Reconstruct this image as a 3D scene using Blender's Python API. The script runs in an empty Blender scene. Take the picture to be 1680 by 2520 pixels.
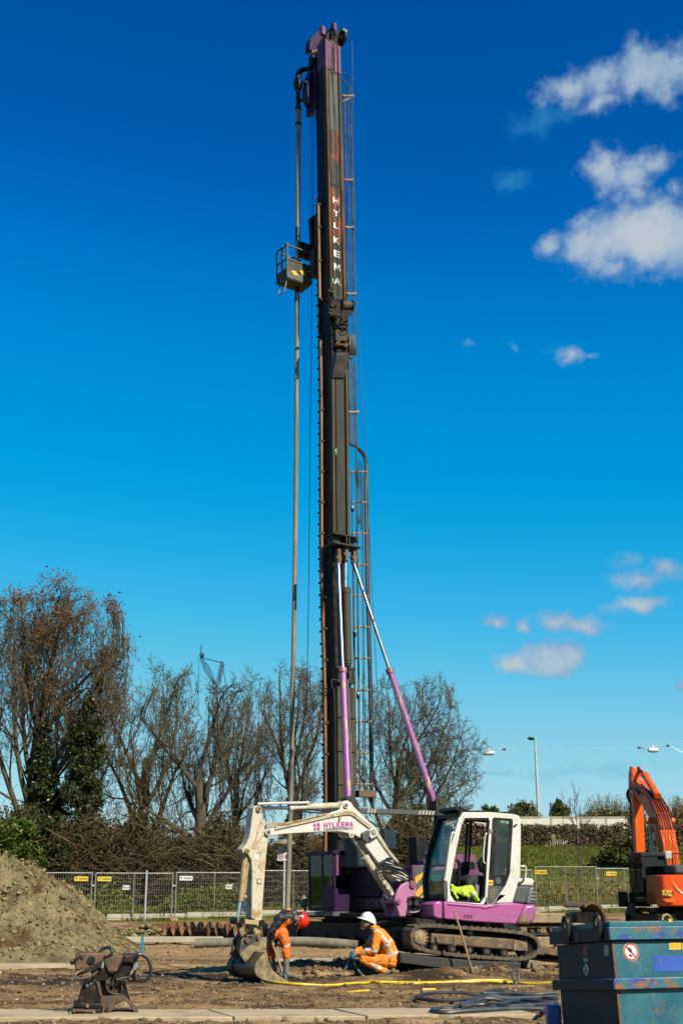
import bpy, bmesh, math, random
import numpy as np
from mathutils import Vector, Matrix, Quaternion
from mathutils.geometry import tessellate_polygon

random.seed(7)
RNG = np.random.default_rng(7)
SC = bpy.context.scene
COL = SC.collection
rad = math.radians

# ------------------------------------------------------------------ camera
CAM_H = 1.4
PITCH = rad(17.43)
FPX = 2984.0                       # focal length in pixels of the 1680 x 2520 photograph
cam_d = bpy.data.cameras.new("camera")
cam_d.sensor_fit = 'VERTICAL'
cam_d.sensor_height = 36.0
cam_d.lens = 36.0 * FPX / 2520.0
cam_d.clip_start = 0.1
cam_d.clip_end = 3000
cam_d.dof.use_dof = True
cam_d.dof.focus_distance = 24.0
cam_d.dof.aperture_fstop = 3.2
cam = bpy.data.objects.new("camera", cam_d)
COL.objects.link(cam)
cam.location = (0, 0, CAM_H)
cam.rotation_euler = (math.pi / 2 + PITCH, 0, 0)
SC.camera = cam

# ------------------------------------------------------------------ light
SUN_EL, SUN_AZ = 40.0, 141.0       # azimuth clockwise from +Y: behind the camera, to its right
S_DIR = Vector((math.sin(rad(SUN_AZ)) * math.cos(rad(SUN_EL)), math.cos(rad(SUN_AZ)) * math.cos(rad(SUN_EL)), math.sin(rad(SUN_EL))))
sun_d = bpy.data.lights.new("sun", 'SUN')
sun_d.energy = 5.0
sun_d.angle = rad(0.5)
sun_d.color = (1.0, 0.91, 0.74)
sun = bpy.data.objects.new("sun", sun_d)
COL.objects.link(sun)
sun.location = (20, -30, 40)
sun.rotation_euler = S_DIR.to_track_quat('Z', 'Y').to_euler()

SC.view_settings.view_transform = 'Standard'
SC.view_settings.look = 'None'
SC.view_settings.gamma = 1.0
SC.view_settings.use_curve_mapping = False
EXPO = 1.0
SC.view_settings.exposure = EXPO
SC.cycles.max_bounces = 6
SC.cycles.diffuse_bounces = 1
SC.cycles.glossy_bounces = 3
SC.cycles.transparent_max_bounces = 16
SC.cycles.transmission_bounces = 4
SC.cycles.sample_clamp_indirect = 4.0
SC.cycles.caustics_reflective = False
SC.cycles.caustics_refractive = False


def ray(u, v):
 x, y = (u - 840.0) / FPX, (1260.0 - v) / FPX
 c, s = math.cos(PITCH), math.sin(PITCH)
 return Vector((x, c - y * s, s + y * c))


def W(u, v, Y):
 """world point seen at photo pixel (u, v) at the distance Y in front of the camera"""
 d = ray(u, v)
 return Vector((0, 0, CAM_H)) + d * (Y / d.y)


def az_el(u, v):
 d = ray(u, v).normalized()
 return math.atan2(d.x, d.y), math.asin(d.z)


# ------------------------------------------------------------------ world: clear sky with fair-weather clouds
def build_world():
 w = bpy.data.worlds.new("World")
 SC.world = w
 w.use_nodes = True
 nt = w.node_tree
 nt.nodes.clear()
 N, Lk = nt.nodes.new, nt.links.new

 def math_(op, a, b=None, c=None):
  n = N('ShaderNodeMath'); n.operation = op
  for i, s in enumerate((a, b, c)):
   if s is None: continue
   if isinstance(s, (int, float)): n.inputs[i].default_value = s
   else: Lk(s, n.inputs[i])
  return n.outputs[0]

 def vmath(op, a, b=None):
  n = N('ShaderNodeVectorMath'); n.operation = op
  for i, s in enumerate((a, b)):
   if s is None: continue
   if isinstance(s, (tuple, list)): n.inputs[i].default_value = s
   else: Lk(s, n.inputs[i])
  return n

 sky = N('ShaderNodeTexSky')
 sky.sky_type = 'NISHITA'
 sky.sun_disc = False
 sky.sun_elevation = rad(SUN_EL)
 sky.sun_rotation = rad(SUN_AZ)
 sky.altitude = 0
 sky.air_density = SKY['air']
 sky.dust_density = SKY['dust']
 sky.ozone_density = SKY['ozone']
 # the photograph's deep, saturated rendering of a clear sky: one tone curve per channel, the same all round
 hs = N('ShaderNodeHueSaturation'); hs.inputs['Saturation'].default_value = 1.35; Lk(sky.outputs[0], hs.inputs['Color'])
 sc0 = N('ShaderNodeVectorMath'); sc0.operation = 'SCALE'; Lk(hs.outputs[0], sc0.inputs[0]); sc0.inputs['Scale'].default_value = .09
 cv = N('ShaderNodeRGBCurve')
 for ch, pts in enumerate(SKY['curve']):
  c = cv.mapping.curves[ch]
  c.points[0].location = pts[0]; c.points[-1].location = pts[-1]
  for q in pts[1:-1]: c.points.new(*q)
 cv.mapping.update()
 Lk(sc0.outputs[0], cv.inputs['Color'])
 sc1 = N('ShaderNodeVectorMath'); sc1.operation = 'SCALE'; Lk(cv.outputs[0], sc1.inputs[0]); sc1.inputs['Scale'].default_value = 2 ** -EXPO / SKY['strength']
 skycol = sc1.outputs[0]

 tc = N('ShaderNodeTexCoord')
 sep = N('ShaderNodeSeparateXYZ'); Lk(tc.outputs['Generated'], sep.inputs[0])
 az = math_('ARCTAN2', sep.outputs[0], sep.outputs[1])
 el = math_('ARCSINE', sep.outputs[2])
 cmb = N('ShaderNodeCombineXYZ'); Lk(az, cmb.inputs[0]); Lk(el, cmb.inputs[1])
 P = cmb.outputs[0]
 # domain warp for ragged outlines
 nz = N('ShaderNodeTexNoise'); nz.inputs['Scale'].default_value = 26; nz.inputs['Detail'].default_value = 8
 nz.inputs['Roughness'].default_value = .62
 Lk(P, nz.inputs['Vector'])
 wv = vmath('SUBTRACT', nz.outputs['Color'], (.5, .5, .5))
 wsc = N('ShaderNodeVectorMath'); wsc.operation = 'SCALE'; Lk(wv.outputs[0], wsc.inputs[0]); wsc.inputs['Scale'].default_value = .030
 PW = vmath('ADD', P, wsc.outputs[0]).outputs[0]
 PW0 = vmath('MULTIPLY', PW, (1, 1, 0)).outputs[0]

 def field(ells):
  out = None
  for (u, v, ru, rv, wgt) in ells:
   a0, e0 = az_el(u, v)
   sc = 1.0 / FPX
   k = math.cos(math.atan((1260 - v) / FPX))
   d = vmath('SUBTRACT', PW0, (a0, e0, 0))
   q = vmath('MULTIPLY', d.outputs[0], (1 / (ru * sc), 1 / (rv * sc * k), 0))
   ln = vmath('LENGTH', q.outputs[0]).outputs['Value']
   f = math_('MULTIPLY', math_('SUBTRACT', 1.0, ln), wgt)
   out = f if out is None else math_('MAXIMUM', out, f)
  return out

 # bright cumulus heads and their lobes, in photo pixels: (u, v, ru, rv, weight)
 dense = [
  (1390, 212, 115, 55, 1.1), (1475, 190, 110, 75, 1.1), (1580, 175, 130, 85, 1.2), (1660, 185, 120, 85, 1.1), (1470, 250, 75, 45, .8),
  (1490, 420, 85, 72, 1.1), (1545, 440, 90, 65, 1.1), (1600, 395, 90, 50, .8), (1560, 480, 60, 40, .8), (1660, 460, 40, 45, .8),
  (1430, 612, 120, 70, 1.1), (1500, 595, 150, 95, 1.5), (1600, 580, 175, 120, 1.6), (1690, 590, 140, 105, 1.5), (1520, 660, 90, 45, .9), (1345, 605, 55, 38, 1.0), (1630, 500, 90, 45, .8),
  (1410, 870, 52, 36, 1.0), (1455, 866, 30, 16, .6), (1393, 886, 20, 16, .7),
  (1215, 1526, 60, 24, 1.1), (1293, 1540, 34, 28, 1.05), (1378, 1530, 66, 34, 1.2), (1440, 1541, 78, 30, 1.2),
  (1350, 1622, 96, 58, 1.4), (1262, 1630, 58, 32, 1.1), (1395, 1608, 60, 42, 1.15), (1345, 1650, 55, 26, .8),
  (1565, 1490, 90, 30, 1.15), (1575, 1422, 100, 36, .95), (1640, 1405, 95, 44, .95), (1545, 1380, 50, 20, .5), (1680, 1692, 30, 22, .8),
  (1158, 856, 34, 12, .34), (1262, 862, 24, 12, .34),
  (640, 1790, 130, 50, .55), (760, 1760, 110, 46, .7), (480, 1850, 130, 40, .5), (1000, 1800, 160, 50, .25),
  # beyond the frame, the same kind of sky goes on
  (2100, 300, 220, 120, 1), (2400, 900, 260, 130, 1), (2300, 1500, 160, 50, .9), (-700, 600, 260, 130, 1), (-500, 1300, 180, 60, .9), (-1100, 1000, 240, 90, 1),
  (-900, 1600, 200, 50, .8), (2800, 1650, 180, 45, .8),
 ]
 thin = [(1330, 290, 170, 60, .8), (1250, 440, 110, 40, .8), (1300, 860, 190, 40, .45), (1400, 1895, 260, 22, .8), (1250, 1912, 200, 14, .8), (1180, 1455, 30, 12, .6), (1500, 1880, 160, 16, .6)]
 n2 = N('ShaderNodeTexNoise'); n2.inputs['Scale'].default_value = 38; n2.inputs['Detail'].default_value = 10; n2.inputs['Roughness'].default_value = .62
 Lk(P, n2.inputs['Vector'])
 fd = field(dense)
 body = math_('ADD', fd, math_('MULTIPLY', math_('SUBTRACT', n2.outputs[0], .5), 1.8))
 mr = N('ShaderNodeMapRange'); mr.interpolation_type = 'SMOOTHSTEP'
 mr.inputs['From Min'].default_value = .0; mr.inputs['From Max'].default_value = .92
 Lk(body, mr.inputs[0])
 ft = field(thin)
 tb = math_('ADD', ft, math_('MULTIPLY', math_('SUBTRACT', n2.outputs[0], .5), 1.6))
 mt = N('ShaderNodeMapRange'); mt.interpolation_type = 'SMOOTHSTEP'
 mt.inputs['From Min'].default_value = .1; mt.inputs['From Max'].default_value = 1.0; mt.inputs['To Max'].default_value = .36
 Lk(tb, mt.inputs[0])
 # the thicker the cloud, the whiter
 br = N('ShaderNodeMapRange'); br.inputs['From Min'].default_value = .25; br.inputs['From Max'].default_value = 1.5
 br.inputs['To Min'].default_value = 0; br.inputs['To Max'].default_value = 1
 n3 = N('ShaderNodeTexNoise'); n3.inputs['Scale'].default_value = 24; n3.inputs['Detail'].default_value = 7; Lk(PW0, n3.inputs['Vector'])
 Lk(math_('ADD', body, math_('MULTIPLY', math_('SUBTRACT', n3.outputs[0], .52), 2.6)), br.inputs[0])
 cr = N('ShaderNodeMix'); cr.data_type = 'RGBA'
 cr.inputs[6].default_value = (*SKY['cloud0'], 1); cr.inputs[7].default_value = (*SKY['cloud1'], 1)
 Lk(br.outputs[0], cr.inputs[0])
 m1 = N('ShaderNodeMix'); m1.data_type = 'RGBA'
 Lk(mt.outputs[0], m1.inputs[0]); Lk(skycol, m1.inputs[6]); m1.inputs[7].default_value = (*SKY['wisp'], 1)
 m2 = N('ShaderNodeMix'); m2.data_type = 'RGBA'
 Lk(math_('MULTIPLY', mr.outputs[0], .90), m2.inputs[0]); Lk(m1.outputs[2], m2.inputs[6]); Lk(cr.outputs[2], m2.inputs[7])
 bg = N('ShaderNodeBackground')
 bg.inputs['Strength'].default_value = SKY['strength']
 Lk(m2.outputs[2], bg.inputs[0])
 out = N('ShaderNodeOutputWorld')
 Lk(bg.outputs[0], out.inputs[0])


SKY = dict(strength=.09, air=1.0, dust=.3, ozone=3.0,
     curve=[[(0, 0), (.045, 0.0), (.087, .045), (.184, .20), (.36, .36), (1, .75)],
      [(0, 0), (.082, .085), (.13, .235), (.19, .35), (.26, .455), (.35, .56), (.56, .68), (1, .85)],
      [(0, 0), (.23, .36), (.333, .64), (.44, .75), (.508, .80), (.62, .80), (1, .90)]],
     cloud0=(1.35, 2.2, 3.3), cloud1=(3.0, 3.4, 3.65), wisp=(.4, 2.1, 3.6))
build_world()


# ------------------------------------------------------------------ mesh helpers
class Frame:
 """a thing's own axes: x along its yaw, y away from the camera, z up"""
 def __init__(s, o, yaw=0.0, lean=None):
  a = rad(yaw)
  ez = Vector((0, 0, 1)) if lean is None else Vector(lean).normalized()
  ex = Vector((math.cos(a), math.sin(a), 0))
  ex = (ex - ez * ex.dot(ez)).normalized()
  ey = ez.cross(ex)
  s.M = Matrix(((ex.x, ey.x, ez.x, o[0]), (ex.y, ey.y, ez.y, o[1]), (ex.z, ey.z, ez.z, o[2]), (0, 0, 0, 1)))
  s.I = s.M.inverted()

 def _ray(s, u, v):
  return s.I @ Vector((0, 0, CAM_H)), s.I.to_3x3() @ ray(u, v)

 def px(s, u, v, y=0.0):
  o, d = s._ray(u, v)
  return o + d * ((y - o.y) / d.y)

 def pxx(s, u, v, x=0.0):
  o, d = s._ray(u, v)
  return o + d * ((x - o.x) / d.x)

 def loc(s, p):
  return s.I @ Vector(p)

 def poly(s, pts, y=0.0):
  return [(q.x, q.z) for q in (s.px(u, v, y) for u, v in pts)]

 def polyx(s, pts, x=0.0):
  return [(q.y, q.z) for q in (s.pxx(u, v, x) for u, v in pts)]


def zoom(x0, y0, k):
 return lambda pts: [(x0 + x / k, y0 + y / k) for x, y in pts] if isinstance(pts, list) else (x0 + pts[0] / k, y0 + pts[1] / k)


def smooth_path(pts, n=6, closed=False):
 P = [Vector(p) for p in pts]
 out = []
 m = len(P)
 rng = range(m) if closed else range(m - 1)
 for i in rng:
  if closed:
   a, b, c, d = P[(i - 1) % m], P[i], P[(i + 1) % m], P[(i + 2) % m]
  else:
   a, b, c, d = P[max(i - 1, 0)], P[i], P[i + 1], P[min(i + 2, m - 1)]
  for k in range(n):
   t = k / n
   out.append(.5 * ((2 * b) + (c - a) * t + (2 * a - 5 * b + 4 * c - d) * t * t + (3 * b - a - 3 * c + d) * t ** 3))
 if not closed:
  out.append(P[-1])
 return out


class MB:
 def __init__(s):
  s.v, s.f = [], []

 def add(s, vs, fs):
  o = len(s.v)
  s.v.extend([tuple(p) for p in vs])
  s.f.extend([tuple(i + o for i in f) for f in fs])
  return s

 def box(s, x0, x1, y0, y1, z0, z1, M=None):
  vs = [Vector((x, y, z)) for x in (x0, x1) for y in (y0, y1) for z in (z0, z1)]
  if M is not None: vs = [M @ p for p in vs]
  return s.add(vs, [(0, 1, 3, 2), (4, 6, 7, 5), (0, 4, 5, 1), (2, 3, 7, 6), (0, 2, 6, 4), (1, 5, 7, 3)])

 def beam(s, p0, p1, w, h, up=(0, 0, 1)):
  """a square bar from p0 to p1"""
  p0, p1 = Vector(p0), Vector(p1)
  d = (p1 - p0).normalized()
  up = Vector(up)
  if abs(d.dot(up)) > .98: up = Vector((0, 1, 0))
  a = d.cross(up).normalized(); b = a.cross(d)
  vs = []
  for p in (p0, p1):
   for i, j in ((-1, -1), (1, -1), (1, 1), (-1, 1)):
    vs.append(p + a * (i * w / 2) + b * (j * h / 2))
  return s.add(vs, [(3, 2, 1, 0), (4, 5, 6, 7), (0, 1, 5, 4), (1, 2, 6, 5), (2, 3, 7, 6), (3, 0, 4, 7)])

 def tube(s, pts, r, n=8, caps=True, closed=False):
  P = [Vector(p) for p in pts]
  m = len(P)
  R = r if isinstance(r, (list, tuple)) else [r] * m
  vs = []
  prev = None
  for i in range(m):
   if closed: d = P[(i + 1) % m] - P[i - 1]
   else: d = P[min(i + 1, m - 1)] - P[max(i - 1, 0)]
   if d.length < 1e-9: d = Vector((0, 0, 1))
   d.normalize()
   if prev is None:
    a = d.orthogonal().normalized()
   else:
    a = prev - d * prev.dot(d)
    a = a.normalized() if a.length > 1e-6 else d.orthogonal().normalized()
   prev = a
   b = d.cross(a)
   for k in range(n):
    t = 2 * math.pi * k / n
    vs.append(P[i] + (a * math.cos(t) + b * math.sin(t)) * R[i])
  fs = []
  for i in range(m if closed else m - 1):
   j = (i + 1) % m
   for k in range(n):
    k2 = (k + 1) % n
    fs.append((i * n + k, i * n + k2, j * n + k2, j * n + k))
  if caps and not closed:
   fs.append(tuple(reversed(range(n))))
   fs.append(tuple(range((m - 1) * n, m * n)))
  return s.add(vs, fs)

 def cyl(s, p0, p1, r0, r1=None, n=14):
  return s.tube([p0, p1], [r0, r0 if r1 is None else r1], n)

 def lathe(s, p0, ax, prof, n=16):
  """prof: (distance along ax, radius)"""
  p0, ax = Vector(p0), Vector(ax).normalized()
  a = ax.orthogonal().normalized(); b = ax.cross(a)
  vs = []
  for h, r in prof:
   for k in range(n):
    t = 2 * math.pi * k / n
    vs.append(p0 + ax * h + (a * math.cos(t) + b * math.sin(t)) * max(r, 1e-4))
  m = len(prof)
  fs = [(i * n + k, i * n + (k + 1) % n, (i + 1) * n + (k + 1) % n, (i + 1) * n + k) for i in range(m - 1) for k in range(n)]
  fs += [tuple(reversed(range(n))), tuple(range((m - 1) * n, m * n))]
  return s.add(vs, fs)

 def sphere(s, c, r, n=12, sc=(1, 1, 1), M=None):
  c = Vector(c)
  vs = [Vector((0, 0, 1))]
  h = max(4, n // 2)
  for i in range(1, h):
   t = math.pi * i / h
   for k in range(n):
    a = 2 * math.pi * k / n
    vs.append(Vector((math.sin(t) * math.cos(a), math.sin(t) * math.sin(a), math.cos(t))))
  vs.append(Vector((0, 0, -1)))
  vs = [Vector((p.x * sc[0], p.y * sc[1], p.z * sc[2])) * r for p in vs]
  if M is not None: vs = [M @ p for p in vs]
  vs = [p + c for p in vs]
  fs = [(0, 1 + k, 1 + (k + 1) % n) for k in range(n)]
  for i in range(h - 2):
   for k in range(n):
    a, b = 1 + i * n + k, 1 + i * n + (k + 1) % n
    fs.append((a, a + n, b + n, b))
  e = len(vs) - 1
  fs += [(e, 1 + (h - 2) * n + (k + 1) % n, 1 + (h - 2) * n + k) for k in range(n)]
  return s.add(vs, fs)

 def _prism(s, poly, a0, a1, holes, mk):
  loops = [list(poly)] + [list(h) for h in (holes or [])]
  flat = [p for l in loops for p in l]
  n = len(flat)
  vs = [mk(p, a0) for p in flat] + [mk(p, a1) for p in flat]
  fs = []
  if holes:
   tr = tessellate_polygon([[Vector((p[0], p[1], 0)) for p in l] for l in loops])
   for t in tr:
    fs.append((t[0], t[1], t[2])); fs.append((t[2] + n, t[1] + n, t[0] + n))
  else:
   fs += [tuple(range(n)), tuple(reversed(range(n, 2 * n)))]
  o = 0
  for l in loops:
   m = len(l)
   for i in range(m):
    j = (i + 1) % m
    fs.append((o + i, o + j, o + j + n, o + i + n))
   o += m
  return s.add(vs, fs)

 def prism(s, poly, y0, y1, holes=None):
  """outline in (x, z) drawn out along y"""
  return s._prism(poly, y0, y1, holes, lambda p, y: (p[0], y, p[1]))

 def prismx(s, poly, x0, x1, holes=None):
  """outline in (y, z) drawn out along x"""
  return s._prism(poly, x0, x1, holes, lambda p, x: (x, p[0], p[1]))

 def prismz(s, poly, z0, z1, holes=None):
  return s._prism(poly, z0, z1, holes, lambda p, z: (p[0], p[1], z))

 def build(s, name, m, parent=None, bevel=0.0, smooth=35, mats=None, **props):
  me = bpy.data.meshes.new(name)
  me.from_pydata(s.v, [], s.f)
  bm = bmesh.new(); bm.from_mesh(me)
  bmesh.ops.recalc_face_normals(bm, faces=bm.faces)
  bm.to_mesh(me); bm.free()
  return link(name, me, m, parent, bevel, smooth, **props)


def link(name, me, m, parent=None, bevel=0.0, smooth=35, **props):
 if m is not None:
  for mm in (m if isinstance(m, (list, tuple)) else [m]): me.materials.append(mm)
 if smooth:
  me.shade_smooth()
  me.set_sharp_from_angle(angle=rad(smooth))
 o = bpy.data.objects.new(name, me)
 COL.objects.link(o)
 if parent is not None: o.parent = parent
 if bevel:
  b = o.modifiers.new('bevel', 'BEVEL'); b.width = bevel; b.segments = 2; b.limit_method = 'ANGLE'; b.angle_limit = rad(40)
 for k, v in props.items(): o[k] = v
 return o


def thing(name, label, cat, M=None, group=None):
 o = bpy.data.objects.new(name, None)
 COL.objects.link(o)
 o.empty_display_size = .3
 if M is not None: o.matrix_world = M
 tag(o, label, cat, group)
 return o


def tag(o, label, cat, group=None):
 o['label'] = label
 o['category'] = cat
 if group: o['group'] = group
 return o


def dup(root, M, label, name=None):
 """a copy of a thing with its parts and their sub-parts"""
 r = root.copy(); COL.objects.link(r); r.matrix_world = M; r['label'] = label
 def kids(a, b):
  for ch in a.children:
   c = ch.copy(); COL.objects.link(c); c.parent = b
   kids(ch, c)
 kids(root, r)
 return r


def arrays_mesh(name, verts, faces, smooth=False):
 """fast mesh from numpy arrays; faces (n, k)"""
 me = bpy.data.meshes.new(name)
 n, k = faces.shape
 me.vertices.add(len(verts)); me.vertices.foreach_set('co', np.ascontiguousarray(verts, dtype=np.float32).ravel())
 me.loops.add(n * k); me.loops.foreach_set('vertex_index', np.ascontiguousarray(faces, dtype=np.int32).ravel())
 me.polygons.add(n); me.polygons.foreach_set('loop_start', np.arange(0, n * k, k, dtype=np.int32))
 if smooth: me.polygons.foreach_set('use_smooth', np.ones(n, dtype=bool))
 me.update(calc_edges=True)
 me.validate()
 return me


def text_mesh(body, size, depth=.004, spacing=1.0, shear=0.0):
 """lettering as a mesh in (x, z), centred, lying in the plane y = 0"""
 cu = bpy.data.curves.new('lettering', 'FONT')
 cu.body = body; cu.size = size; cu.extrude = depth / 2; cu.align_x = 'CENTER'; cu.align_y = 'CENTER'
 cu.space_character = spacing; cu.shear = shear; cu.resolution_u = 2; cu.offset = size * .03
 o = bpy.data.objects.new('lettering', cu); COL.objects.link(o)
 dg = bpy.context.evaluated_depsgraph_get()
 me = bpy.data.meshes.new_from_object(o.evaluated_get(dg))
 bpy.data.objects.remove(o)
 me.transform(Matrix(((1, 0, 0, 0), (0, 0, -1, 0), (0, 1, 0, 0), (0, 0, 0, 1))))
 return me


def word_mesh(word, width, height, depth=.004, gap=.16):
 """block capitals, every letter stretched to the same cell"""
 V, F = [], []
 cw = width / len(word)
 for i, ch in enumerate(word):
  if ch == 'M':
   b = MB(); b.prism([(0, 0), (0, 1), (.24, 1), (.5, .58), (.76, 1), (1, 1), (1, 0), (.79, 0), (.79, .60), (.5, .16), (.21, .60), (.21, 0)], -depth / 2, depth / 2)
   vs, fs = [Vector(v) for v in b.v], b.f
  else:
   me = text_mesh(ch, 1.0, depth)
   vs, fs = [v.co.copy() for v in me.vertices], [tuple(p.vertices) for p in me.polygons]
   bpy.data.meshes.remove(me)
  x0, x1 = min(v.x for v in vs), max(v.x for v in vs); z0, z1 = min(v.z for v in vs), max(v.z for v in vs)
  o = len(V)
  for v in vs: V.append((-width / 2 + cw * (i + gap / 2 + (1 - gap) * (v.x - x0) / (x1 - x0)), v.y, height * ((v.z - z0) / (z1 - z0) - .5)))
  F += [tuple(k + o for k in f) for f in fs]
 me = bpy.data.meshes.new('lettering'); me.from_pydata(V, [], F)
 return me


# ------------------------------------------------------------------ materials
def _nodes(name):
 m = bpy.data.materials.new(name)
 m.use_nodes = True
 nt = m.node_tree
 return m, nt, nt.nodes['Principled BSDF']


AK = .51


def paint(name, col, rough=.55, metal=0.0, col2=None, scale=4.0, contrast=(.45, .62), dirt=None, dirt_at=(.55, .70), dscale=7.0,
    bump=.12, bscale=40.0, spec=.5, stretch=(1, 1, 1), fine=.12, coat=0.0):
 """worn surface: base colour, patches of a second colour, splashes of dirt, fine mottling, relief"""
 m, nt, b = _nodes(name)
 N, Lk = nt.nodes.new, nt.links.new
 tc = N('ShaderNodeTexCoord'); mp = N('ShaderNodeMapping'); mp.inputs['Scale'].default_value = stretch
 Lk(tc.outputs['Object'], mp.inputs[0])
 vec = mp.outputs[0]

 def noise(sc, det=5, off=0.0, r=.6):
  n = N('ShaderNodeTexNoise'); n.inputs['Scale'].default_value = sc; n.inputs['Detail'].default_value = det; n.inputs['Roughness'].default_value = r
  if off:
   v = N('ShaderNodeVectorMath'); v.operation = 'ADD'; v.inputs[1].default_value = (off, off * .7, off * 1.3); Lk(vec, v.inputs[0]); Lk(v.outputs[0], n.inputs['Vector'])
  else: Lk(vec, n.inputs['Vector'])
  return n.outputs[0]

 def rng(x, a, b_, lo=0.0, hi=1.0):
  r = N('ShaderNodeMapRange'); r.inputs['From Min'].default_value = a; r.inputs['From Max'].default_value = b_
  r.inputs['To Min'].default_value = lo; r.inputs['To Max'].default_value = hi; Lk(x, r.inputs[0]); return r.outputs[0]

 def mix(f, a, c):
  x = N('ShaderNodeMix'); x.data_type = 'RGBA'; Lk(f, x.inputs[0])
  if isinstance(a, tuple): x.inputs[6].default_value = (*a, 1)
  else: Lk(a, x.inputs[6])
  x.inputs[7].default_value = (*c, 1)
  return x.outputs[2]

 k_ = 1.0 if metal else AK
 col, col2, dirt = tuple(x * k_ for x in col), col2 and tuple(x * k_ for x in col2), dirt and tuple(x * k_ for x in dirt)
 c = tuple(col)
 f1 = noise(scale)
 if col2 is not None: c = mix(rng(f1, *contrast), c, col2)
 if dirt is not None: c = mix(rng(noise(dscale, 7, 5.3, .68), *dirt_at), c, dirt)
 if fine:
  hv = N('ShaderNodeHueSaturation'); Lk(rng(noise(scale * 9, 4, 2.1), .3, .7, 1 - fine, 1 + fine), hv.inputs['Value'])
  if isinstance(c, tuple): hv.inputs['Color'].default_value = (*c, 1)
  else: Lk(c, hv.inputs['Color'])
  c = hv.outputs[0]
 if isinstance(c, tuple): b.inputs['Base Color'].default_value = (*c, 1)
 else: Lk(c, b.inputs['Base Color'])
 b.inputs['Metallic'].default_value = metal
 b.inputs['Specular IOR Level'].default_value = spec
 if coat: b.inputs['Coat Weight'].default_value = coat
 Lk(rng(f1, .3, .7, max(0, rough - .12), min(1, rough + .12)), b.inputs['Roughness'])
 if bump:
  bp = N('ShaderNodeBump'); bp.inputs['Strength'].default_value = bump; bp.inputs['Distance'].default_value = .02
  Lk(noise(bscale, 5, 9.1), bp.inputs['Height']); Lk(bp.outputs[0], b.inputs['Normal'])
 return m


def leafy(name, ramp, rough=.6, trans=.25):
 """foliage or twigs: every island its own shade of the ramp"""
 m, nt, b = _nodes(name)
 N, Lk = nt.nodes.new, nt.links.new
 ramp = [tuple(x * AK for x in c) for c in ramp]
 g = N('ShaderNodeNewGeometry')
 cr = N('ShaderNodeValToRGB')
 el = cr.color_ramp.elements
 el[0].position, el[0].color = 0, (*ramp[0], 1)
 el[1].position, el[1].color = 1, (*ramp[-1], 1)
 for i, c in enumerate(ramp[1:-1]):
  e = el.new((i + 1) / (len(ramp) - 1)); e.color = (*c, 1)
 Lk(g.outputs['Random Per Island'], cr.inputs[0])
 Lk(cr.outputs[0], b.inputs['Base Color'])
 b.inputs['Roughness'].default_value = rough
 b.inputs['Specular IOR Level'].default_value = .25
 if trans:
  t = N('ShaderNodeBsdfTranslucent'); Lk(cr.outputs[0], t.inputs[0])
  mx = N('ShaderNodeMixShader'); mx.inputs[0].default_value = trans
  Lk(b.outputs[0], mx.inputs[1]); Lk(t.outputs[0], mx.inputs[2])
  Lk(mx.outputs[0], nt.nodes['Material Output'].inputs[0])
 return m


def glass(name, tint, refl=.10, rough=.02):
 m, nt, b = _nodes(name)
 nt.nodes.remove(b)
 N, Lk = nt.nodes.new, nt.links.new
 t = N('ShaderNodeBsdfTransparent'); t.inputs[0].default_value = (*tint, 1)
 gl = N('ShaderNodeBsdfGlossy'); gl.inputs['Roughness'].default_value = rough
 fr = N('ShaderNodeLayerWeight')
 pw = N('ShaderNodeMath'); pw.operation = 'POWER'; pw.inputs[1].default_value = 4; Lk(fr.outputs['Facing'], pw.inputs[0])
 ad = N('ShaderNodeMath'); ad.operation = 'MULTIPLY_ADD'; ad.inputs[1].default_value = .5; ad.inputs[2].default_value = refl; Lk(pw.outputs[0], ad.inputs[0])
 mx = N('ShaderNodeMixShader'); Lk(ad.outputs[0], mx.inputs[0]); Lk(t.outputs[0], mx.inputs[1]); Lk(gl.outputs[0], mx.inputs[2])
 Lk(mx.outputs[0], nt.nodes['Material Output'].inputs[0])
 return m


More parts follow.
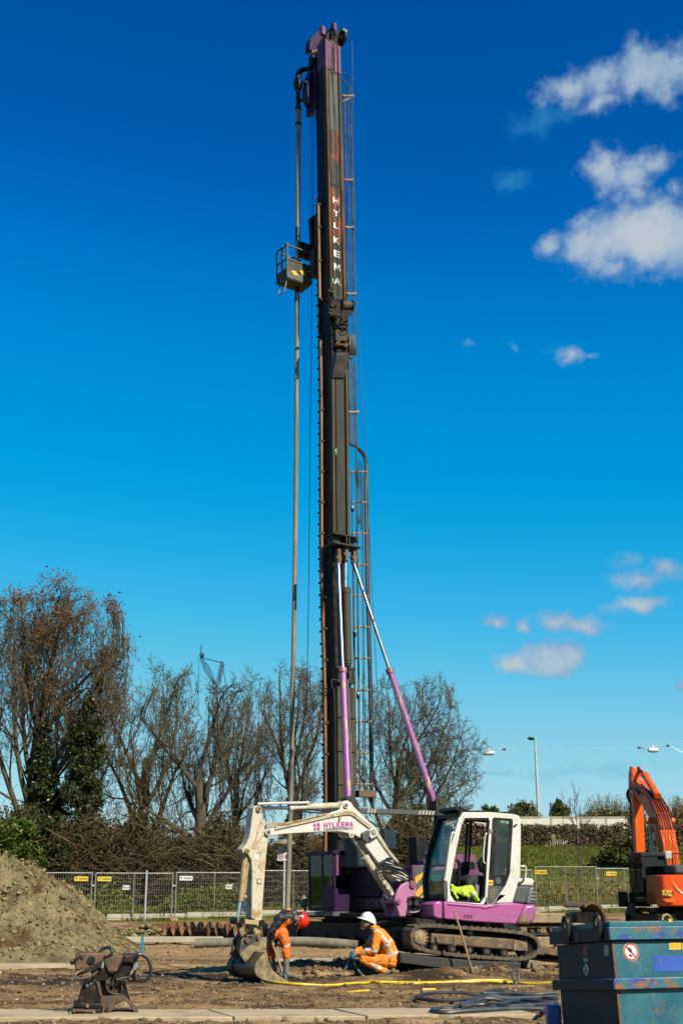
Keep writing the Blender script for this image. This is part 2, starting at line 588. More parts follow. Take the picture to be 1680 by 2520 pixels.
MUD = (.11, .075, .045)
RUST = (.16, .06, .022)
MT = dict(
 white=paint('white_machine_paint', (.74, .72, .66), .42, col2=(.60, .57, .48), scale=3, contrast=(.5, .75), dirt=(.30, .22, .12), dirt_at=(.60, .78), dscale=9),
 cabwhite=paint('white_cab_paint', (.78, .77, .72), .35, col2=(.66, .63, .54), scale=2.5, contrast=(.45, .75), dirt=(.38, .29, .17), dirt_at=(.60, .80), dscale=8, bump=.03),
 dirtywhite=paint('mud_stained_white_paint', (.66, .60, .46), .5, col2=(.42, .26, .10), scale=6, contrast=(.52, .68), dirt=(.15, .09, .04), dirt_at=(.58, .68), dscale=14),
 cream=paint('stained_cream_paint', (.52, .40, .20), .5, col2=(.36, .20, .07), scale=7, contrast=(.48, .66), dirt=(.10, .06, .03), dirt_at=(.58, .66), dscale=15),
 purple=paint('magenta_purple_paint', (.50, .11, .36), .38, col2=(.36, .12, .29), scale=4, contrast=(.45, .7), dirt=(.27, .15, .10), dirt_at=(.56, .74), dscale=9, bump=.04),
 purplerust=paint('scraped_purple_paint', (.40, .14, .30), .45, col2=(.24, .13, .06), scale=5, contrast=(.42, .58), dirt=(.15, .09, .05), dirt_at=(.55, .7), dscale=12),
 pink=paint('faded_pink_purple_paint', (.52, .20, .40), .45, col2=(.46, .22, .30), scale=4, contrast=(.45, .7), dirt=(.30, .17, .13), dirt_at=(.60, .75), dscale=9, bump=.05),
 rigpurple=paint('deep_purple_paint', (.042, .015, .072), .45, col2=(.026, .009, .045), scale=1.6, contrast=(.4, .7), dirt=(.06, .04, .05), dirt_at=(.6, .75), spec=.18),  # kept dark to carry the shade of the rig's turned-away sides
 rigpink=paint('sunlit_faded_purple_paint', (.235, .095, .19), .5, col2=(.14, .05, .12), scale=2, dirt=(.16, .09, .08), dirt_at=(.62, .78), spec=.18),  # faded copy of the rig purple, lightened for sunlit faces
 strut=paint('peeling_purple_paint', (.34, .11, .36), .45, col2=(.50, .37, .15), scale=2.2, contrast=(.57, .60), stretch=(2.2, 2.2, .8), dirt=(.16, .06, .12), dirt_at=(.66, .8)),
 chrome=paint('polished_chrome', (.22, .24, .28), .40, metal=1.0, bump=0, fine=.03),
 dullchrome=paint('dull_steel_rod', (.42, .46, .48), .3, metal=.8, bump=0.02),
 mast=paint('dark_grey_mast_paint', (.042, .042, .036), .5, col2=(.066, .062, .047), scale=1.3, contrast=(.4, .7), dirt=(.035, .03, .024), dirt_at=(.58, .72), stretch=(2, 2, .35), spec=.18),
 mastrust=paint('rust_brown_flange', (.15, .066, .020), .7, col2=(.06, .038, .022), scale=1.8, contrast=(.42, .62), stretch=(2, 2, .35), dirt=(.05, .04, .03), dirt_at=(.6, .7), spec=.18),
 masttan=paint('olive_grey_flange', (.085, .076, .050), .6, col2=(.05, .043, .031), scale=1.4, contrast=(.42, .66), stretch=(2, 2, .3), spec=.18),
 primer=paint('primer_showing_through', (.045, .046, .044), .6, col2=(.33, .075, .03), scale=1.25, contrast=(.44, .49), stretch=(1.6, 1, .42), dirt=(.55, .22, .13), dirt_at=(.60, .64), dscale=1.6, spec=.18),
 black=paint('black_steel', (.010, .010, .011), .5, col2=(.03, .028, .026), scale=3, bump=.08, spec=.18),
 rubber=paint('black_rubber', (.012, .012, .013), .62, col2=(.03, .028, .026), scale=8, bump=.05, spec=.18),
 hose=paint('black_hose', (.014, .014, .016), .42, bump=.03),
 orangepipe=paint('rust_orange_pipe', (.30, .125, .035), .6, col2=(.16, .065, .025), scale=2.5, stretch=(2, 2, .4)),
 concpipe=paint('cement_coated_pipe', (.30, .27, .19), .8, col2=(.17, .155, .115), scale=2.2, contrast=(.4, .68), stretch=(3, 3, .5), dirt=(.06, .055, .045), dirt_at=(.60, .70), dscale=5),
 grey=paint('grey_plastic', (.10, .115, .12), .55, bump=.06, spec=.18),
 fence=paint('weathered_fence_tube', (.30, .31, .29), .5, col2=(.22, .23, .21), scale=5, bump=0),
 wire=paint('weathered_fence_wire', (.28, .28, .23), .6, bump=0),
 lightgrey=paint('galvanised_steel', (.36, .38, .38), .45, metal=.5, col2=(.28, .30, .30), scale=6, bump=.02),
 basket=paint('blue_grey_basket', (.095, .115, .125), .5, col2=(.06, .07, .07), scale=3, dirt=(.06, .05, .04), dirt_at=(.58, .72)),
 mesh_guard=paint('worn_mesh_panel', (.07, .065, .065), .7, col2=(.13, .10, .08), scale=3, spec=.18),
 yellow=paint('yellow_sign', (.80, .56, .03), .5, bump=0, fine=.05),
 hazard=paint('hazard_amber', (.80, .42, .02), .45, bump=.0, fine=.05),
 green=paint('green_marker', (.02, .42, .16), .5, bump=0),
 whitemark=paint('white_lettering', (.80, .79, .74), .6, bump=0, dirt=(.10, .09, .08), dirt_at=(.64, .72), dscale=5),
 magenta=paint('magenta_lettering', (.42, .03, .36), .5, bump=0, fine=0),
 greymark=paint('grey_lettering', (.22, .20, .22), .5, bump=0, fine=0),
 blackmark=paint('black_print', (.02, .02, .02), .6, bump=0, fine=0),
 redmark=paint('red_print', (.62, .03, .03), .5, bump=0, fine=.04),
 sign=paint('white_sign_face', (.78, .78, .76), .45, bump=0, fine=.04),
 bluesign=paint('blue_sign_face', (.02, .10, .50), .45, bump=0, fine=.04),
 mudrubber=paint('muddy_rubber_track', (.060, .046, .034), .8, col2=(.16, .115, .065), scale=9, contrast=(.42, .6), bump=.4, bscale=60),
 mudsteel=paint('muddy_rusty_steel', (.17, .095, .040), .75, col2=(.10, .07, .045), scale=6, contrast=(.42, .62), dirt=(.30, .22, .13), dirt_at=(.56, .68), dscale=11, bump=.3),
 muddy=paint('dried_mud', (.27, .20, .115), .9, col2=(.15, .105, .06), scale=9, contrast=(.4, .62), bump=.6, bscale=35),
 bucket=paint('mud_caked_bucket_steel', (.36, .275, .14), .8, col2=(.16, .115, .06), scale=9, contrast=(.42, .6), dirt=(.36, .32, .24), dirt_at=(.60, .70), dscale=16, bump=.5),
 bucketdark=paint('worn_bucket_steel', (.055, .045, .036), .38, metal=.35, col2=(.10, .075, .05), scale=5, contrast=(.45, .65), bump=.15),
 rusty=paint('rusted_steel', (.20, .085, .028), .7, col2=(.085, .055, .035), scale=6, contrast=(.42, .6), dirt=(.04, .032, .026), dirt_at=(.54, .66), dscale=9, bump=.3),
 oily=paint('oily_black_steel', (.022, .018, .015), .4, col2=(.075, .045, .022), scale=7, contrast=(.52, .68), bump=.25, spec=.18),
 augerrust=paint('rusty_auger_steel', (.30, .12, .035), .6, col2=(.13, .055, .025), scale=5, contrast=(.4, .62), bump=.2),
 augerdark=paint('dark_auger_steel', (.035, .026, .022), .5, col2=(.07, .04, .025), scale=3, spec=.18),
 orange=paint('orange_machine_paint', (1.0, .150, .003), .33, col2=(.92, .125, .003), scale=2, dirt=(.30, .09, .02), dirt_at=(.66, .82), bump=.02),
 redorange=paint('red_orange_counterweight_paint', (1.0, .105, .004), .28, col2=(.92, .09, .004), scale=1.5, dirt=(.35, .08, .02), dirt_at=(.7, .85), bump=.02),
 wood=paint('ash_wood_handle', (.46, .29, .12), .6, col2=(.34, .20, .08), scale=4, stretch=(6, 6, .6)),
 hosegreen=paint('yellow_hose_rubber', (.92, .66, .008), .42, col2=(.62, .38, .02), scale=5, dirt=(.30, .19, .05), dirt_at=(.6, .72), bump=.04),
 greyhose=paint('dusty_grey_hose', (.030, .040, .052), .5, col2=(.09, .10, .105), scale=5, contrast=(.52, .72), dirt=(.20, .15, .10), dirt_at=(.62, .75)),
 darkhose=paint('dark_blue_black_hose', (.014, .020, .028), .6, col2=(.03, .034, .036), scale=4),
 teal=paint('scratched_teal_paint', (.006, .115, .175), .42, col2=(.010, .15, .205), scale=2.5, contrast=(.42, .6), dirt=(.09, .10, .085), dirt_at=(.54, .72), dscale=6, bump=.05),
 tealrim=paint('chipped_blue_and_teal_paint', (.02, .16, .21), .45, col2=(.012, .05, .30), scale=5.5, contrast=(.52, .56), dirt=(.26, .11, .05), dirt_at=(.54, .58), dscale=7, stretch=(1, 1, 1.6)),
 tealend=paint('blue_grey_and_shaded_teal_paint', (.022, .043, .056), .5, col2=(.032, .054, .062), scale=2, dirt=(.06, .05, .045), dirt_at=(.62, .74), dscale=5, spec=.18),  # on the container's end faces this dark tone stands in for shade
 conc=paint('concrete', (.60, .47, .30), .85, col2=(.45, .35, .215), scale=1.3, contrast=(.35, .7), dirt=(.27, .18, .10), dirt_at=(.56, .68), dscale=2.2, bump=.25),
 conckerb=paint('pale_concrete', (.56, .49, .36), .8, col2=(.44, .38, .27), scale=1.2, bump=.1),
 block=paint('sandy_concrete_block', (.46, .34, .185), .9, col2=(.34, .245, .13), scale=3, contrast=(.38, .66), dirt=(.17, .12, .075), dirt_at=(.58, .7), dscale=6, bump=.45),
 pinkblock=paint('pinkish_concrete_block', (.40, .24, .185), .9, col2=(.32, .19, .14), scale=3, bump=.35),
 wallwhite=paint('white_barrier_wall', (.82, .76, .66), .7, col2=(.58, .54, .47), scale=.4, bump=.03),
 blue=paint('blue_plastic', (.02, .26, .42), .45, bump=0),
 bluejean=paint('blue_denim', (.02, .16, .36), .8, bump=.1),
 navy=paint('dark_navy_cloth', (.016, .022, .036), .8, bump=.1),
 skin=paint('skin', (.42, .22, .145), .5, bump=.02, fine=.06),
 hiviz=paint('fluorescent_orange_cloth', (1.0, .29, .004), .75, col2=(.95, .20, .004), scale=6, contrast=(.42, .7), dirt=(.50, .13, .03), dirt_at=(.66, .8), dscale=12, bump=.35, bscale=16),
 hivizred=paint('orange_work_trousers', (.98, .20, .006), .75, col2=(.80, .10, .006), scale=6, contrast=(.42, .68), dirt=(.40, .10, .03), dirt_at=(.64, .8), dscale=12, bump=.4, bscale=16),
 silver=paint('reflective_tape', (.66, .65, .58), .45, col2=(.5, .48, .42), scale=9, bump=.1),
 jacket=paint('black_work_jacket', (.014, .014, .015), .6, col2=(.03, .03, .03), scale=7, bump=.35, bscale=14),
 helmetred=paint('red_helmet_shell', (.85, .030, .012), .22, bump=0, fine=.03),
 helmetwhite=paint('white_helmet_shell', (.82, .82, .80), .28, bump=0, fine=.04),
 wellies=paint('grey_green_rubber_boot', (.20, .225, .18), .55, col2=(.13, .145, .115), scale=9, dirt=(.10, .08, .05), dirt_at=(.56, .66), dscale=16, bump=.1),
 mudboot=paint('mud_covered_boot', (.17, .135, .075), .85, col2=(.24, .19, .11), scale=9, bump=.4),
 glove=paint('teal_work_glove', (.03, .16, .22), .65, col2=(.10, .25, .29), scale=18, bump=.2),
 hair=paint('dark_hair', (.018, .013, .011), .6, bump=.3, bscale=120),
 hivizlime=paint('fluorescent_lime_cloth', (.58, .80, .018), .7, col2=(.42, .66, .015), scale=8, contrast=(.4, .65), bump=.5, bscale=12),
 seat=paint('black_seat_cloth', (.016, .017, .018), .8, bump=.2),
 bark=paint('grey_brown_bark', (.11, .088, .052), .9, col2=(.055, .043, .028), scale=3, contrast=(.4, .62), stretch=(2, 2, .5), bump=.6, bscale=18),
 barkgreen=paint('mossy_bark', (.12, .10, .045), .9, col2=(.05, .042, .022), scale=2.5, contrast=(.4, .62), stretch=(2, 2, .5), bump=.6, bscale=18),
 craneblue=paint('crane_blue_paint', (.035, .22, .36), .5, bump=0),
 cranedark=paint('crane_dark_steel', (.03, .07, .10), .5, bump=0),
 lamp_grey=paint('pale_lamp_grey', (.55, .60, .60), .4, bump=0),
)
MT['twig'] = leafy('bare_twigs', [(.085, .068, .040), (.15, .12, .065), (.11, .082, .046), (.20, .165, .085)], .8, 0)
MT['twigred'] = leafy('reddish_twigs', [(.095, .070, .040), (.17, .12, .06), (.13, .088, .046), (.21, .165, .075)], .8, 0)
MT['oakleaf'] = leafy('withered_oak_leaves', [(.24, .085, .028), (.33, .13, .038), (.17, .065, .03), (.38, .18, .05)], .7, .35)
MT['ivy'] = leafy('dark_ivy_leaves', [(.020, .034, .010), (.040, .060, .014), (.065, .080, .018), (.030, .042, .012)], .4, .15)
MT['evergreen'] = leafy('evergreen_leaves', [(.05, .065, .012), (.10, .115, .018), (.16, .16, .028), (.07, .08, .016)], .5, .2)
MT['greenleaf'] = leafy('fresh_green_leaves', [(.05, .085, .012), (.10, .16, .02), (.15, .20, .03), (.06, .10, .015)], .45, .3)
MT['brush'] = leafy('dry_brushwood', [(.075, .054, .026), (.14, .10, .042), (.05, .036, .018), (.24, .18, .07), (.095, .085, .026)], .85, 0)
MT['brushleaf'] = leafy('sparse_bramble_leaves', [(.040, .050, .012), (.085, .085, .020), (.13, .095, .035), (.055, .048, .016), (.10, .062, .026)], .6, .25)
MT['hedgeleaf'] = leafy('brown_hedge_leaves', [(.15, .095, .045), (.24, .155, .075), (.30, .21, .11), (.11, .075, .035), (.12, .11, .04)], .75, .25)
MT['grassblade'] = leafy('rough_grass', [(.075, .13, .010), (.13, .185, .016), (.24, .24, .03), (.09, .14, .012), (.28, .22, .04)], .6, .3)
MT['reed'] = leafy('yellowed_weeds', [(.24, .21, .025), (.40, .30, .05), (.42, .28, .11), (.16, .18, .02), (.36, .30, .03)], .7, .3)
MT['clod'] = leafy('soil_clods', [(.10, .060, .032), (.19, .118, .060), (.25, .165, .090), (.14, .088, .046)], .95, 0)
MT['pebble'] = leafy('pale_pebbles', [(.30, .21, .13), (.40, .30, .20), (.22, .15, .095), (.50, .40, .29), (.28, .175, .105)], .85, 0)
MT['heapclod'] = leafy('clay_lumps', [(.22, .175, .07), (.30, .24, .105), (.13, .10, .045), (.38, .30, .145), (.17, .12, .05)], .95, 0)
MT['glass'] = glass('cab_glass', (.72, .86, .80), .06)
MT['glassdark'] = glass('tinted_cab_glass', (.22, .36, .30), .06)

# ------------------------------------------------------------------ value noise for the terrain
_perm = np.random.default_rng(3).random((256, 256))


def vnoise(x, y):
 xi, yi = np.floor(x).astype(int), np.floor(y).astype(int)
 fx, fy = x - xi, y - yi
 fx, fy = fx * fx * (3 - 2 * fx), fy * fy * (3 - 2 * fy)
 g = lambda a, b: _perm[a % 256, b % 256]
 return (g(xi, yi) * (1 - fx) + g(xi + 1, yi) * fx) * (1 - fy) + (g(xi, yi + 1) * (1 - fx) + g(xi + 1, yi + 1) * fx) * fy


def fbm(x, y, octv=4, gain=.55):
 s, a, t = 0, 1, 0
 for i in range(octv):
  s = s + a * vnoise(x * 2 ** i + 17.3 * i, y * 2 ** i + 9.1 * i); t += a; a *= gain
 return s / t - .5


def sst(a, b, x):
 t = np.clip((x - a) / (b - a), 0, 1)
 return t * t * (3 - 2 * t)


def ghn(x, y, rough=True):
 """ground height"""
 x, y = np.asarray(x, float), np.asarray(y, float)
 h = .24 * sst(47, 52, y) + .22 * sst(55.6, 59, y)
 emb = sst(-9, 4, x) * sst(60, 84, y) * 3.75
 h = h + emb + .25 * sst(58, 70, y) * (1 - sst(-9, 4, x))
 h = h + .10 * np.exp(-((x - 2.7) / 1.9) ** 2 - ((y - 23.9) / 1.3) ** 2) + .13 * np.exp(-((x - 2.4) / 1.5) ** 4 - ((y - 22.45 - .34 * (x - 2.4)) / .28) ** 2)
 # a shallow dig between the two workers and the ridge thrown up beside it
 h = h - .20 * np.exp(-((x + .15) / 1.1) ** 4 - ((y - 23.25) / .36) ** 2) + .10 * np.exp(-((x + .2) / 1.6) ** 4 - ((y - 24.6) / .7) ** 2)
 if rough:
  near = 1 - sst(44, 50, y)
  flat = 1 - .85 * sst(13.6, 14.9, y) * (1 - sst(16.2, 17.0, y)) * sst(-8, -5, x) * 0
  n = fbm(x * .55, y * .55, 4) * .12 + fbm(x * 2.6, y * 2.6, 3) * .075 + np.abs(fbm(x * 7, y * 7, 3, .7)) * .055 - .012
  dig = np.exp(-((x - .2) / 2.6) ** 4 - ((y - 23.6) / 1.6) ** 2)
  n = n + dig * (np.abs(fbm(x * 3.4, y * 3.4, 3)) * .20)
  ruts = np.sin((y - .10 * x) * 4.1) * .018 * sst(17, 20, y) * (1 - sst(33, 40, y))
  h = h + (n + ruts) * near + (1 - near) * fbm(x * .4, y * .4, 3) * .12
 return h


def gh(x, y):
 return float(ghn(np.array([x]), np.array([y]))[0])


def build_ground():
 xs = np.concatenate([-np.geomspace(900, 9.6, 40), np.arange(-9.5, 9.5, .055), np.geomspace(9.6, 900, 40)])
 ys = np.concatenate([np.linspace(-60, 12, 14)[:-1], np.arange(12, 19, .055), np.arange(19, 28, .085), np.arange(28, 62, .22), np.geomspace(62, 1500, 60)])
 X, Y = np.meshgrid(xs, ys)
 Z = ghn(X, Y)
 V = np.stack([X, Y, Z], -1).reshape(-1, 3)
 nx, ny = len(xs), len(ys)
 i = np.arange(nx * ny).reshape(ny, nx)
 F = np.stack([i[:-1, :-1], i[:-1, 1:], i[1:, 1:], i[1:, :-1]], -1).reshape(-1, 4)
 me = arrays_mesh('ground', V, F, True)
 m, nt, b = _nodes('building_site_soil')
 N, Lk = nt.nodes.new, nt.links.new
 tc = N('ShaderNodeTexCoord')

 def noise(sc, det=6, r=.6, st=(1, 1, 1)):
  mp = N('ShaderNodeMapping'); mp.inputs['Scale'].default_value = st; Lk(tc.outputs['Object'], mp.inputs[0])
  n = N('ShaderNodeTexNoise'); n.inputs['Scale'].default_value = sc; n.inputs['Detail'].default_value = det; n.inputs['Roughness'].default_value = r
  Lk(mp.outputs[0], n.inputs['Vector']); return n.outputs[0]

 def rng(x, a, c, lo=0.0, hi=1.0):
  r = N('ShaderNodeMapRange'); r.interpolation_type = 'SMOOTHSTEP'
  for k, val in zip(('From Min', 'From Max', 'To Min', 'To Max'), (a, c, lo, hi)): r.inputs[k].default_value = val
  Lk(x, r.inputs[0]); return r.outputs[0]

 def mix(f, a, c):
  x = N('ShaderNodeMix'); x.data_type = 'RGBA'; Lk(f, x.inputs[0])
  for k, val in ((6, a), (7, c)):
   if isinstance(val, tuple): x.inputs[k].default_value = (*val, 1)
   else: Lk(val, x.inputs[k])
  return x.outputs[2]

 def mul(a, c):
  x = N('ShaderNodeMath'); x.operation = 'MULTIPLY'
  for k, val in ((0, a), (1, c)):
   if isinstance(val, (int, float)): x.inputs[k].default_value = val
   else: Lk(val, x.inputs[k])
  return x.outputs[0]

 def add(a, c):
  o = mul(a, 1.0); o.node.operation = 'ADD'; o.node.inputs[1].default_value = 0
  if isinstance(c, (int, float)): o.node.inputs[1].default_value = c
  else: Lk(c, o.node.inputs[1])
  return o

 sep = N('ShaderNodeSeparateXYZ'); Lk(tc.outputs['Object'], sep.inputs[0])
 soil = mix(rng(noise(.8), .38, .62), (0.155, 0.091, 0.039), (0.265, 0.166, 0.077))
 soil = mix(rng(noise(1.7, 7, .68, (.5, 1.1, 1)), .48, .58), soil, (0.071, 0.039, 0.017))
 soil = mix(rng(noise(1.05, 7, .7, (.4, 1, 1)), .54, .64), soil, (0.361, 0.244, 0.122))
 soil = mix(rng(noise(16, 5, .7), .56, .66), soil, (0.403, 0.286, 0.155))
 soil = mix(rng(noise(11, 5, .7), .60, .68), soil, (0.050, 0.029, 0.014))
 # darker patches in a band across the work area
 dark_band = mul(rng(sep.outputs[1], 19.5, 20.8), rng(sep.outputs[1], 24.0, 22.6))
 dark_band = mul(dark_band, rng(noise(1.1, 6, .65, (.5, 1.3, 1)), .42, .56))
 soil = mix(mul(dark_band, .88), soil, (0.018, 0.013, 0.008))
 pale = mul(rng(sep.outputs[1], 26, 31), rng(sep.outputs[1], 49, 46))
 soil = mix(mul(pale, .55), soil, (0.353, 0.239, 0.122))
 # grass beyond the site
 grass = mix(rng(noise(.35, 6, .65), .4, .58), (0.050, 0.088, 0.005), (0.139, 0.139, 0.013))
 grass = mix(rng(noise(.9, 6, .7), .52, .62), grass, (0.029, 0.050, 0.005))
 yf = add(sep.outputs[1], mul(sep.outputs[0], -.303))
 gmask = rng(add(yf, mul(noise(1.2), 2.2)), 58.2, 59.2)
 path = mul(rng(yf, 59.9, 60.0), rng(yf, 61.6, 61.5))
 col = mix(gmask, soil, grass)
 col = mix(path, col, (.30, .27, .22))
 hv = N('ShaderNodeHueSaturation'); Lk(rng(noise(55, 3), .3, .7, .72, 1.28), hv.inputs['Value']); Lk(col, hv.inputs['Color'])
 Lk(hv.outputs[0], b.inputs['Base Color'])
 Lk(rng(dark_band, 0, 1, .95, .85), b.inputs['Roughness'])
 b.inputs['Specular IOR Level'].default_value = .2
 bp = N('ShaderNodeBump'); bp.inputs['Strength'].default_value = 1.0; bp.inputs['Distance'].default_value = .06
 Lk(add(noise(24, 6), mul(noise(90, 3), .5)), bp.inputs['Height']); Lk(bp.outputs[0], b.inputs['Normal'])
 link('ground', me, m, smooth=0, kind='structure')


build_ground()


# ------------------------------------------------------------------ scattered matter
_ico = None


def ico():
 global _ico
 if _ico is None:
  bm = bmesh.new(); bmesh.ops.create_icosphere(bm, subdivisions=1, radius=1)
  bm.verts.index_update()
  _ico = (np.array([v.co[:] for v in bm.verts]), np.array([[v.index for v in f.verts] for f in bm.faces])); bm.free()
 return _ico


def lumps(name, P, R, m, squash=.7, seed=1, **props):
 """small uneven stones or clods, one mesh"""
 r = np.random.default_rng(seed)
 V0, F0 = ico()
 n = len(P)
 nv = V0[None] * (1 + (r.random((n, len(V0), 1)) - .5) * 1.15) + (r.random((n, len(V0), 3)) - .5) * .35
 sc = np.stack([.7 + r.random(n) * .7, .7 + r.random(n) * .7, squash * (.6 + r.random(n) * .7)], -1)
 nv = nv * sc[:, None, :] * R[:, None, None]
 a = r.random(n) * 6.283
 c, s = np.cos(a)[:, None], np.sin(a)[:, None]
 x, y = nv[..., 0] * c - nv[..., 1] * s, nv[..., 0] * s + nv[..., 1] * c
 V = np.stack([x, y, nv[..., 2]], -1) + P[:, None, :]
 F = F0[None] + (np.arange(n) * len(V0))[:, None, None]
 me = arrays_mesh(name, V.reshape(-1, 3), F.reshape(-1, 3))
 return link(name, me, m, smooth=0, **props)


def scatter_ground():
 r = np.random.default_rng(5)
 n = 5200
 y = 13.5 + (r.random(n) ** 1.5) * 24
 x = (r.random(n) - .5) * (y * .62)
 R = .005 + r.random(n) ** 3 * .020
 P = np.stack([x, y, ghn(x, y) + R * .2], -1)
 lumps('pebbles', P, R, MT['pebble'], .7, 6, kind='stuff')
 n = 15000
 y = 13.5 + (r.random(n) ** 1.4) * 24
 x = (r.random(n) - .5) * (y * .62)
 k = (fbm(x * .6, y * .9, 3) > -.06) & ((y < 14.9) | (y > 16.6) | (r.random(n) < .06))
 x, y = x[k], y[k]
 R = .006 + r.random(len(x)) ** 4 * .036
 P1 = np.stack([x, y, ghn(x, y) + R * .15], -1)
 # bigger lumps by the dig and at the excavator's tracks
 n = 1900
 x2 = -2.0 + r.random(n) * 6.0; y2 = 22.0 + r.random(n) * 3.4
 R2 = .010 + r.random(n) ** 4 * .055
 P2 = np.stack([x2, y2, ghn(x2, y2) + R2 * .2], -1)
 lumps('soil_clods', np.concatenate([P1, P2]), np.concatenate([R, R2]), MT['clod'], .75, 8, kind='stuff')


scatter_ground()


def soil_heap():
 """the clay heap at the left edge"""
 F = Frame((-8.6, 29.5, 0), 0)
 xs, ys = np.linspace(-6.5, 4.6, 300), np.linspace(-3.4, 4.5, 170)
 X, Y = np.meshgrid(xs, ys)
 wx, wy = X - 8.6, Y + 29.5
 # profile along x: summit left of the frame edge, long slope to the right
 prof = np.interp(X, [-6.5, -4, -1.2, .0, 1.0, 1.8, 2.55, 3.2, 3.9], [0, 1.3, 2.35, 2.30, 2.02, 1.50, 1.0, .42, -.15])
 across = np.clip(1 - np.abs((Y - .9) / 3.6) ** 1.8, -.3, 1)
 base = np.minimum(prof, prof * across + .0)
 n = fbm(wx * 1.1, wy * 1.1, 4) * .50 + fbm(wx * 3.3, wy * 3.3, 4, .7) * .34 + np.abs(fbm(wx * 5, wy * 5, 4, .8)) * .75 + np.abs(fbm(wx * 15, wy * 15, 2, .8)) * .22
 Z = base + n * np.clip(base, 0, 1) - .04
 V = np.stack([X, Y, Z], -1).reshape(-1, 3)
 nx, ny = len(xs), len(ys)
 i = np.arange(nx * ny).reshape(ny, nx)
 Fc = np.stack([i[:-1, :-1], i[:-1, 1:], i[1:, 1:], i[1:, :-1]], -1).reshape(-1, 4)
 me = arrays_mesh('soil_heap', V, Fc, False)
 m = paint('heaped_clay', (.28, .228, .115), .95, col2=(.13, .112, .062), scale=1.4, contrast=(.38, .62), dirt=(.10, .055, .024), dirt_at=(.50, .56), dscale=.7, bump=1.0, bscale=14, spec=.15)
 o = link('soil_heap', me, m, smooth=0, kind='structure')
 o.matrix_world = F.M
 r = np.random.default_rng(12)
 sel = r.choice(len(V), 22000, replace=False)
 P = V[sel] + np.array([-8.6, 29.5, 0]) + (r.random((22000, 3)) - .5) * [.06, .06, 0]
 P = P[(P[:, 2] > .1) & (P[:, 1] < 31.5)]
 R = .012 + r.random(len(P)) ** 6 * .060
 lumps('clay_lumps', P, R, MT['heapclod'], .85, 13, kind='stuff')


soil_heap()


def slab(label, corners, z, m=None, th=.14, name='concrete_slab', cat='concrete slab', group=None):
 """a laid road plate given by its four ground corners"""
 c = sum((Vector((x, y, 0)) for x, y in corners), Vector()) / len(corners)
 b = MB()
 b.prismz([(x - c.x, y - c.y) for x, y in corners], -th, 0)
 o = b.build(name, m or MT['conc'], bevel=.012)
 o.location = (c.x, c.y, z)
 return tag(o, label, cat, group)


G_SL = 'concrete slabs laid over the soil'
slab('long pale concrete slab under the rusty clamp tool, half buried', [(-6.2, 15.05), (-1.25, 15.08), (-1.65, 16.0), (-6.9, 16.1)], .035, group=G_SL)
slab('pale concrete slab between the clamp tool and the cut joint, soil along its edges', [(-1.23, 15.08), (.28, 15.1), (-.12, 16.0), (-1.63, 16.0)], .04, group=G_SL)
slab('concrete slab running to the black hoses, right of the cut joint', [(.30, 15.15), (2.3, 15.3), (2.1, 16.1), (-.09, 16.05)], .045, group=G_SL)
slab('pale slab lying behind the bent worker\'s rubber boots', [(-1.35, 24.9), (.75, 25.1), (.6, 26.4), (-1.5, 26.3)], .13, group=G_SL)
slab('narrow concrete slab in front of the clay heap', [(-9.5, 24.6), (-4.9, 24.9), (-5.2, 25.6), (-9.8, 25.4)], .075, group=G_SL)
slab('second narrow slab before the clay heap, nearer the camera', [(-9.5, 22.6), (-6.0, 22.9), (-6.2, 23.5), (-9.6, 23.3)], .065, group=G_SL)
slab('low whitish concrete strip between the lying auger and the brown pipe', [(-6.6, 36.2), (-3.35, 36.4), (-3.4, 37.0), (-6.7, 36.8)], .20, m=MT['conckerb'], group=G_SL)


def ground_pipes():
 b = MB()
 p = [W(480, 2327, 34.6), W(620, 2330, 34.4), W(760, 2327, 34.0), W(880, 2328, 33.6)]
 for q in p: q.z = gh(q.x, q.y) + .13
 b.tube(smooth_path(p, 6), .125, 12)
 o = b.build('long_pipe', MT['concpipe'])
 tag(o, 'long mud grey pipe lying on the ground in front of the drilling rig\'s tracks', 'pipe')
 b = MB(); q = W(350, 2330, 31.0)
 b.box(-.03, .03, -.03, .03, -.1, .42)
 o = b.build('marker_peg', MT['blue'], bevel=.005); o.location = (q.x, q.y, gh(q.x, q.y))
 tag(o, 'small blue marker peg standing at the foot of the clay heap', 'peg')


ground_pipes()


# ------------------------------------------------------------------ vegetation
def batch_tubes(name, lines, radii, n, m, parent=None, smooth=True, **props):
 """lines (N, K, 3), radii (N, K) -> one mesh of thin branches"""
 L = np.asarray(lines, float); R = np.asarray(radii, float)
 Nn, K, _ = L.shape
 D = np.empty_like(L)
 D[:, 1:-1] = L[:, 2:] - L[:, :-2]; D[:, 0] = L[:, 1] - L[:, 0]; D[:, -1] = L[:, -1] - L[:, -2]
 D /= np.linalg.norm(D, axis=-1, keepdims=True) + 1e-9
 ref = np.where(np.abs(D[..., 2:3]) > .9, np.array([1.0, 0, 0]), np.array([0, 0, 1.0]))
 A = np.cross(D, ref); A /= np.linalg.norm(A, axis=-1, keepdims=True) + 1e-9
 B = np.cross(D, A)
 t = np.arange(n) * 2 * math.pi / n
 V = L[:, :, None, :] + (A[:, :, None, :] * np.cos(t)[None, None, :, None] + B[:, :, None, :] * np.sin(t)[None, None, :, None]) * R[:, :, None, None]
 idx = np.arange(Nn * K * n).reshape(Nn, K, n)
 a, b_ = idx[:, :-1], idx[:, 1:]
 F = np.stack([a, np.roll(a, -1, 2), np.roll(b_, -1, 2), b_], -1).reshape(-1, 4)
 me = arrays_mesh(name, V.reshape(-1, 3), F, smooth)
 return link(name, me, m, parent, smooth=0, **props)


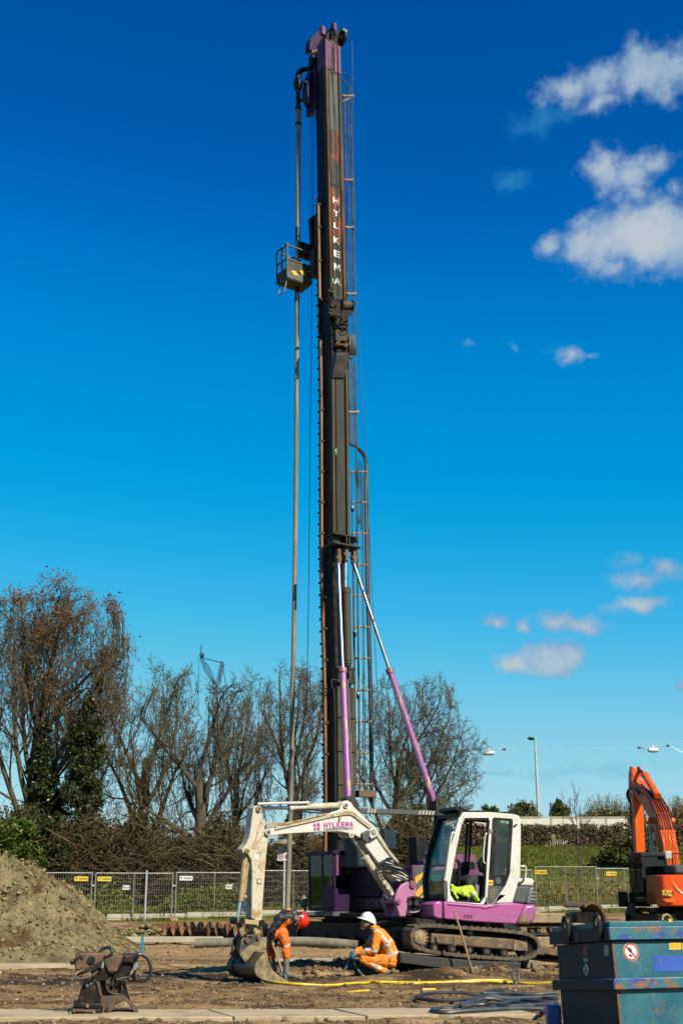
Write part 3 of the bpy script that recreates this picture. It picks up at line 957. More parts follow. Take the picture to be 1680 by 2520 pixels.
def leaves_mesh(name, P, S, m, parent=None, seed=1, aspect=.6, droop=.0, **props):
 """leaf-sized bent quads at P"""
 r = np.random.default_rng(seed)
 n = len(P)
 d = r.normal(size=(n, 3)); d[:, 2] -= droop; d /= np.linalg.norm(d, axis=1, keepdims=True)
 q = r.normal(size=(n, 3)); a = np.cross(d, q); a /= np.linalg.norm(a, axis=1, keepdims=True) + 1e-9
 S = np.broadcast_to(S, (n,))[:, None]
 V = np.stack([P, P + (d * .5 + a * aspect * .5) * S, P + d * S, P + (d * .5 - a * aspect * .5) * S], 1)
 F = np.arange(n * 4).reshape(n, 4)
 me = arrays_mesh(name, V.reshape(-1, 3), F)
 return link(name, me, m, parent, smooth=0, **props)


class Tree:
 def __init__(s, seed):
  s.r = random.Random(seed)
  s.br = {}

 def branch(s, p, d, L, r0, lev, maxlev, spec):
  r = s.r
  K = 5 if lev < 4 else 4
  pts = [Vector(p)]
  dd = Vector(d).normalized()
  trop, wob = spec['trop'][lev], spec['wob'][lev]
  for i in range(K - 1):
   dd = (dd + Vector((r.gauss(0, wob), r.gauss(0, wob), r.gauss(0, wob) + trop))).normalized()
   pts.append(pts[-1] + dd * (L / (K - 1)))
  tip = spec['tip'][lev]
  rr = [r0 * (1 - (1 - tip) * i / (K - 1)) for i in range(K)]
  s.br.setdefault(lev, []).append((pts, rr))
  if lev >= maxlev: return
  n = spec['n'][lev]
  n = n if r.random() > .35 else n - 1
  a0 = r.random() * 6.28
  for i in range(n):
   f = spec['from'][lev] + (1 - spec['from'][lev]) * (i + .5 + r.uniform(-.4, .4)) / n
   f = min(max(f, .05), 1)
   k = min(int(f * (K - 1)), K - 2); g = f * (K - 1) - k
   q = pts[k].lerp(pts[k + 1], g)
   ax = (pts[k + 1] - pts[k]).normalized()
   o = ax.orthogonal().normalized()
   o = Quaternion(ax, a0 + i * 2.4 + r.uniform(-.5, .5)) @ o
   ang = rad(spec['ang'][lev] * r.uniform(.7, 1.25))
   nd = ax * math.cos(ang) + o * math.sin(ang)
   rl = rr[k] * (1 - g) + rr[k + 1] * g
   ll = L * spec['len'][lev] * r.uniform(.65, 1.15) * (1.12 - .45 * f if lev else 1 - .25 * abs(f - .5))
   s.branch(q, nd, ll, min(rl * .85, max(rl * spec['thin'][lev], .007)), lev + 1, maxlev, spec)
  # the leader goes on
  if lev and lev < maxlev:
   s.branch(pts[-1], dd, L * .55, rr[-1], lev + 1, maxlev, spec)

 def lines(s, levs):
  L = [b for l in levs for b in s.br.get(l, [])]
  return np.array([[tuple(p) for p in b[0]] for b in L]), np.array([b[1] for b in L])


SPEC_OAK = dict(trop=[.03, .05, .025, .015, .01, .0], wob=[.05, .12, .15, .17, .18, .18], tip=[.6, .4, .35, .4, .5, .6], n=[7, 6, 6, 6, 5, 0],
    **{'from': [.30, .20, .15, .12, .1, .1]}, ang=[50, 46, 46, 46, 44, 42], len=[.86, .62, .55, .50, .44, .5], thin=[.52, .46, .42, .42, .5, .5])


def make_tree(label, at, H, seed, trunk_r, spec, twig=None, bark=None, lean=(0, 0), trunk_f=.36, maxlev=5, leaves=None, name='bare_tree', group=None, minr=.0085, crown=None):
 x, y = at
 z = gh(x, y)
 root = thing(name, label, 'tree', Matrix.Translation((x, y, z)), group)
 t = Tree(seed)
 t.branch((0, 0, -.1), (lean[0], lean[1], 1), H * trunk_f, trunk_r, 0, maxlev, spec)
 P_ = np.array([tuple(p) for b in t.br.values() for q in b for p in q[0]])
 k = H / np.quantile(P_[:, 2], .975)
 R0 = np.quantile(np.hypot(P_[:, 0] - lean[0] * P_[:, 2], P_[:, 1] - lean[1] * P_[:, 2]), .92)
 kr = crown / R0 if crown else k
 zc, zh = H * .58, H * .46
 for b in t.br.values():
  for pts, rr in b:
   for p in pts:
    p.z *= k
    ax_, ay_ = lean[0] * p.z, lean[1] * p.z
    f = min(1, max(0, p.z / (H * .25)))
    kk = k + (kr - k) * f
    dx, dy = p.x * kk - ax_ * kk / k, p.y * kk - ay_ * kk / k
    if crown:
     if p.z > H * .9: p.z = H * .9 + (p.z - H * .9) * .35
     e = crown * math.sqrt(max(.04, 1 - ((p.z - zc) / zh) ** 2 if p.z > zc else 1 - .6 * ((p.z - zc) / zc) ** 2))
     rr_ = math.hypot(dx, dy)
     if rr_ > e: dx, dy = dx * (e + (rr_ - e) * .3) / rr_, dy * (e + (rr_ - e) * .3) / rr_
    p.x, p.y = ax_ + dx, ay_ + dy
 if crown:
  rr0 = random.Random(seed)
  def inside(q):
   e = crown * 1.1 * math.sqrt(max(.0, 1 - ((q.z - zc) / zh) ** 2 if q.z > zc else 1 - .6 * ((q.z - zc) / zc) ** 2))
   return math.hypot(q.x - lean[0] * q.z, q.y - lean[1] * q.z) < e * rr0.uniform(.95, 1.22)
  for l in t.br:
   if l > 2: t.br[l] = [b for b in t.br[l] if inside(b[0][-1])]
 thick = [l for l in (0, 1, 2) if l in t.br]
 L, R = t.lines(thick)
 batch_tubes('trunk', L, np.maximum(R, minr * 1.2), 7, bark or MT['bark'], root)
 if maxlev > 3:
  L, R = t.lines([3])
  batch_tubes('branches', L, np.maximum(R, minr * 1.1), 3, bark or MT['bark'], root, kind='stuff')
 L, R = t.lines([l for l in t.br if l > (3 if maxlev > 3 else 2)])
 batch_tubes('crown', L, np.maximum(R, minr), 3, twig or MT['twig'], root)
 if leaves:
  cnt, size, mm, zmin = leaves
  r = np.random.default_rng(seed)
  T = L[:, -1]
  # withered leaves hang on in clusters, mostly high and on the outside
  cl = vnoise(T[:, 0] * .9 + 40, T[:, 2] * .9) * .6 + vnoise(T[:, 1] * 1.1 + 7, T[:, 2] * 1.1 + 3) * .4
  w = np.clip((T[:, 2] / H - zmin) * 1.6, 0, 1) * np.clip((cl - .42) * 6, .02, 1)
  sel = r.choice(len(T), cnt, p=w / w.sum())
  P = T[sel] + r.normal(size=(cnt, 3)) * .16
  leaves_mesh('withered_leaves', P, size * (.6 + r.random(cnt) * .8), mm, root, seed, kind='stuff')
 return root


def spec(**k):
 d = dict(SPEC_OAK); d.update(k); return d


G_TREE = 'bare trees along the path behind the fence'
def zt(v, Y):
 return W(840, v, Y).z


for lab, u, Y, v, seed, tr, cr, kw, nm, lv, ln, tf, red in [
  ('tallest tree at the left edge, bare with rust brown leaves in its upper crown', 52, 66, 1420, 21, .42, 4.7, dict(n=[12, 8, 6, 6, 6, 0], ang=[36, 36, 38, 38, 38, 38], trop=[.02, .10, .07, .05, .03, .02]), 'oak_tree', (6500, .14, .45), (.02, 0), .30, 1),
  ('rust leaved oak right of the tallest tree, lower and slanting out over the ivy', 205, 69, 1585, 33, .26, 3.0, dict(n=[7, 6, 6, 6, 5, 0], ang=[36, 38, 38, 38, 38, 38]), 'oak_tree', (3600, .14, .5), (.0, 0), .32, 1),
  ('spreading bare tree with low forked limbs left of the far blue crane', 345, 68, 1615, 45, .40, 3.9, dict(n=[8, 6, 6, 6, 5, 0]), 'bare_tree', None, (0, 0), .26, 0),
  ('bare tree with wide level limbs below the far blue crane', 500, 66, 1662, 58, .40, 4.0, dict(n=[8, 6, 6, 6, 5, 0], ang=[54, 42, 42, 42, 40, 40]), 'bare_tree', None, (0, 0), .30, 0),
  ('thin bare tree between the far blue crane and the hanging pipe', 575, 73, 1655, 59, .26, 3.2, dict(n=[7, 6, 6, 6, 5, 0]), 'bare_tree', None, (0, 0), .30, 0),
  ('ivy footed bare tree seen between the hanging pipe and the mast', 735, 69, 1620, 61, .36, 3.3, dict(n=[7, 6, 6, 6, 5, 0], ang=[40, 42, 42, 42, 40, 40]), 'bare_tree', None, (0, 0), .36, 0),
  ('many stemmed bare tree fanning out behind the right strut of the mast', 960, 71, 1640, 77, .30, 4.0, dict(n=[10, 6, 6, 6, 5, 0], ang=[40, 40, 42, 42, 40, 40], **{'from': [.10, .2, .15, .12, .1, .1]}), 'bare_tree', None, (.05, 0), .24, 0),
  ('low bare tree leaning out to the right beside the striped beam', 1040, 73, 1765, 88, .24, 3.4, dict(n=[8, 6, 6, 6, 5, 0], ang=[46, 42, 42, 42, 40, 40]), 'bare_tree', None, (.18, 0), .30, 0)]:
 p = W(u, 2120, Y)
 make_tree(lab, (p.x, p.y), zt(v, Y) - gh(p.x, p.y), seed, tr, spec(**kw), MT['twigred'] if red else MT['twig'], MT['barkgreen'] if seed % 2 else MT['bark'], ln,
     trunk_f=tf, name=nm, group=G_TREE, crown=cr, leaves=(lv[0], lv[1], MT['oakleaf'], lv[2]) if lv else None)


def leafy_mass(label, at, H, radii, seed, m, n, size, name, cat='tree', taper=.35, stem=True, zlow=.0, group=None, clumps=60):
 """an uneven crown: leaf clumps spread through the volume, gaps between them"""
 x, y = at
 z = gh(x, y)
 root = thing(name, label, cat, Matrix.Translation((x, y, z)), group)
 r = np.random.default_rng(seed)
 c = r.normal(size=(clumps, 3)); c /= np.linalg.norm(c, axis=1, keepdims=True); c *= (r.random((clumps, 1)) ** .45)
 hz = (c[:, 2] + 1) / 2
 w = (1 - hz * (1 - taper))
 C = np.stack([c[:, 0] * radii[0] * w, c[:, 1] * radii[1] * w, zlow * H + hz * H * (1 - zlow)], -1)
 cr = (.16 + r.random(clumps) * .22) * min(radii[0], radii[1], H / 2) * 1.1
 k = r.integers(0, clumps, n)
 d = r.normal(size=(n, 3)); d /= np.linalg.norm(d, axis=1, keepdims=True)
 P = C[k] + d * (cr[k] * r.random(n) ** .4)[:, None]
 P = P[P[:, 2] > -.1]
 leaves_mesh('crown', P, size * (.6 + r.random(len(P)) * .8), m, root, seed, kind='stuff')
 if stem:
  b = MB(); b.tube([(0, 0, -.2), (.05, 0, H * .4), (0, .05, H * .85)], [H * .02, H * .015, H * .006], 7)
  b.build('trunk', MT['bark'], root)
 return root


G_IVY = 'ivy clad trunks among the bare trees'
p = W(198, 2120, 64)
leafy_mass('dark evergreen column between the rust leaved oak and the first spreading tree', (p.x, p.y), 11.2, (1.25, 1.25), 3, MT['ivy'], 16000, .17, 'evergreen_tree', taper=.55, clumps=110)
p = W(82, 2120, 65.5)
leafy_mass('ivy thick trunk standing in front of the tallest tree', (p.x, p.y), 9.8, (1.0, 1.0), 4, MT['ivy'], 11000, .16, 'ivy_clad_trunk', taper=.45, group=G_IVY, clumps=80)
p = W(128, 2120, 65)
leafy_mass('lower ivy clad trunk right beside the evergreen column', (p.x, p.y), 7.2, (.9, .9), 5, MT['ivy'], 8000, .16, 'ivy_clad_trunk', taper=.6, group=G_IVY, clumps=60)
p = W(345, 2120, 66.5)
leafy_mass('short ivy clad stump at the fork of the first spreading tree', (p.x, p.y), 5.6, (.55, .6), 6, MT['ivy'], 4500, .15, 'ivy_clad_trunk', taper=.6, group=G_IVY, clumps=40)
p = W(716, 2120, 66)
leafy_mass('ivy wrapped trunk just right of the hanging pipe', (p.x, p.y), 5.5, (.6, .6), 7, MT['ivy'], 4500, .15, 'ivy_clad_trunk', taper=.7, group=G_IVY, clumps=40)
p = W(30, 2120, 60.5)
leafy_mass('bright green laurel bush at the left edge over the clay heap', (p.x, p.y), 4.4, (2.2, 1.4), 8, MT['greenleaf'], 9000, .17, 'laurel_bush', 'bush', taper=.8, stem=False, clumps=90)
p = W(120, 2120, 62)
leafy_mass('dark low laurel bush right of the bright green one', (p.x, p.y), 4.8, (2.6, 1.4), 9, MT['ivy'], 10000, .17, 'laurel_bush', 'bush', taper=.8, stem=False, clumps=90)


def thicket():
 """the tangled undergrowth that fills the strip under the trees"""
 r = np.random.default_rng(31)
 n = 14000
 x = -19 + r.random(n) * 24; y = 61.0 + r.random(n) * 6.5
 top = 4.5 + 2.4 * (fbm(x * .5, y * .1, 3) * 2) - np.clip((x - 1.0) * .16, 0, 1.6)
 z0 = ghn(x, y, False) + r.random(n) ** .8 * top * .8
 K = 5
 d = r.normal(size=(n, 3)); d[:, 2] = np.abs(d[:, 2]) * .8; d[:, 1] *= .7
 d /= np.linalg.norm(d, axis=1, keepdims=True)
 Ln = .7 + r.random(n) ** 2 * 2.1
 pts = np.empty((n, K, 3)); pts[:, 0] = np.stack([x, y, z0], -1)
 for i in range(1, K):
  d = d + r.normal(size=(n, 3)) * .24; d[:, 2] -= .13
  d /= np.linalg.norm(d, axis=1, keepdims=True)
  pts[:, i] = pts[:, i - 1] + d * (Ln / (K - 1))[:, None]
 R = (.010 + r.random(n) ** 4 * .022)[:, None] * np.linspace(1, .6, K)[None]
 batch_tubes('undergrowth_brushwood', pts, R, 3, MT['brush'], kind='stuff')
 n = 52000
 x = -19 + r.random(n) * 24; y = 61.5 + r.random(n) * 6.0
 top = 4.2 + 2.4 * (fbm(x * .5, y * .1, 3) * 2) - np.clip((x - 1.0) * .16, 0, 1.6)
 zz = r.random(n) ** .9 * top
 k = vnoise(x * .8, zz * 1.1) + r.random(n) * .35 > .42
 P = np.stack([x, y, ghn(x, y, False) + zz], -1)[k]
 leaves_mesh('undergrowth_leaves', P, .13 + r.random(len(P)) * .16, MT['brushleaf'], None, 32, kind='stuff')
 # nettles and fresh green along the fence
 n = 26000
 x = -19 + r.random(n) * 30; y = 60.6 + .303 * x + r.random(n) ** 1.4 * 3.0
 h = .2 + 1.9 * np.clip(vnoise(x * .55, y * .4) - .28, 0, 1)
 P = np.stack([x, y, ghn(x, y, False) + r.random(n) * h], -1)
 leaves_mesh('green_verge_plants', P, .09 + r.random(n) * .13, MT['grassblade'], None, 33, droop=-.5, kind='stuff')


thicket()


def blades(name, x, y, h, w, m, seed, lean=.35):
 """upright blades of grass or weed stems"""
 r = np.random.default_rng(seed)
 n = len(x)
 z = ghn(x, y, True)
 a = r.random(n) * 6.283
 dx, dy = np.cos(a), np.sin(a)
 l = (r.random(n) - .3) * lean
 P0 = np.stack([x - dx * w / 2, y - dy * w / 2, z], -1); P1 = np.stack([x + dx * w / 2, y + dy * w / 2, z], -1)
 P2 = np.stack([x + l * h * dy, y + l * h * dx, z + h], -1)
 V = np.stack([P0, P1, P2], 1).reshape(-1, 3)
 me = arrays_mesh(name, V, np.arange(3 * n).reshape(n, 3))
 return link(name, me, m, smooth=0, kind='stuff')


def grasses():
 r = np.random.default_rng(41)
 # the grassy embankment on the right
 n = 60000
 x = 3 + r.random(n) * 28; y = 62 + .303 * x + r.random(n) * (23 - .303 * x)
 blades('embankment_grass', x, y, .06 + r.random(n) * .16 * (vnoise(x * .5, y * .5) + .2), .06 + r.random(n) * .08, MT['grassblade'], 42)
 n = 9000
 x = 6.5 + r.random(n) * 19; y = 60.6 + .303 * x + r.random(n) ** 1.5 * 5.0
 k = vnoise(x * .7, y * .7 + 5) > .35
 blades('yellowed_weeds', x[k], y[k], .15 + r.random(n)[k] * 1.3 * np.clip(vnoise(x * 1.1, y * 1.1 + 9)[k] - .15, .1, 1), .05 + r.random(n)[k] * .05, MT['reed'], 43, .5)
 n = 12000
 x = -19 + r.random(n) * 44; y = 57.0 + .303 * x + r.random(n) * 2.4
 k = vnoise(x * .9, y * .9 + 5) > .42
 blades('grass_at_fence_foot', x[k], y[k], .06 + r.random(n)[k] * .20, .03 + r.random(n)[k] * .03, MT['grassblade'], 44)
 n = 9000
 x = 5 + r.random(n) * 22; y = 59.8 + .303 * x + r.random(n) * 2.4
 blades('verge_grass', x, y, .1 + r.random(n) * .35, .04, MT['grassblade'], 45)
 # leafy yellow-green weeds behind the right fence
 n = 9000
 x = 6.8 + r.random(n) * 18; y = 60.9 + .303 * x + r.random(n) * 2.6
 h = 1.5 * np.clip(vnoise(x * .55 + 3, y * .3) - .2, 0, 1)
 P = np.stack([x, y, ghn(x, y) + r.random(n) * h], -1)
 leaves_mesh('leafy_weeds', P, .08 + r.random(n) * .12, MT['reed'], None, 46, kind='stuff')


grasses()


# ------------------------------------------------------------------ the barrier wall, hedge and what stands behind
def barrier_wall():
 zt, zb, Y = W(1500, 2013, 91).z, W(1500, 2040, 91).z - 1.2, 91
 root = thing('barrier_wall', 'long white barrier wall along the top of the grass embankment', 'wall', Matrix.Translation((0, Y, 0)))
 x0 = W(1085, 2020, 91).x
 x = x0
 while x < 34:
  b = MB(); b.box(x + .02, x + 3.98, -.08, .08, zb, zt - .02 * ((int(x) % 3)))
  b.build('panel', MT['wallwhite'], root, bevel=.02)
  b = MB(); b.box(x - .06, x + .06, -.13, .13, zb, zt - .06); b.build('post', MT['conckerb'], root)
  x += 4
 b = MB(); b.box(x0, x, -.12, .12, zt + .005, zt + .09); b.build('coping', MT['conckerb'], root)


barrier_wall()


def hedge():
 r = np.random.default_rng(52)
 Y = 86
 z = gh(14, Y)
 root = thing('clipped_hedge', 'long brown beech hedge below the white barrier wall', 'hedge', Matrix.Translation((14, Y, z)))
 n = 46000
 x = -10.5 + r.random(n) * 30; y = (r.random(n) - .5) * 1.1
 top = W(1300, 2030, Y).z - z + fbm((x + 14) * 1.2, y, 3) * .35
 zz = r.random(n) ** .8 * top
 k = vnoise(x * 2.2, zz * 2.0) > .24
 leaves_mesh('crown', np.stack([x, y, zz], -1)[k], .10 + r.random(k.sum()) * .12, MT['hedgeleaf'], root, 53, kind='stuff')
 n = 900
 x = -10.5 + r.random(n) * 30; y = (r.random(n) - .5) * .9
 K = 4
 L = np.zeros((n, K, 3))
 for i in range(K): L[:, i] = np.stack([x + r.normal(size=n) * .07 * i, y, i * 1.4 / (K - 1) * np.ones(n)], -1)
 batch_tubes('stems', L, np.full((n, K), .02), 3, MT['brush'], root, kind='stuff')


hedge()

G_BUSH = 'round evergreen bushes above the white wall'
for lab, u, v0, v1, ru, sd in [
  ('smallest round evergreen bush above the wall, over the white cab roof', 1203, 1980, 2016, 26, 61),
  ('dark evergreen bush above the wall just left of the lamp post', 1285, 1976, 2018, 46, 62),
  ('round evergreen bush above the wall just right of the lamp post', 1372, 1974, 2014, 27, 63),
  ('low wide evergreen bush below the tall bare willow above the wall', 1470, 2000, 2014, 90, 64),
  ('evergreen bush at the right edge above the wall, behind the orange boom', 1668, 1998, 2014, 30, 65),
  ('small dark evergreen bush peeping over the striped beam\'s right end', 1112, 1986, 2014, 22, 66)]:
 Y = 96
 a, b2 = W(u, v0, Y), W(u, v1, Y)
 zg = gh(a.x, Y)
 R = ru / 31.0
 leafy_mass(lab, (a.x, Y), a.z - zg, (R, R), sd, MT['evergreen'], 3200, .20, 'evergreen_bush', 'bush', taper=.75, stem=True, zlow=max(0, (b2.z - .9 - zg) / (a.z - zg)), group=G_BUSH, clumps=26)


def bush_twigs(label, u, v0, u_half, Y, seed, n, name, m=None):
 """a bush of many thin upright stems"""
 r = np.random.default_rng(seed)
 a = W(u, v0, Y)
 zg = gh(a.x, Y)
 H = a.z - zg
 root = thing(name, label, 'bush', Matrix.Translation((a.x, Y, zg)))
 K = 5
 R = u_half / 31.0
 L = np.zeros((n, K, 3))
 bx, by = r.normal(size=n) * R * .25, r.normal(size=n) * R * .25
 hh = H * (.62 + .38 * r.random(n))
 a2 = r.random(n) * 6.283; sp = r.random(n) ** .6 * R
 for i in range(K):
  f = i / (K - 1)
  L[:, i] = np.stack([bx + np.cos(a2) * sp * f ** 1.4 + r.normal(size=n) * .05, by + np.sin(a2) * sp * f ** 1.4, hh * (1 - .25 * (sp / R) ** 2) * f], -1)
 batch_tubes('stems', L, np.linspace(.028, .012, K)[None] * np.ones((n, 1)), 3, m or MT['brush'], root, kind='stuff')
 k = r.integers(0, n, 2600); f = .5 + r.random(2600) * .5
 P = L[k, 0] * (1 - f)[:, None] + L[k, -1] * f[:, None] + r.normal(size=(2600, 3)) * .12
 leaves_mesh('budding_leaves', P, .12, MT['reed'], root, seed, kind='stuff')


bush_twigs('tall rounded willow bush with yellowish bare shoots above the white wall', 1492, 1948, 70, 97, 71, 420, 'willow_bush')
p = W(1535, 2120, 74)
leafy_mass('dark green shrub on the grass slope just left of the orange excavator\'s cab', (p.x, p.y), 1.7, (2.4, 1.3), 81, MT['evergreen'], 5000, .17, 'dark_shrub', 'bush', taper=.6, stem=False)
bush_twigs('thin greyish shrub in front of the wall just left of the orange excavator\'s stick', 1562, 1940, 24, 88, 72, 120, 'bare_shrub', MT['twig'])
bush_twigs('feathery bare shrub at the right edge behind the orange boom', 1664, 1945, 34, 89, 73, 150, 'bare_shrub', MT['twig'])

q = W(1427, 2175, 63)
make_tree('slender bare sapling on the grass slope in front of the hedge', (q.x, q.y), W(1432, 1940, 63).z - gh(q.x, q.y), 91, .055,
    spec(n=[9, 4, 3, 0], ang=[42, 40, 40, 40], len=[.30, .5, .5, .5], trop=[.02, .12, .08, .05], wob=[.02, .1, .15, .2], tip=[.3, .4, .5, .6], **{'from': [.42, .2, .1, .1]}), MT['twig'], MT['bark'], trunk_f=.9, maxlev=3, name='sapling', minr=.010)


def lamp_post():
 Y = 104
 base = W(1326, 2040, Y); zg = gh(base.x, Y)
 top = W(1316, 1816, Y)
 root = thing('street_lamp', 'tall grey street lamp post rising behind the white wall', 'street lamp', Matrix.Translation((base.x, Y, zg)))
 h = top.z - zg
 b = MB(); b.tube([(0, 0, -.2), (0, 0, h * .45), (0, 0, h)], [.16, .13, .085], 12); b.build('pole', MT['lamp_grey'], root)
 b = MB(); b.lathe((-.05, 0, h - .08), (-1, 0, .08), [(0, .07), (.06, .1), (.2, .14), (.42, .14), (.54, .09), (.58, .02)], 12); b.build('lamp_head', MT['black'], root)


lamp_post()


def span_lamps():
 """two luminaires on a wire stretched across the road"""
 Y = 86
 ends = [W(880, 1850, Y), W(1168, 1842, Y), W(1240, 1844, Y), W(1572, 1840, Y), W(1642, 1833, Y), W(1760, 1800, Y)]
 b = MB(); b.tube(ends, .007, 5)
 b.tube([W(1642, 1833, Y), W(1790, 1905, Y)], .008, 5)
 o = b.build('span_wire', MT['lightgrey']); tag(o, 'thin wire strung across the sky carrying two road lamps', 'wire')
 for (u0, v0), (u1, v1), (lu, lv), lab in (((1168, 1842), (1240, 1844), (1203, 1853), 'white road lamp hanging on the wire beside the right bare tree'),
             ((1572, 1840), (1642, 1835), (1606, 1846), 'white road lamp hanging on the wire over the orange boom')):
  a, c, l = W(u0, v0, Y), W(u1, v1, Y), W(lu, lv, Y)
  root = thing('hanging_road_lamp', lab, 'lamp', Matrix.Translation(l), 'road lamps on the span wire')
  b = MB(); b.tube([a - l, c - l], .022, 6); b.build('carrier_bar', MT['lamp_grey'], root)
  b = MB(); b.tube([a - l, (-.5, 0, .02)], .014, 5); b.build('feed_cable', MT['black'], root)
  b = MB(); b.sphere(a - l, .09, 8, (1.6, 1, 1)); b.sphere(c - l, .09, 8, (1.6, 1, 1)); b.build('insulator', MT['grey'], root)
  b = MB(); b.lathe((-.36, 0, 0), (1, 0, 0), [(0, .1), (.05, .15), (.36, .18), (.66, .15), (.72, .09)], 14)
  b.box(-.08, .08, -.05, .05, .12, .30); b.build('lamp_housing', MT['sign'], root)


span_lamps()


def far_crane():
 """lattice boom crane whose tip shows over the trees"""
 Y = 150
 P = zoom(440, 1580, 4.2)
 w = lambda x, y: W(*P((x, y)), Y)
 tip, heel, ktop, kbot = w(230, 160), w(372, 432), w(452, 215), w(408, 425)
 zg = gh(heel.x, Y)
 root = thing('lattice_crane', 'far blue lattice boom crane rising above the bare trees', 'crane', Matrix.Translation((heel.x, Y, zg)))
 o = Vector((heel.x, Y, zg))
 mid = tip.lerp(heel, .52)
 ax = (heel - tip).normalized(); sd = Vector((0, 1, 0)).cross(ax).normalized()

 def lat(b, p0, p1, w0, wm, w1, bays, t):
  sec = []
  for i in range(bays + 1):
   f = i / bays
   ww = (w0 + (wm - w0) * min(1, f * 2.2)) if f < .5 else (w1 + (wm - w1) * min(1, (1 - f) * 2.2))
   c = p0.lerp(p1, f)
   sec.append([c + sd * (sx * ww / 2) + Vector((0, sy * ww / 2, 0)) for sx, sy in ((-1, -1), (1, -1), (1, 1), (-1, 1))])
  for i in range(bays):
   for k in range(4):
    b.beam(sec[i][k], sec[i + 1][k], t, t)
    b.beam(sec[i][k], sec[i + 1][(k + 1) % 4], t * .7, t * .7)
    b.beam(sec[i][k], sec[i][(k + 1) % 4], t * .7, t * .7)
 b = MB(); lat(b, tip - o, heel - o, .16, .72, .3, 12, .09); b.build('lattice_boom', MT['craneblue'], root)
 b = MB(); b.lathe(tip - o + Vector((.1, -.5, .3)), (0, 1, 0), [(0, .22), (.2, .28), (.8, .28), (1.0, .22)], 14)
 b.tube([tip - o, tip - o + Vector((-.05, 0, 1.6))], .06, 6); b.build('head_sheave', MT['cranedark'], root)
 for dy in (-.7, .7):
  b = MB()
  for dx in (-.15, .15):
   b.beam(kbot - o + Vector((dx, dy, 0)), ktop - o + Vector((dx, dy, 0)), .10, .10)
  for i in range(6):
   f = i / 5; c = kbot.lerp(ktop, f) - o
   b.beam(c + Vector((-.15, dy, 0)), c + Vector((.15, dy, 0)), .09, .09)
  b.build('gantry_mast', MT['cranedark'], root)
 b = MB(); b.tube([tip - o, ktop - o], .06, 6); b.tube([ktop - o, kbot - o + Vector((1.4, 0, -3))], .05, 6)
 b.tube([tip - o + Vector((-.25, 0, 0)), tip - o + Vector((-.15, 0, -6))], .03, 5); b.build('stay_cable', MT['cranedark'], root)
 # lower boom and machine, behind the trees
 low = Vector((1.4, 0, 3.4))
 b = MB(); lat(b, heel - o, low, .4, .6, .5, 9, .07); b.build('mast_column', MT['mastrust'], root)
 b = MB(); b.box(-1.2, 4.6, -1.6, 1.6, 1.4, 3.6); b.build('machine_house', MT['craneblue'], root, bevel=.1)
 b = MB(); b.box(-2.6, 4.0, -2.4, -1.4, 0, 1.1); b.box(-2.6, 4.0, 1.4, 2.4, 0, 1.1); b.box(-1, 2.4, -1.4, 1.4, .5, 1.38); b.build('crawler', MT['black'], root, bevel=.2)


far_crane()


# ------------------------------------------------------------------ site fence, kerb, sign
def fence_y(x):
 return 58.25 + .303 * x


def on_fence(u, off=0.0, v=2200):
 """ground point of photo column u on the fence line"""
 k = (u - 840) / FPX / ray(840, v).y
 Y = (58.25 + off) / (1 - .303 * k)
 return Vector((k * Y, Y, gh(k * Y, Y)))


def sign_strip(parent, x, z, w=.62, h=.2, m=None):
 b = MB(); b.box(x - w / 2, x + w / 2, -.035, -.028, z - h / 2, z + h / 2)
 s = b.build('sign_plate', m or MT['yellow'], parent)
 b = MB()
 b.prism([(x - w * .42, z + .05), (x - w * .27, z + .05), (x - w * .345, z - .05)], -.042, -.036)
 for i in range(6): b.box(x - .08 + i * .06, x - .045 + i * .06, -.042, -.036, z - .035, z + .035)
 b.build('print', MT['blackmark'], s)


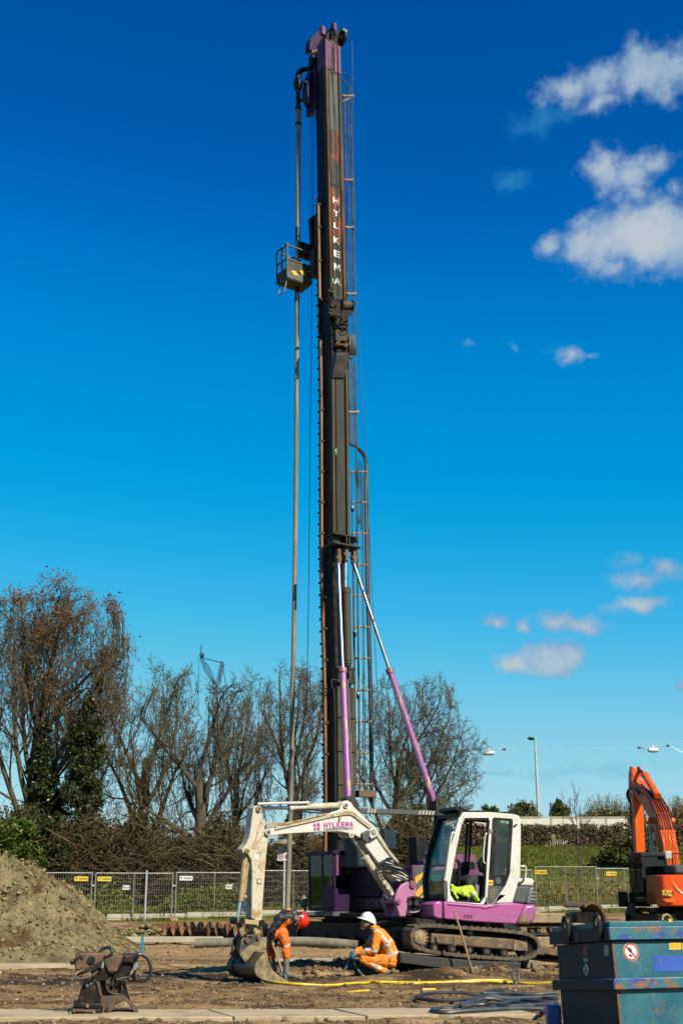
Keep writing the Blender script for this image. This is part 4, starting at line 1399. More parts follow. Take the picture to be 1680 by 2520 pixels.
def fence_panels():
 g = 'temporary mesh fence panels'
 spans = [(-170, 26), (30, 228), (232, 427), (431, 626), (630, 815), (819, 995), (999, 1160), (1164, 1312), (1317, 1462), (1467, 1610), (1614, 1750)]
 labs = ['fence panel mostly hidden behind the clay heap at the left edge', 'fence panel whose left half the clay heap hides, yellow plate at its right end',
   'fence panel right of the clay heap, yellow plate at its left and a white card', 'fence panel with pale plate and white card left of the excavator\'s upright stick',
   'fence panel behind the hanging pipe with a yellow plate beside the purple cab', 'fence panel hidden behind the purple rig\'s cab', 'fence panel hidden behind the magenta excavator\'s boom',
   'fence panel behind the white excavator cab', 'fence panel just right of the white excavator cab, yellow plate at its left end', 'fence panel between the sapling and the orange excavator, yellow plate at its left end',
   'fence panel behind the orange excavator']
 signs = {1: [(.86, MT['yellow'])], 2: [(.12, MT['yellow']), (.40, MT['sign'])], 3: [(.13, MT['sign']), (.68, MT['sign'])], 4: [(.86, MT['yellow'])], 8: [(.10, MT['yellow'])], 9: [(.27, MT['yellow'])]}
 for i, (u0, u1) in enumerate(spans):
  a, c = on_fence(u0), on_fence(u1)
  if i == 8: c = c + Vector((0, -.9, 0))
  yaw = math.degrees(math.atan2(c.y - a.y, c.x - a.x))
  F = Frame((a.x, a.y, (a.z + c.z) / 2 - .02), yaw)
  w = (c - a).length - .05
  root = thing('fence_panel', labs[i], 'fence panel', F.M, g)
  H = 2.02 + (.12 if i == 8 else 0)
  b = MB()
  b.tube([(.03, 0, 0), (.03, 0, H), ], .026, 8); b.tube([(w, 0, 0), (w, 0, H)], .026, 8)
  b.tube([(.03, 0, H - .02), (w, 0, H - .02)], .026, 8); b.tube([(.03, 0, .16), (w, 0, .16)], .022, 8)
  b.tube([(w * .5, 0, .14), (w * .5, 0, H)], .018, 6)
  b.build('frame', MT['fence'], root)
  n = int(w / .105)
  L = [[(.03 + (w - .03) * (k + .5) / n, 0, .16), (.03 + (w - .03) * (k + .5) / n, 0, H - .02)] for k in range(n)]
  L += [[(.03, .008, .16 + (H - .18) * k / 8), (w, .008, .16 + (H - .18) * k / 8)] for k in range(1, 8)]
  batch_tubes('wire_mesh', np.array(L), np.full((len(L), 2), .0052), 3, MT['wire'], root, kind='stuff')
  for x in (.03, w):
   b = MB(); b.prismx([(-.36, -.05), (.36, -.05), (.30, .10), (-.30, .10)], x - .11, x + .11); b.build('foot_block', MT['block'], root, bevel=.02)
  b = MB(); b.box(w - .01, w + .11, -.04, .04, H * .72, H * .72 + .06); b.build('clamp', MT['lightgrey'], root)
  for f, m in signs.get(i, []):
   if m is MT['sign'] and f > .3: sign_strip(root, w * f, H - .62, .3, .18, m)
   else: sign_strip(root, w * f, H - .26, .58, .19, m)
 q = on_fence(359, -.25)
 b = MB(); b.tube([(0, 0, -.1), (0, 0, 2.1)], .045, 10); o = b.build('steel_post', MT['lightgrey']); o.location = q
 tag(o, 'single thicker steel post standing before the third fence panel from the heap', 'post')
 # kerb blocks of the path just behind
 gk = 'pale concrete kerb blocks behind the fence'
 us = [(-120, 60), (63, 262), (268, 456), (463, 640), (643, 800), (1240, 1345), (1348, 1470), (1473, 1600), (1603, 1740)]
 kl = ['kerb block hidden behind the clay heap', 'kerb block starting behind the clay heap', 'kerb block just right of the clay heap, ending at a dark gap', 'kerb block from the dark gap to the excavator\'s stick', 'kerb block behind the bent worker and the hanging pipe',
    'kerb block behind the magenta excavator\'s tail', 'kerb block behind the stacked concrete blocks', 'kerb block above the curved rusty plate', 'kerb block behind the orange excavator']
 for (u0, u1), lb in zip(us, kl):
  a, c = on_fence(u0, .85), on_fence(u1, .85)
  F = Frame((a.x, a.y, min(a.z, c.z) - .06), math.degrees(math.atan2(c.y - a.y, c.x - a.x)))
  b = MB(); b.prismx([(0, -.1), (.34, -.1), (.26, .30), (.05, .30)], 0, (c - a).length)
  o = b.build('kerb_block', MT['conckerb'], bevel=.02); o.matrix_world = F.M
  tag(o, lb, 'kerb block', gk)


fence_panels()


def zone_sign():
 Y = 60
 P = zoom(540, 1940, 3.409)
 base = W(698, 2250, Y); zg = gh(base.x, Y)
 root = thing('traffic_sign', 'white zone sign with two round symbols on a pale post behind the fence', 'sign', Matrix.Translation((base.x, Y, zg)))
 c = W(697, 2104, Y)
 x, z = 0, c.z - zg
 b = MB(); b.tube([(0, .05, -.1), (0, .05, z + .3)], .05, 10); b.build('post', MT['lamp_grey'], root)
 w, h = .34, .27
 b = MB(); b.box(-w, w, -.02, .0, z - h, z + h); b.build('board', MT['sign'], root, bevel=.01)
 for sx, kind in ((-.165, 'r'), (.165, 'b')):
  b = MB(); b.cyl((sx, -.022, z - .07), (sx, -.034, z - .07), .135, n=24)
  d = b.build('roundel', MT['redmark'] if kind == 'r' else MT['redmark'], root)
  b = MB(); b.cyl((sx, -.034, z - .07), (sx, -.042, z - .07), .10, n=24); b.build('roundel_face', MT['sign'] if kind == 'r' else MT['bluesign'], d)
  if kind == 'b':
   b = MB(); b.beam((sx - .075, -.045, z + .005), (sx + .075, -.045, z - .145), .035, .006, up=(0, 1, 0)); b.build('slash', MT['redmark'], d)
  else:
   me = text_mesh('30', .15, .004); o = link('lettering', me, MT['blackmark'], d, smooth=0); o.location = (sx, -.046, z - .07)
 for sx in (-.165, .165):
  me = text_mesh('ZONE', .12, .004); o = link('lettering', me, MT['blackmark'], root, smooth=0); o.location = (sx, -.024, z + .17)
 b = MB(); b.lathe((0, .05, z + .42), (0, 0, 1), [(0, .10), (.03, .50), (.10, .54), (.22, .42), (.30, .16), (.32, .02)], 20); b.build('lamp_dome', MT['barkgreen'] if False else MT['concpipe'], root)


zone_sign()


def lying_auger():
 P = zoom(380, 2220, 6.533)
 Y = 42.0
 a, c = W(404, 2290, Y), W(720, 2297, Y - 3.4)
 zg = gh(a.x, a.y)
 F = Frame((a.x, a.y, zg + .22), math.degrees(math.atan2(c.y - a.y, c.x - a.x)))
 L = (c - a).length
 root = thing('lying_auger', 'long rusty auger lying on the ground behind the excavator bucket', 'auger', F.M)
 b = MB(); b.tube([(-.05, 0, .02), (L, 0, .02)], .095, 12); b.tube([(L, 0, .02), (L + .3, 0, .02)], .06, 6)
 b.build('shaft', MT['augerrust'], root)
 b = MB()
 R, r0, pitch, n = .26, .09, .39, 20
 N_ = int(L / pitch * n)
 for i in range(N_ + 1):
  t = i / n * 2 * math.pi
  x = i / n * pitch
  for rr, dx in ((r0, -.012), (R, -.012), (R, .012), (r0, .012)):
   b.v.append((x + dx, rr * math.cos(t), rr * math.sin(t) + .02))
 for i in range(N_):
  for k in range(4):
   b.f.append((i * 4 + k, i * 4 + (k + 1) % 4, i * 4 + 4 + (k + 1) % 4, i * 4 + 4 + k))
 b.build('flight', MT['augerrust'], root, smooth=50)
 r = np.random.default_rng(4)
 n = 320
 P_ = np.stack([a.x - .75 + r.normal(size=n) * .35, a.y + r.normal(size=n) * .4, zg + np.abs(r.normal(size=n)) * .12], -1)
 lumps('spoil_by_auger', P_, .03 + r.random(n) * .09, MT['heapclod'], .8, 14, kind='stuff')


lying_auger()


def stacked_blocks():
 g = 'sandy concrete blocks stacked behind the excavator'
 P = zoom(1300, 2180, 6.031)

 def blk(x0, y0, x1, y1, Y, lab, m=None, d=.55, yaw=6, name='concrete_block'):
  a, c = W(*P((x0, y1)), Y), W(*P((x1, y0)), Y)
  F = Frame(((a.x + c.x) / 2, Y + d / 2, a.z), yaw)
  w, h = (c.x - a.x), c.z - a.z
  b = MB(); b.box(-w / 2, w / 2, -d / 2, d / 2, 0.002, h - .004)
  o = b.build(name, m or MT['block'], bevel=.025); o.matrix_world = F.M
  return tag(o, lab, 'concrete block' if name == 'concrete_block' else 'beam', g if name == 'concrete_block' else None)
 Y = 27.6
 blk(-60, 1050, 215, 1180, Y, 'lowest block of the stack, left, half hidden by the muddy track')
 blk(225, 1050, 600, 1180, Y, 'lowest block of the stack, hidden in part by the blue container')
 blk(-60, 925, 60, 1048, Y, 'second row block, leftmost, behind the track', yaw=5)
 blk(66, 925, 308, 1048, Y, 'second row block with a bluish paint smear beside the track idler', m=paint('block_with_blue_smear', (.38, .31, .21), .9, col2=(.24, .38, .38), scale=5, contrast=(.55, .62), dirt=(.2, .14, .09), dirt_at=(.58, .7), bump=.4))
 blk(375, 900, 620, 1048, Y, 'second row block right beside the blue container')
 blk(-60, 755, 362, 920, Y, 'long third row block above the bluish one')
 blk(372, 765, 660, 895, Y, 'third row block behind the container\'s corner')
 blk(-200, 700, 660, 750, Y + .05, 'dark steel beam bearing the upper row of blocks', MT['oily'], .5, 5, 'steel_beam')
 blk(-200, 560, 660, 610, Y + .05, 'dark steel beam right under the top row of blocks', MT['oily'], .5, 5, 'steel_beam')
 for k, (x0, x1) in enumerate(((10, 75), (110, 175), (300, 365), (470, 520))):
  o = blk(x0, 615, x1, 697, Y + .1, 'rusty steel packing piece %s' % ['at the left between', 'second from left between', 'third from left between', 'rightmost between'][k] + ' the two dark beams', MT['rusty'], .3, 5, 'steel_beam')
  o.name = 'packing_piece'; o['category'] = 'steel piece'
 blk(-140, 405, 630, 556, Y - .02, 'largest top row block with a dark lifting hole in its end')
 blk(700, 380, 803, 556, Y + .1, 'small square top row block, left of the pair')
 blk(810, 380, 952, 548, Y + .1, 'top row block beside the curved rusty plate')
 blk(640, 552, 822, 612, Y - .3, 'flat pinkish block lying below the top row, seen over the container', MT['pinkblock'], .4)
 # curved steel shell
 a = W(*P((960, 560)), 27.3)
 F = Frame(a, 30)
 root = thing('curved_plate', 'curved rust brown steel shell lying on end by the top blocks', 'steel plate', F.M)
 def shell(b, r0, r1, y0, y1, t0=-10, t1=125):
  n = 16; vs = []
  for i in range(n + 1):
   t = rad(t0 + (t1 - t0) * i / n)
   for rr, yy in ((r0, y0), (r1, y0), (r1, y1), (r0, y1)): vs.append((rr * math.cos(t) - .05, yy, rr * math.sin(t) * 1.15))
  fs = [(i * 4 + k, i * 4 + (k + 1) % 4, i * 4 + 4 + (k + 1) % 4, i * 4 + 4 + k) for i in range(n) for k in range(4)] + [(0, 1, 2, 3), (n * 4 + 3, n * 4 + 2, n * 4 + 1, n * 4)]
  b.add(vs, fs)
 b = MB(); shell(b, .345, .375, -.05, .62); b.build('shell', MT['mudsteel'], root)
 b = MB(); shell(b, .376, .40, -.06, .0); shell(b, .376, .40, .55, .61); b.build('rim_band', MT['rusty'], root)
 b = MB(); b.box(.18, .42, .1, .34, -.02, .22); b.build('end_plate', MT['block'], root)


stacked_blocks()


# ------------------------------------------------------------------ the drilling rig
def drilling_rig():
 Y0 = 37.0
 base = W(853, 2333, Y0)
 top = W(820, 100, Y0)
 G = Frame((base.x, base.y, gh(base.x, base.y)), 37, (top - base))
 root = thing('drilling_rig', 'tall purple and black drilling rig with its mast raised behind the white excavator', 'drilling rig', G.M)
 FY = -.35
 z = lambda v, y=FY: G.px(840, v, y).z
 zm1, zm2, zm3, zm4, zm5 = zoom(660, 40, 5.346), zoom(660, 480, 4.9), zoom(740, 960, 5.345), zoom(740, 1380, 7.127), zoom(680, 1640, 3.564)
 zr, zp, zw = zoom(770, 2040, 5.058), zoom(680, 560, 7.127), zoom(780, 700, 9.8)

 def part(b, name, m, parent=None, **k):
  return b.build(name, m, parent or root, **k)

 Xc = lambda v, y=FY: G.px(np.interp(v, [130, 180, 480, 960, 1400, 1700, 2000], [818, 819.5, 827, 837, 840.5, 850, 853]), v, y).x
 hw = .335

 def span(b, x0, x1, y0, y1, va, vb, step=120):
  """a vertical member of the mast between rows va and vb, following the mast's line"""
  vs = np.linspace(va, vb, max(2, int(abs(vb - va) / step) + 1))
  sec = []
  for v in vs:
   c, zz = Xc(v), z(v)
   sec.append([(c + x0, y0, zz), (c + x1, y0, zz), (c + x1, y1, zz), (c + x0, y1, zz)])
  o = len(b.v)
  for s_ in sec: b.v.extend(s_)
  for i in range(len(sec) - 1):
   for k in range(4):
    b.f.append((o + i * 4 + k, o + i * 4 + (k + 1) % 4, o + i * 4 + 4 + (k + 1) % 4, o + i * 4 + 4 + k))
  b.f.append((o, o + 1, o + 2, o + 3)); e = o + (len(sec) - 1) * 4; b.f.append((e + 3, e + 2, e + 1, e))

 # the box of the mast and its flanges
 b = MB(); span(b, -.29, .29, -.27, .14, 2150, 175); mastc = part(b, 'mast', MT['black'])  # coloured black to deepen the shade on its left and in grooves
 b = MB(); span(b, -hw, -.225, -.37, -.20, 768, 184); span(b, .225, hw, -.37, -.20, 768, 184); part(b, 'upper_flange', MT['mastrust'], mastc, bevel=.008)
 b = MB(); span(b, -hw, -.225, -.37, -.20, 1330, 905); span(b, .225, hw, -.37, -.20, 1330, 905); part(b, 'middle_flange', MT['masttan'], mastc, bevel=.008)
 b = MB(); span(b, -hw, -.225, -.37, -.20, 905, 768); span(b, .225, hw, -.37, -.20, 905, 768); part(b, 'flange_joint', MT['black'], mastc)
 b = MB(); span(b, -.185, .185, -.35, -.27, 330, 186); pn = part(b, 'upper_panel', MT['grey'], mastc, bevel=.006)
 b = MB(); span(b, -.185, .185, -.35, -.27, 460, 330); part(b, 'upper_panel', MT['primer'], mastc, bevel=.006)
 b = MB(); span(b, -.185, .185, -.35, -.27, 600, 464); part(b, 'upper_panel', MT['primer'], mastc, bevel=.006)
 b = MB(); span(b, -.185, .185, -.35, -.27, 768, 604); part(b, 'upper_panel', MT['mast'], mastc, bevel=.006)
 b = MB(); span(b, -.175, .165, -.36, -.27, 1330, 930); part(b, 'lower_panel', MT['mast'], mastc, bevel=.008)
 b = MB(); span(b, -.188, .188, -.356, -.34, 464, 460); part(b, 'panel_seam', MT['black'], mastc)
 # painted letters down the mast
 for ch, u, v, s_ in (('H', 826, 494, .24), ('Y', 827, 525, .25), ('L', 827, 556, .22), ('K', 828, 592, .26), ('E', 828.5, 625, .26), ('M', 829.5, 658, .27), ('A', 830, 692, .27)):
  q = G.px(u, v, -.352)
  me = word_mesh(ch, s_ * 1.05, s_ * .95, .008, 0)
  o = link('letter', me, MT['whitemark'], mastc, smooth=0); o.location = (q.x, -.355, q.z)
 b = MB()
 for u, v in ((818.5, 692), (826.5, 1112)):
  q = G.px(u, v, -.38); b.lathe((q.x, -.375, q.z - .11), (0, 0, 1), [(0, .012), (.04, .032), (.18, .036), (.22, .012)], 8)
 part(b, 'rope_marker', MT['green'])
 # purple top section
 b = MB(); span(b, -hw - .004, -.22, -.376, -.18, 184, 117); span(b, .22, hw + .004, -.376, -.18, 184, 117); span(b, -.19, -.05, -.356, -.25, 184, 117); span(b, .05, .19, -.356, -.25, 184, 117); span(b, -.29, .29, -.25, .20, 178, 112)
 topm = part(b, 'top_section', MT['rigpink'])
 b = MB(); span(b, -.05, .05, -.33, -.24, 184, 117); part(b, 'top_slot', MT['rigpurple'], topm)
 # head sheaves and their housing
 def at(u, v, y): return G.px(u, v, y)
 b = MB()
 b.prism(G.poly(zm1([(520, 470), (530, 320), (600, 240), (680, 170), (740, 200), (760, 420), (700, 470)]), .62), .50, .80)
 part(b, 'sheave_housing', MT['rigpurple'], bevel=.02)
 b = MB()
 b.prism(G.poly(zm1([(740, 420), (760, 250), (820, 150), (880, 200), (930, 190), (1000, 180), (1010, 250), (960, 400), (900, 440)]), -.1), -.14, .30)
 part(b, 'crown_frame', MT['black'], bevel=.02)
 b = MB()
 q = at(*zm1((960, 300)), -.22); b.cyl((q.x - .05, -.22, q.z), (q.x + .05, -.22, q.z), .30, n=24); b.cyl((q.x - .10, -.22, q.z), (q.x + .10, -.22, q.z), .12)
 q = at(*zm1((830, 260)), -.20); b.cyl((q.x - .05, -.2, q.z), (q.x + .05, -.2, q.z), .26, n=24)
 part(b, 'head_sheave', MT['black'])
 b = MB()
 for x0, y0, x1, y1 in ((850, 105, 890, 190), (697, 150, 740, 235), (800, 345, 860, 415)):
  b = MB(); p0, p1 = at(*zm1((x0, y1)), -.30), at(*zm1((x1, y0)), -.30); b.box(p0.x, p1.x, -.36, -.20, p0.z, p1.z)
  part(b, 'sheave_pin_block', MT['rigpink'], bevel=.01)
 b = MB()
 q = at(*zm1((1000, 195)), -.25); b.box(q.x - .1, q.x + .1, -.3, -.15, q.z - .05, q.z + .06)
 part(b, 'rope_guide', MT['concpipe'])
 for u_, y_, r_ in ((640, .5, .13), (585, .6, .11)):
  b = MB(); b.sphere(at(*zm1((u_, 480)), y_), r_, 12); part(b, 'rope_guide', MT['concpipe'])
 b = MB(); b.tube([at(*zm1((870, 200)), -.4), at(*zm1((872, 720)), -.4)], .012, 5); b.tube([at(*zm1((840, 200)), -.4), at(*zm1((840, 720)), -.4)], .012, 5)
 for u, v in (((838, 690)), ((872, 700))): q = at(*zm1((u, v)), -.40); b.cyl((q.x, -.40, q.z - .16), (q.x, -.40, q.z + .16), .022, n=6)
 part(b, 'crown_rope', MT['masttan'])
 b = MB()
 for k, (u0, u1) in enumerate(((852, 868), (842, 890))):
  b.tube([at(*zm1((u0, 720)), -.41), at(*zm2((u1 if k else 845, 60)), -.41), at(*zm2((860 if k else 838, 1200)), -.41)], .011, 5)
 part(b, 'mast_rope', MT['black'])

 # leader side (turned away to the left): guide box, rack and rust brown pipe
 b = MB(); span(b, -.24, .24, .14, .40, 2150, 262); part(b, 'leader', MT['black'])
 b = MB(); span(b, -.34, -.28, .27, .34, 2150, 500); span(b, -.14, .1, .40, .57, 2150, 640)
 rk = part(b, 'rack_rail', MT['oily'])
 b = MB()
 zz = z(500)
 i = 0
 while zz > .6:
  v = np.interp(zz, [z(2150), z(1700), z(1200), z(900), z(500)], [2150, 1700, 1200, 900, 500])
  c = Xc(v)
  b.lathe((c - .36, .31, zz), (0, 0, 1), [(0, .03), (.015, .06), (.075, .06), (.09, .03)], 8)
  b.box(c - .385, c - .34, .26, .31, zz + .14, zz + .34)
  zz -= .385
 part(b, 'rack_teeth', MT['mastrust'], rk)
 b = MB()
 for va, vb in ((731, 502), (970, 830), (1382, 972), (1470, 1384), (1690, 1474), (2140, 1692)):
  vs = np.linspace(va, vb, 6); b.tube([(Xc(v) - .405, .14, z(v)) for v in vs], .050, 10)
 part(b, 'rust_brown_pipe', MT['orangepipe'])
 for v in (502, 558, 640, 735, 820, 1005, 1082, 1157, 1233, 1309, 1390, 1466, 1543, 1620, 1699, 1776, 1853):
  b = MB(); c = Xc(v); b.box(c - .43, c - .28, .06, .18, z(v) - .03, z(v) + .03); part(b, 'pipe_clamp', MT['masttan'])

 # rotary head, gooseneck and the long hanging pipe
 b = MB()
 b.prism(G.poly(zm1([(578, 690), (668, 690), (668, 1268), (578, 1268)]), .62), .40, 1.0)
 b.prism(G.poly(zm1([(480, 960), (520, 780), (580, 720), (580, 1200), (520, 1160), (485, 1060)]), .75), .60, .95)
 hd = part(b, 'rotary_head', MT['rigpurple'], bevel=.03)
 b = MB(); q = at(*zm1((490, 880)), .7); b.sphere(q, .1, 10); q = at(*zm1((620, 620)), .6); b.box(q.x - .2, q.x + .14, .5, .75, q.z - .2, q.z + .25)
 q = at(*zm1((650, 1320)), .55); b.box(q.x - .05, q.x + .06, .5, .62, q.z - .08, q.z + .05)
 part(b, 'head_fittings', MT['black'], hd)
 PY = 1.35
 pp = [zm1((560, 705)), zm1((470, 705)), zm1((405, 745)), zm1((393, 830))]
 b = MB(); b.tube(smooth_path([at(u, v, PY if k else .95) for k, (u, v) in enumerate(pp)], 6), .105, 12)
 b.lathe(at(*zm1((392, 960)), PY), (0, 0, 1), [(0, .13), (.1, .17), (.3, .17), (.42, .12), (.62, .10)], 14)
 part(b, 'gooseneck', MT['oily'])
 b = MB(); b.tube([at(*zm1((420, 1105)), PY), at(*zm1((560, 1110)), .9)], .07, 10); part(b, 'pipe_holder', MT['mudsteel'])
 b = MB(); b.tube([at(*zm1((393, 960)), PY), at(*zm1((396, 1210)), PY)], .085, 12); b.lathe(at(*zm1((397, 1420)), PY), (0, 0, 1), [(-.02, .12), (.03, .12)], 12); b.lathe(at(*zm1((397, 1215)), PY), (0, 0, 1), [(-.06, .12), (.06, .11)], 12)
 part(b, 'pipe_coupling', MT['oily'])
 line = [(734, 266), (735, 306), (733.5, 480), (731.5, 700), (730, 960), (728, 1179), (724, 1500), (720, 1714), (715, 1982), (709, 2180), (706, 2262)]
 pts = smooth_path([at(u, v, PY) for u, v in line], 5)
 b = MB(); b.tube(pts, [.095 - .022 * min(1, i / 12) for i in range(len(pts))], 12); part(b, 'hanging_pipe', MT['concpipe'])
 b = MB(); b.tube([at(*zp((375, 0)), PY), at(*zp((372, 260)), PY)], .083, 12); b.tube([at(*zp((370, 930)), PY), at(731, 742, PY)], .083, 12); part(b, 'pipe_wrap', MT['oily'])
 b = MB()
 b.tube([at(772, 290, 1.0), at(768, 700, 1.0), at(764, 1000, 1.0), at(760, 1400, 1.0), at(757, 1600, 1.0), at(753, 1800, 1.0), at(750, 2000, 1.0), at(748, 2205, 1.0)], .012, 5)
 b.tube([at(766, 280, 1.05), at(765, 560, 1.05)], .008, 5)
 hr = part(b, 'hoist_rope', MT['masttan'])
 b = MB(); q = at(748, 2222, 1.0); b.lathe((q.x, q.y, q.z - .14), (0, 0, 1), [(0, .04), (.05, .11), (.22, .12), (.30, .05), (.36, .02)], 12)
 q2 = at(749, 2243, 1.0); b.tube([(q.x, q.y, q.z - .12), (q2.x + .05, q.y, q2.z + .02), (q2.x - .02, q.y, q2.z - .12)], .045, 8)
 part(b, 'hook_block', MT['concpipe'], hr)
 # auger beside the leader
 ax = [at(np.interp(v, [370, 720], [796.5, 803]), v, .55) for v in (372, 720)]
 L = (ax[0] - ax[1]).length
 b = MB(); b.tube(ax, .09, 10); aug = part(b, 'auger', MT['augerdark'])
 b = MB(); n = 16; pitch = .43; d0 = (ax[1] - ax[0]).normalized(); NN = int(L / pitch * n)
 for i in range(NN + 1):
  t = i / n * 2 * math.pi; c = ax[0] + d0 * (i / n * pitch)
  for rr, dz in ((.08, -.012), (.27, -.012), (.27, .012), (.08, .012)): b.v.append((c.x + rr * math.cos(t), c.y + rr * math.sin(t), c.z + dz))
 for i in range(NN):
  for k in range(4): b.f.append((i * 4 + k, i * 4 + (k + 1) % 4, i * 4 + 4 + (k + 1) % 4, i * 4 + 4 + k))
 part(b, 'flight', MT['augerdark'], aug, smooth=50)
 b = MB()
 for v in (475, 420): q = at(791, v, .5); b.box(q.x - .12, q.x + .1, .4, .56, q.z - .08, q.z + .08)
 part(b, 'auger_guide', MT['oily'], aug)

 # work basket
 y0, y1 = 1.0, 1.62
 X = lambda x, y=y0: at(*zp((x, 600)), y).x
 xl, xr = at(*zp((190, 700)), y0).x, at(*zp((600, 700)), y0).x
 zt, zmid, zpan, zb = at(*zp((190, 300)), y0).z, at(*zp((190, 540)), y0).z, at(*zp((190, 755)), y0).z, at(*zp((190, 860)), y0).z
 bk = MB(); bk.prismz([(xl, y0), (xr, y0), (xr + .05, y1), (xl, y1)], zb - .05, zb + .02)
 bas = part(bk, 'work_basket', MT['basket'])
 b = MB()
 for x, y in ((xl, y0), (xl, y1), (xr, y0), (xr, y1), ((xl + xr) / 2, y1), (xl, (y0 + y1) / 2)):
  b.beam((x, y, zb), (x, y, zt + (.1 if (x, y) in ((xl, y0), (xl, (y0 + y1) / 2)) else 0)), .045, .045)
 for zz in (zt, zmid):
  b.beam((xl, y0, zz), (xr, y0, zz), .04, .04); b.beam((xl, y1, zz), (xr, y1, zz), .04, .04); b.beam((xl, y0, zz), (xl, y1, zz), .04, .04)
 part(b, 'rail', MT['lightgrey'] if False else MT['basket'], bas)
 b = MB(); b.box(xl + .03, xr - .02, y0 + .005, y0 + .02, zpan, zmid - .02); b.box(xl - .012, xl + .004, y0 + .03, y1 - .03, zb, zpan + .12); part(b, 'mesh_panel', MT['mesh_guard'], bas)
 b = MB(); b.box(xl, xr, y0 - .022, y0 + .004, zb - .02, zpan); part(b, 'toe_board', MT['basket'], bas)
 b = MB()
 for x in (255, 400, 545):
  b.prism(G.poly(zp([(x, 755), (x + 75 if x < 500 else x + 38, 755), (x + 130 if x < 500 else x + 38, 838 if x < 500 else 800), (x + 62 if x < 500 else x + 30, 838 if x < 500 else 800)]), y0 - .03), y0 - .032, y0 - .024)
 part(b, 'hazard_stripe', MT['yellow'], bas)
 b = MB(); p0, p1 = at(*zp((385, 470)), 1.3), at(*zp((575, 335)), 1.3); b.box(p0.x, p1.x, 1.15, 1.5, p0.z, p1.z); p0, p1 = at(*zp((520, 560)), 1.2), at(*zp((590, 460)), 1.2); b.box(p0.x, p1.x, 1.1, 1.3, p0.z, p1.z); part(b, 'pipe_guide', MT['oily'], bas, bevel=.02)
 b = MB(); p0, p1 = at(*zp((480, 440)), 1.1), at(*zp((565, 350)), 1.1); b.box(p0.x, p1.x, 1.02, 1.14, p0.z, p1.z); part(b, 'guide_box', MT['masttan'], bas, bevel=.01)
 b = MB(); b.prism(G.poly(zp([(608, 390), (710, 390), (710, 905), (680, 905), (608, 880)]), .95), .80, .98)
 b.prism(G.poly(zp([(668, -180), (706, -180), (706, 400), (668, 400)]), .9), .82, .96)
 cg = part(b, 'basket_carriage', MT['basket'], bevel=.015)
 b = MB(); b.prism(G.poly(zp([(585, -160), (640, -200), (668, -200), (668, 385), (640, 370), (612, 300)]), 1.0), .92, 1.1); part(b, 'carriage_winch', MT['black'], cg, bevel=.02)
 b = MB(); p0 = at(*zp((160, 930)), y0 + .3); b.tube([at(*zp((185, 890)), y0 + .1), at(*zp((140, 1130)), y0 + .1), at(*zp((40, 1190)), y0 + .35), at(*zp((68, 1010)), y0 + .45)], .022, 6); b.tube([at(*zp((95, 950)), y0 + .3), at(*zp((190, 905)), y0 + .15)], .035, 6)
 part(b, 'basket_step', MT['concpipe'], bas)

 # winch and hydraulics half way up
 b = MB(); q0, q1 = at(*zw((570, 510)), -.55), at(*zw((800, 510)), -.55)
 b.cyl((q0.x, -.55, q0.z), (q1.x, -.55, q1.z), .155, n=20); wn = part(b, 'winch_drum', MT['masttan'])
 b = MB(); b.cyl((q1.x, -.55, q1.z - .02), (q1.x + .05, -.55, q1.z - .02), .21, n=20); b.cyl((q0.x - .05, -.55, q0.z), (q0.x, -.55, q0.z), .21, n=20)
 b.prism(G.poly(zw([(560, 640), (820, 640), (800, 745), (700, 800), (700, 900), (560, 880)]), -.5), -.62, -.38)
 b.prism(G.poly(zw([(300, 500), (380, 330), (540, 390), (560, 880), (420, 850), (310, 800)]), -.5), -.60, -.36)
 part(b, 'winch_frame', MT['oily'], wn, bevel=.02)
 b = MB()
 for x, y, r_ in ((350, 520, .07), (430, 490, .05), (320, 620, .045), (310, 690, .04)):
  q = at(*zw((x, y)), -.66); b.cyl((q.x - .06, -.66, q.z), (q.x + .06, -.66, q.z), r_, n=10)
 b.tube([at(*zw((310, 730)), -.66), at(*zw((500, 722)), -.66), at(*zw((590, 745)), -.66), at(*zw((615, 830)), -.66)], .02, 6)
 part(b, 'hydraulic_motor', MT['masttan'], wn)
 b = MB(); p0, p1 = at(*zw((262, 200)), -.45), at(*zw((390, 145)), -.45); b.cyl((p0.x, -.45, (p0.z + p1.z) / 2), (p1.x, -.45, (p0.z + p1.z) / 2), .045); b.box(p1.x - .03, p1.x + .05, -.5, -.36, p0.z - .3, p1.z + .08)
 part(b, 'rope_roller', MT['masttan'], bevel=.01)
 b = MB()
 r = random.Random(3)
 for i in range(14):
  x, y = r.uniform(400, 740), r.uniform(850, 1070); q = at(*zw((x, y)), -.5 - r.random() * .1); s_ = r.uniform(.02, .055); b.box(q.x - s_, q.x + s_, -.62, -.40, q.z - s_, q.z + s_ * .8)
 vb_ = part(b, 'valve_block', MT['masttan'], bevel=.006)
 b = MB()
 for i in range(10):
  x, y = r.uniform(380, 700), r.uniform(860, 1040)
  b.tube(smooth_path([at(*zw((x, y)), -.6), at(*zw((x + r.uniform(-60, 60), y + 60)), -.72), at(*zw((x + r.uniform(-50, 140), y + r.uniform(60, 120))), -.62)], 4), .012, 5)
 part(b, 'valve_hose', MT['hose'], vb_)
 b = MB(); b.prism(G.poly(zw([(455, 1085), (725, 1085), (725, 1360), (465, 1360)]), -.55), -.55, -.36)
 br = part(b, 'top_bracket', MT['masttan'], bevel=.015)
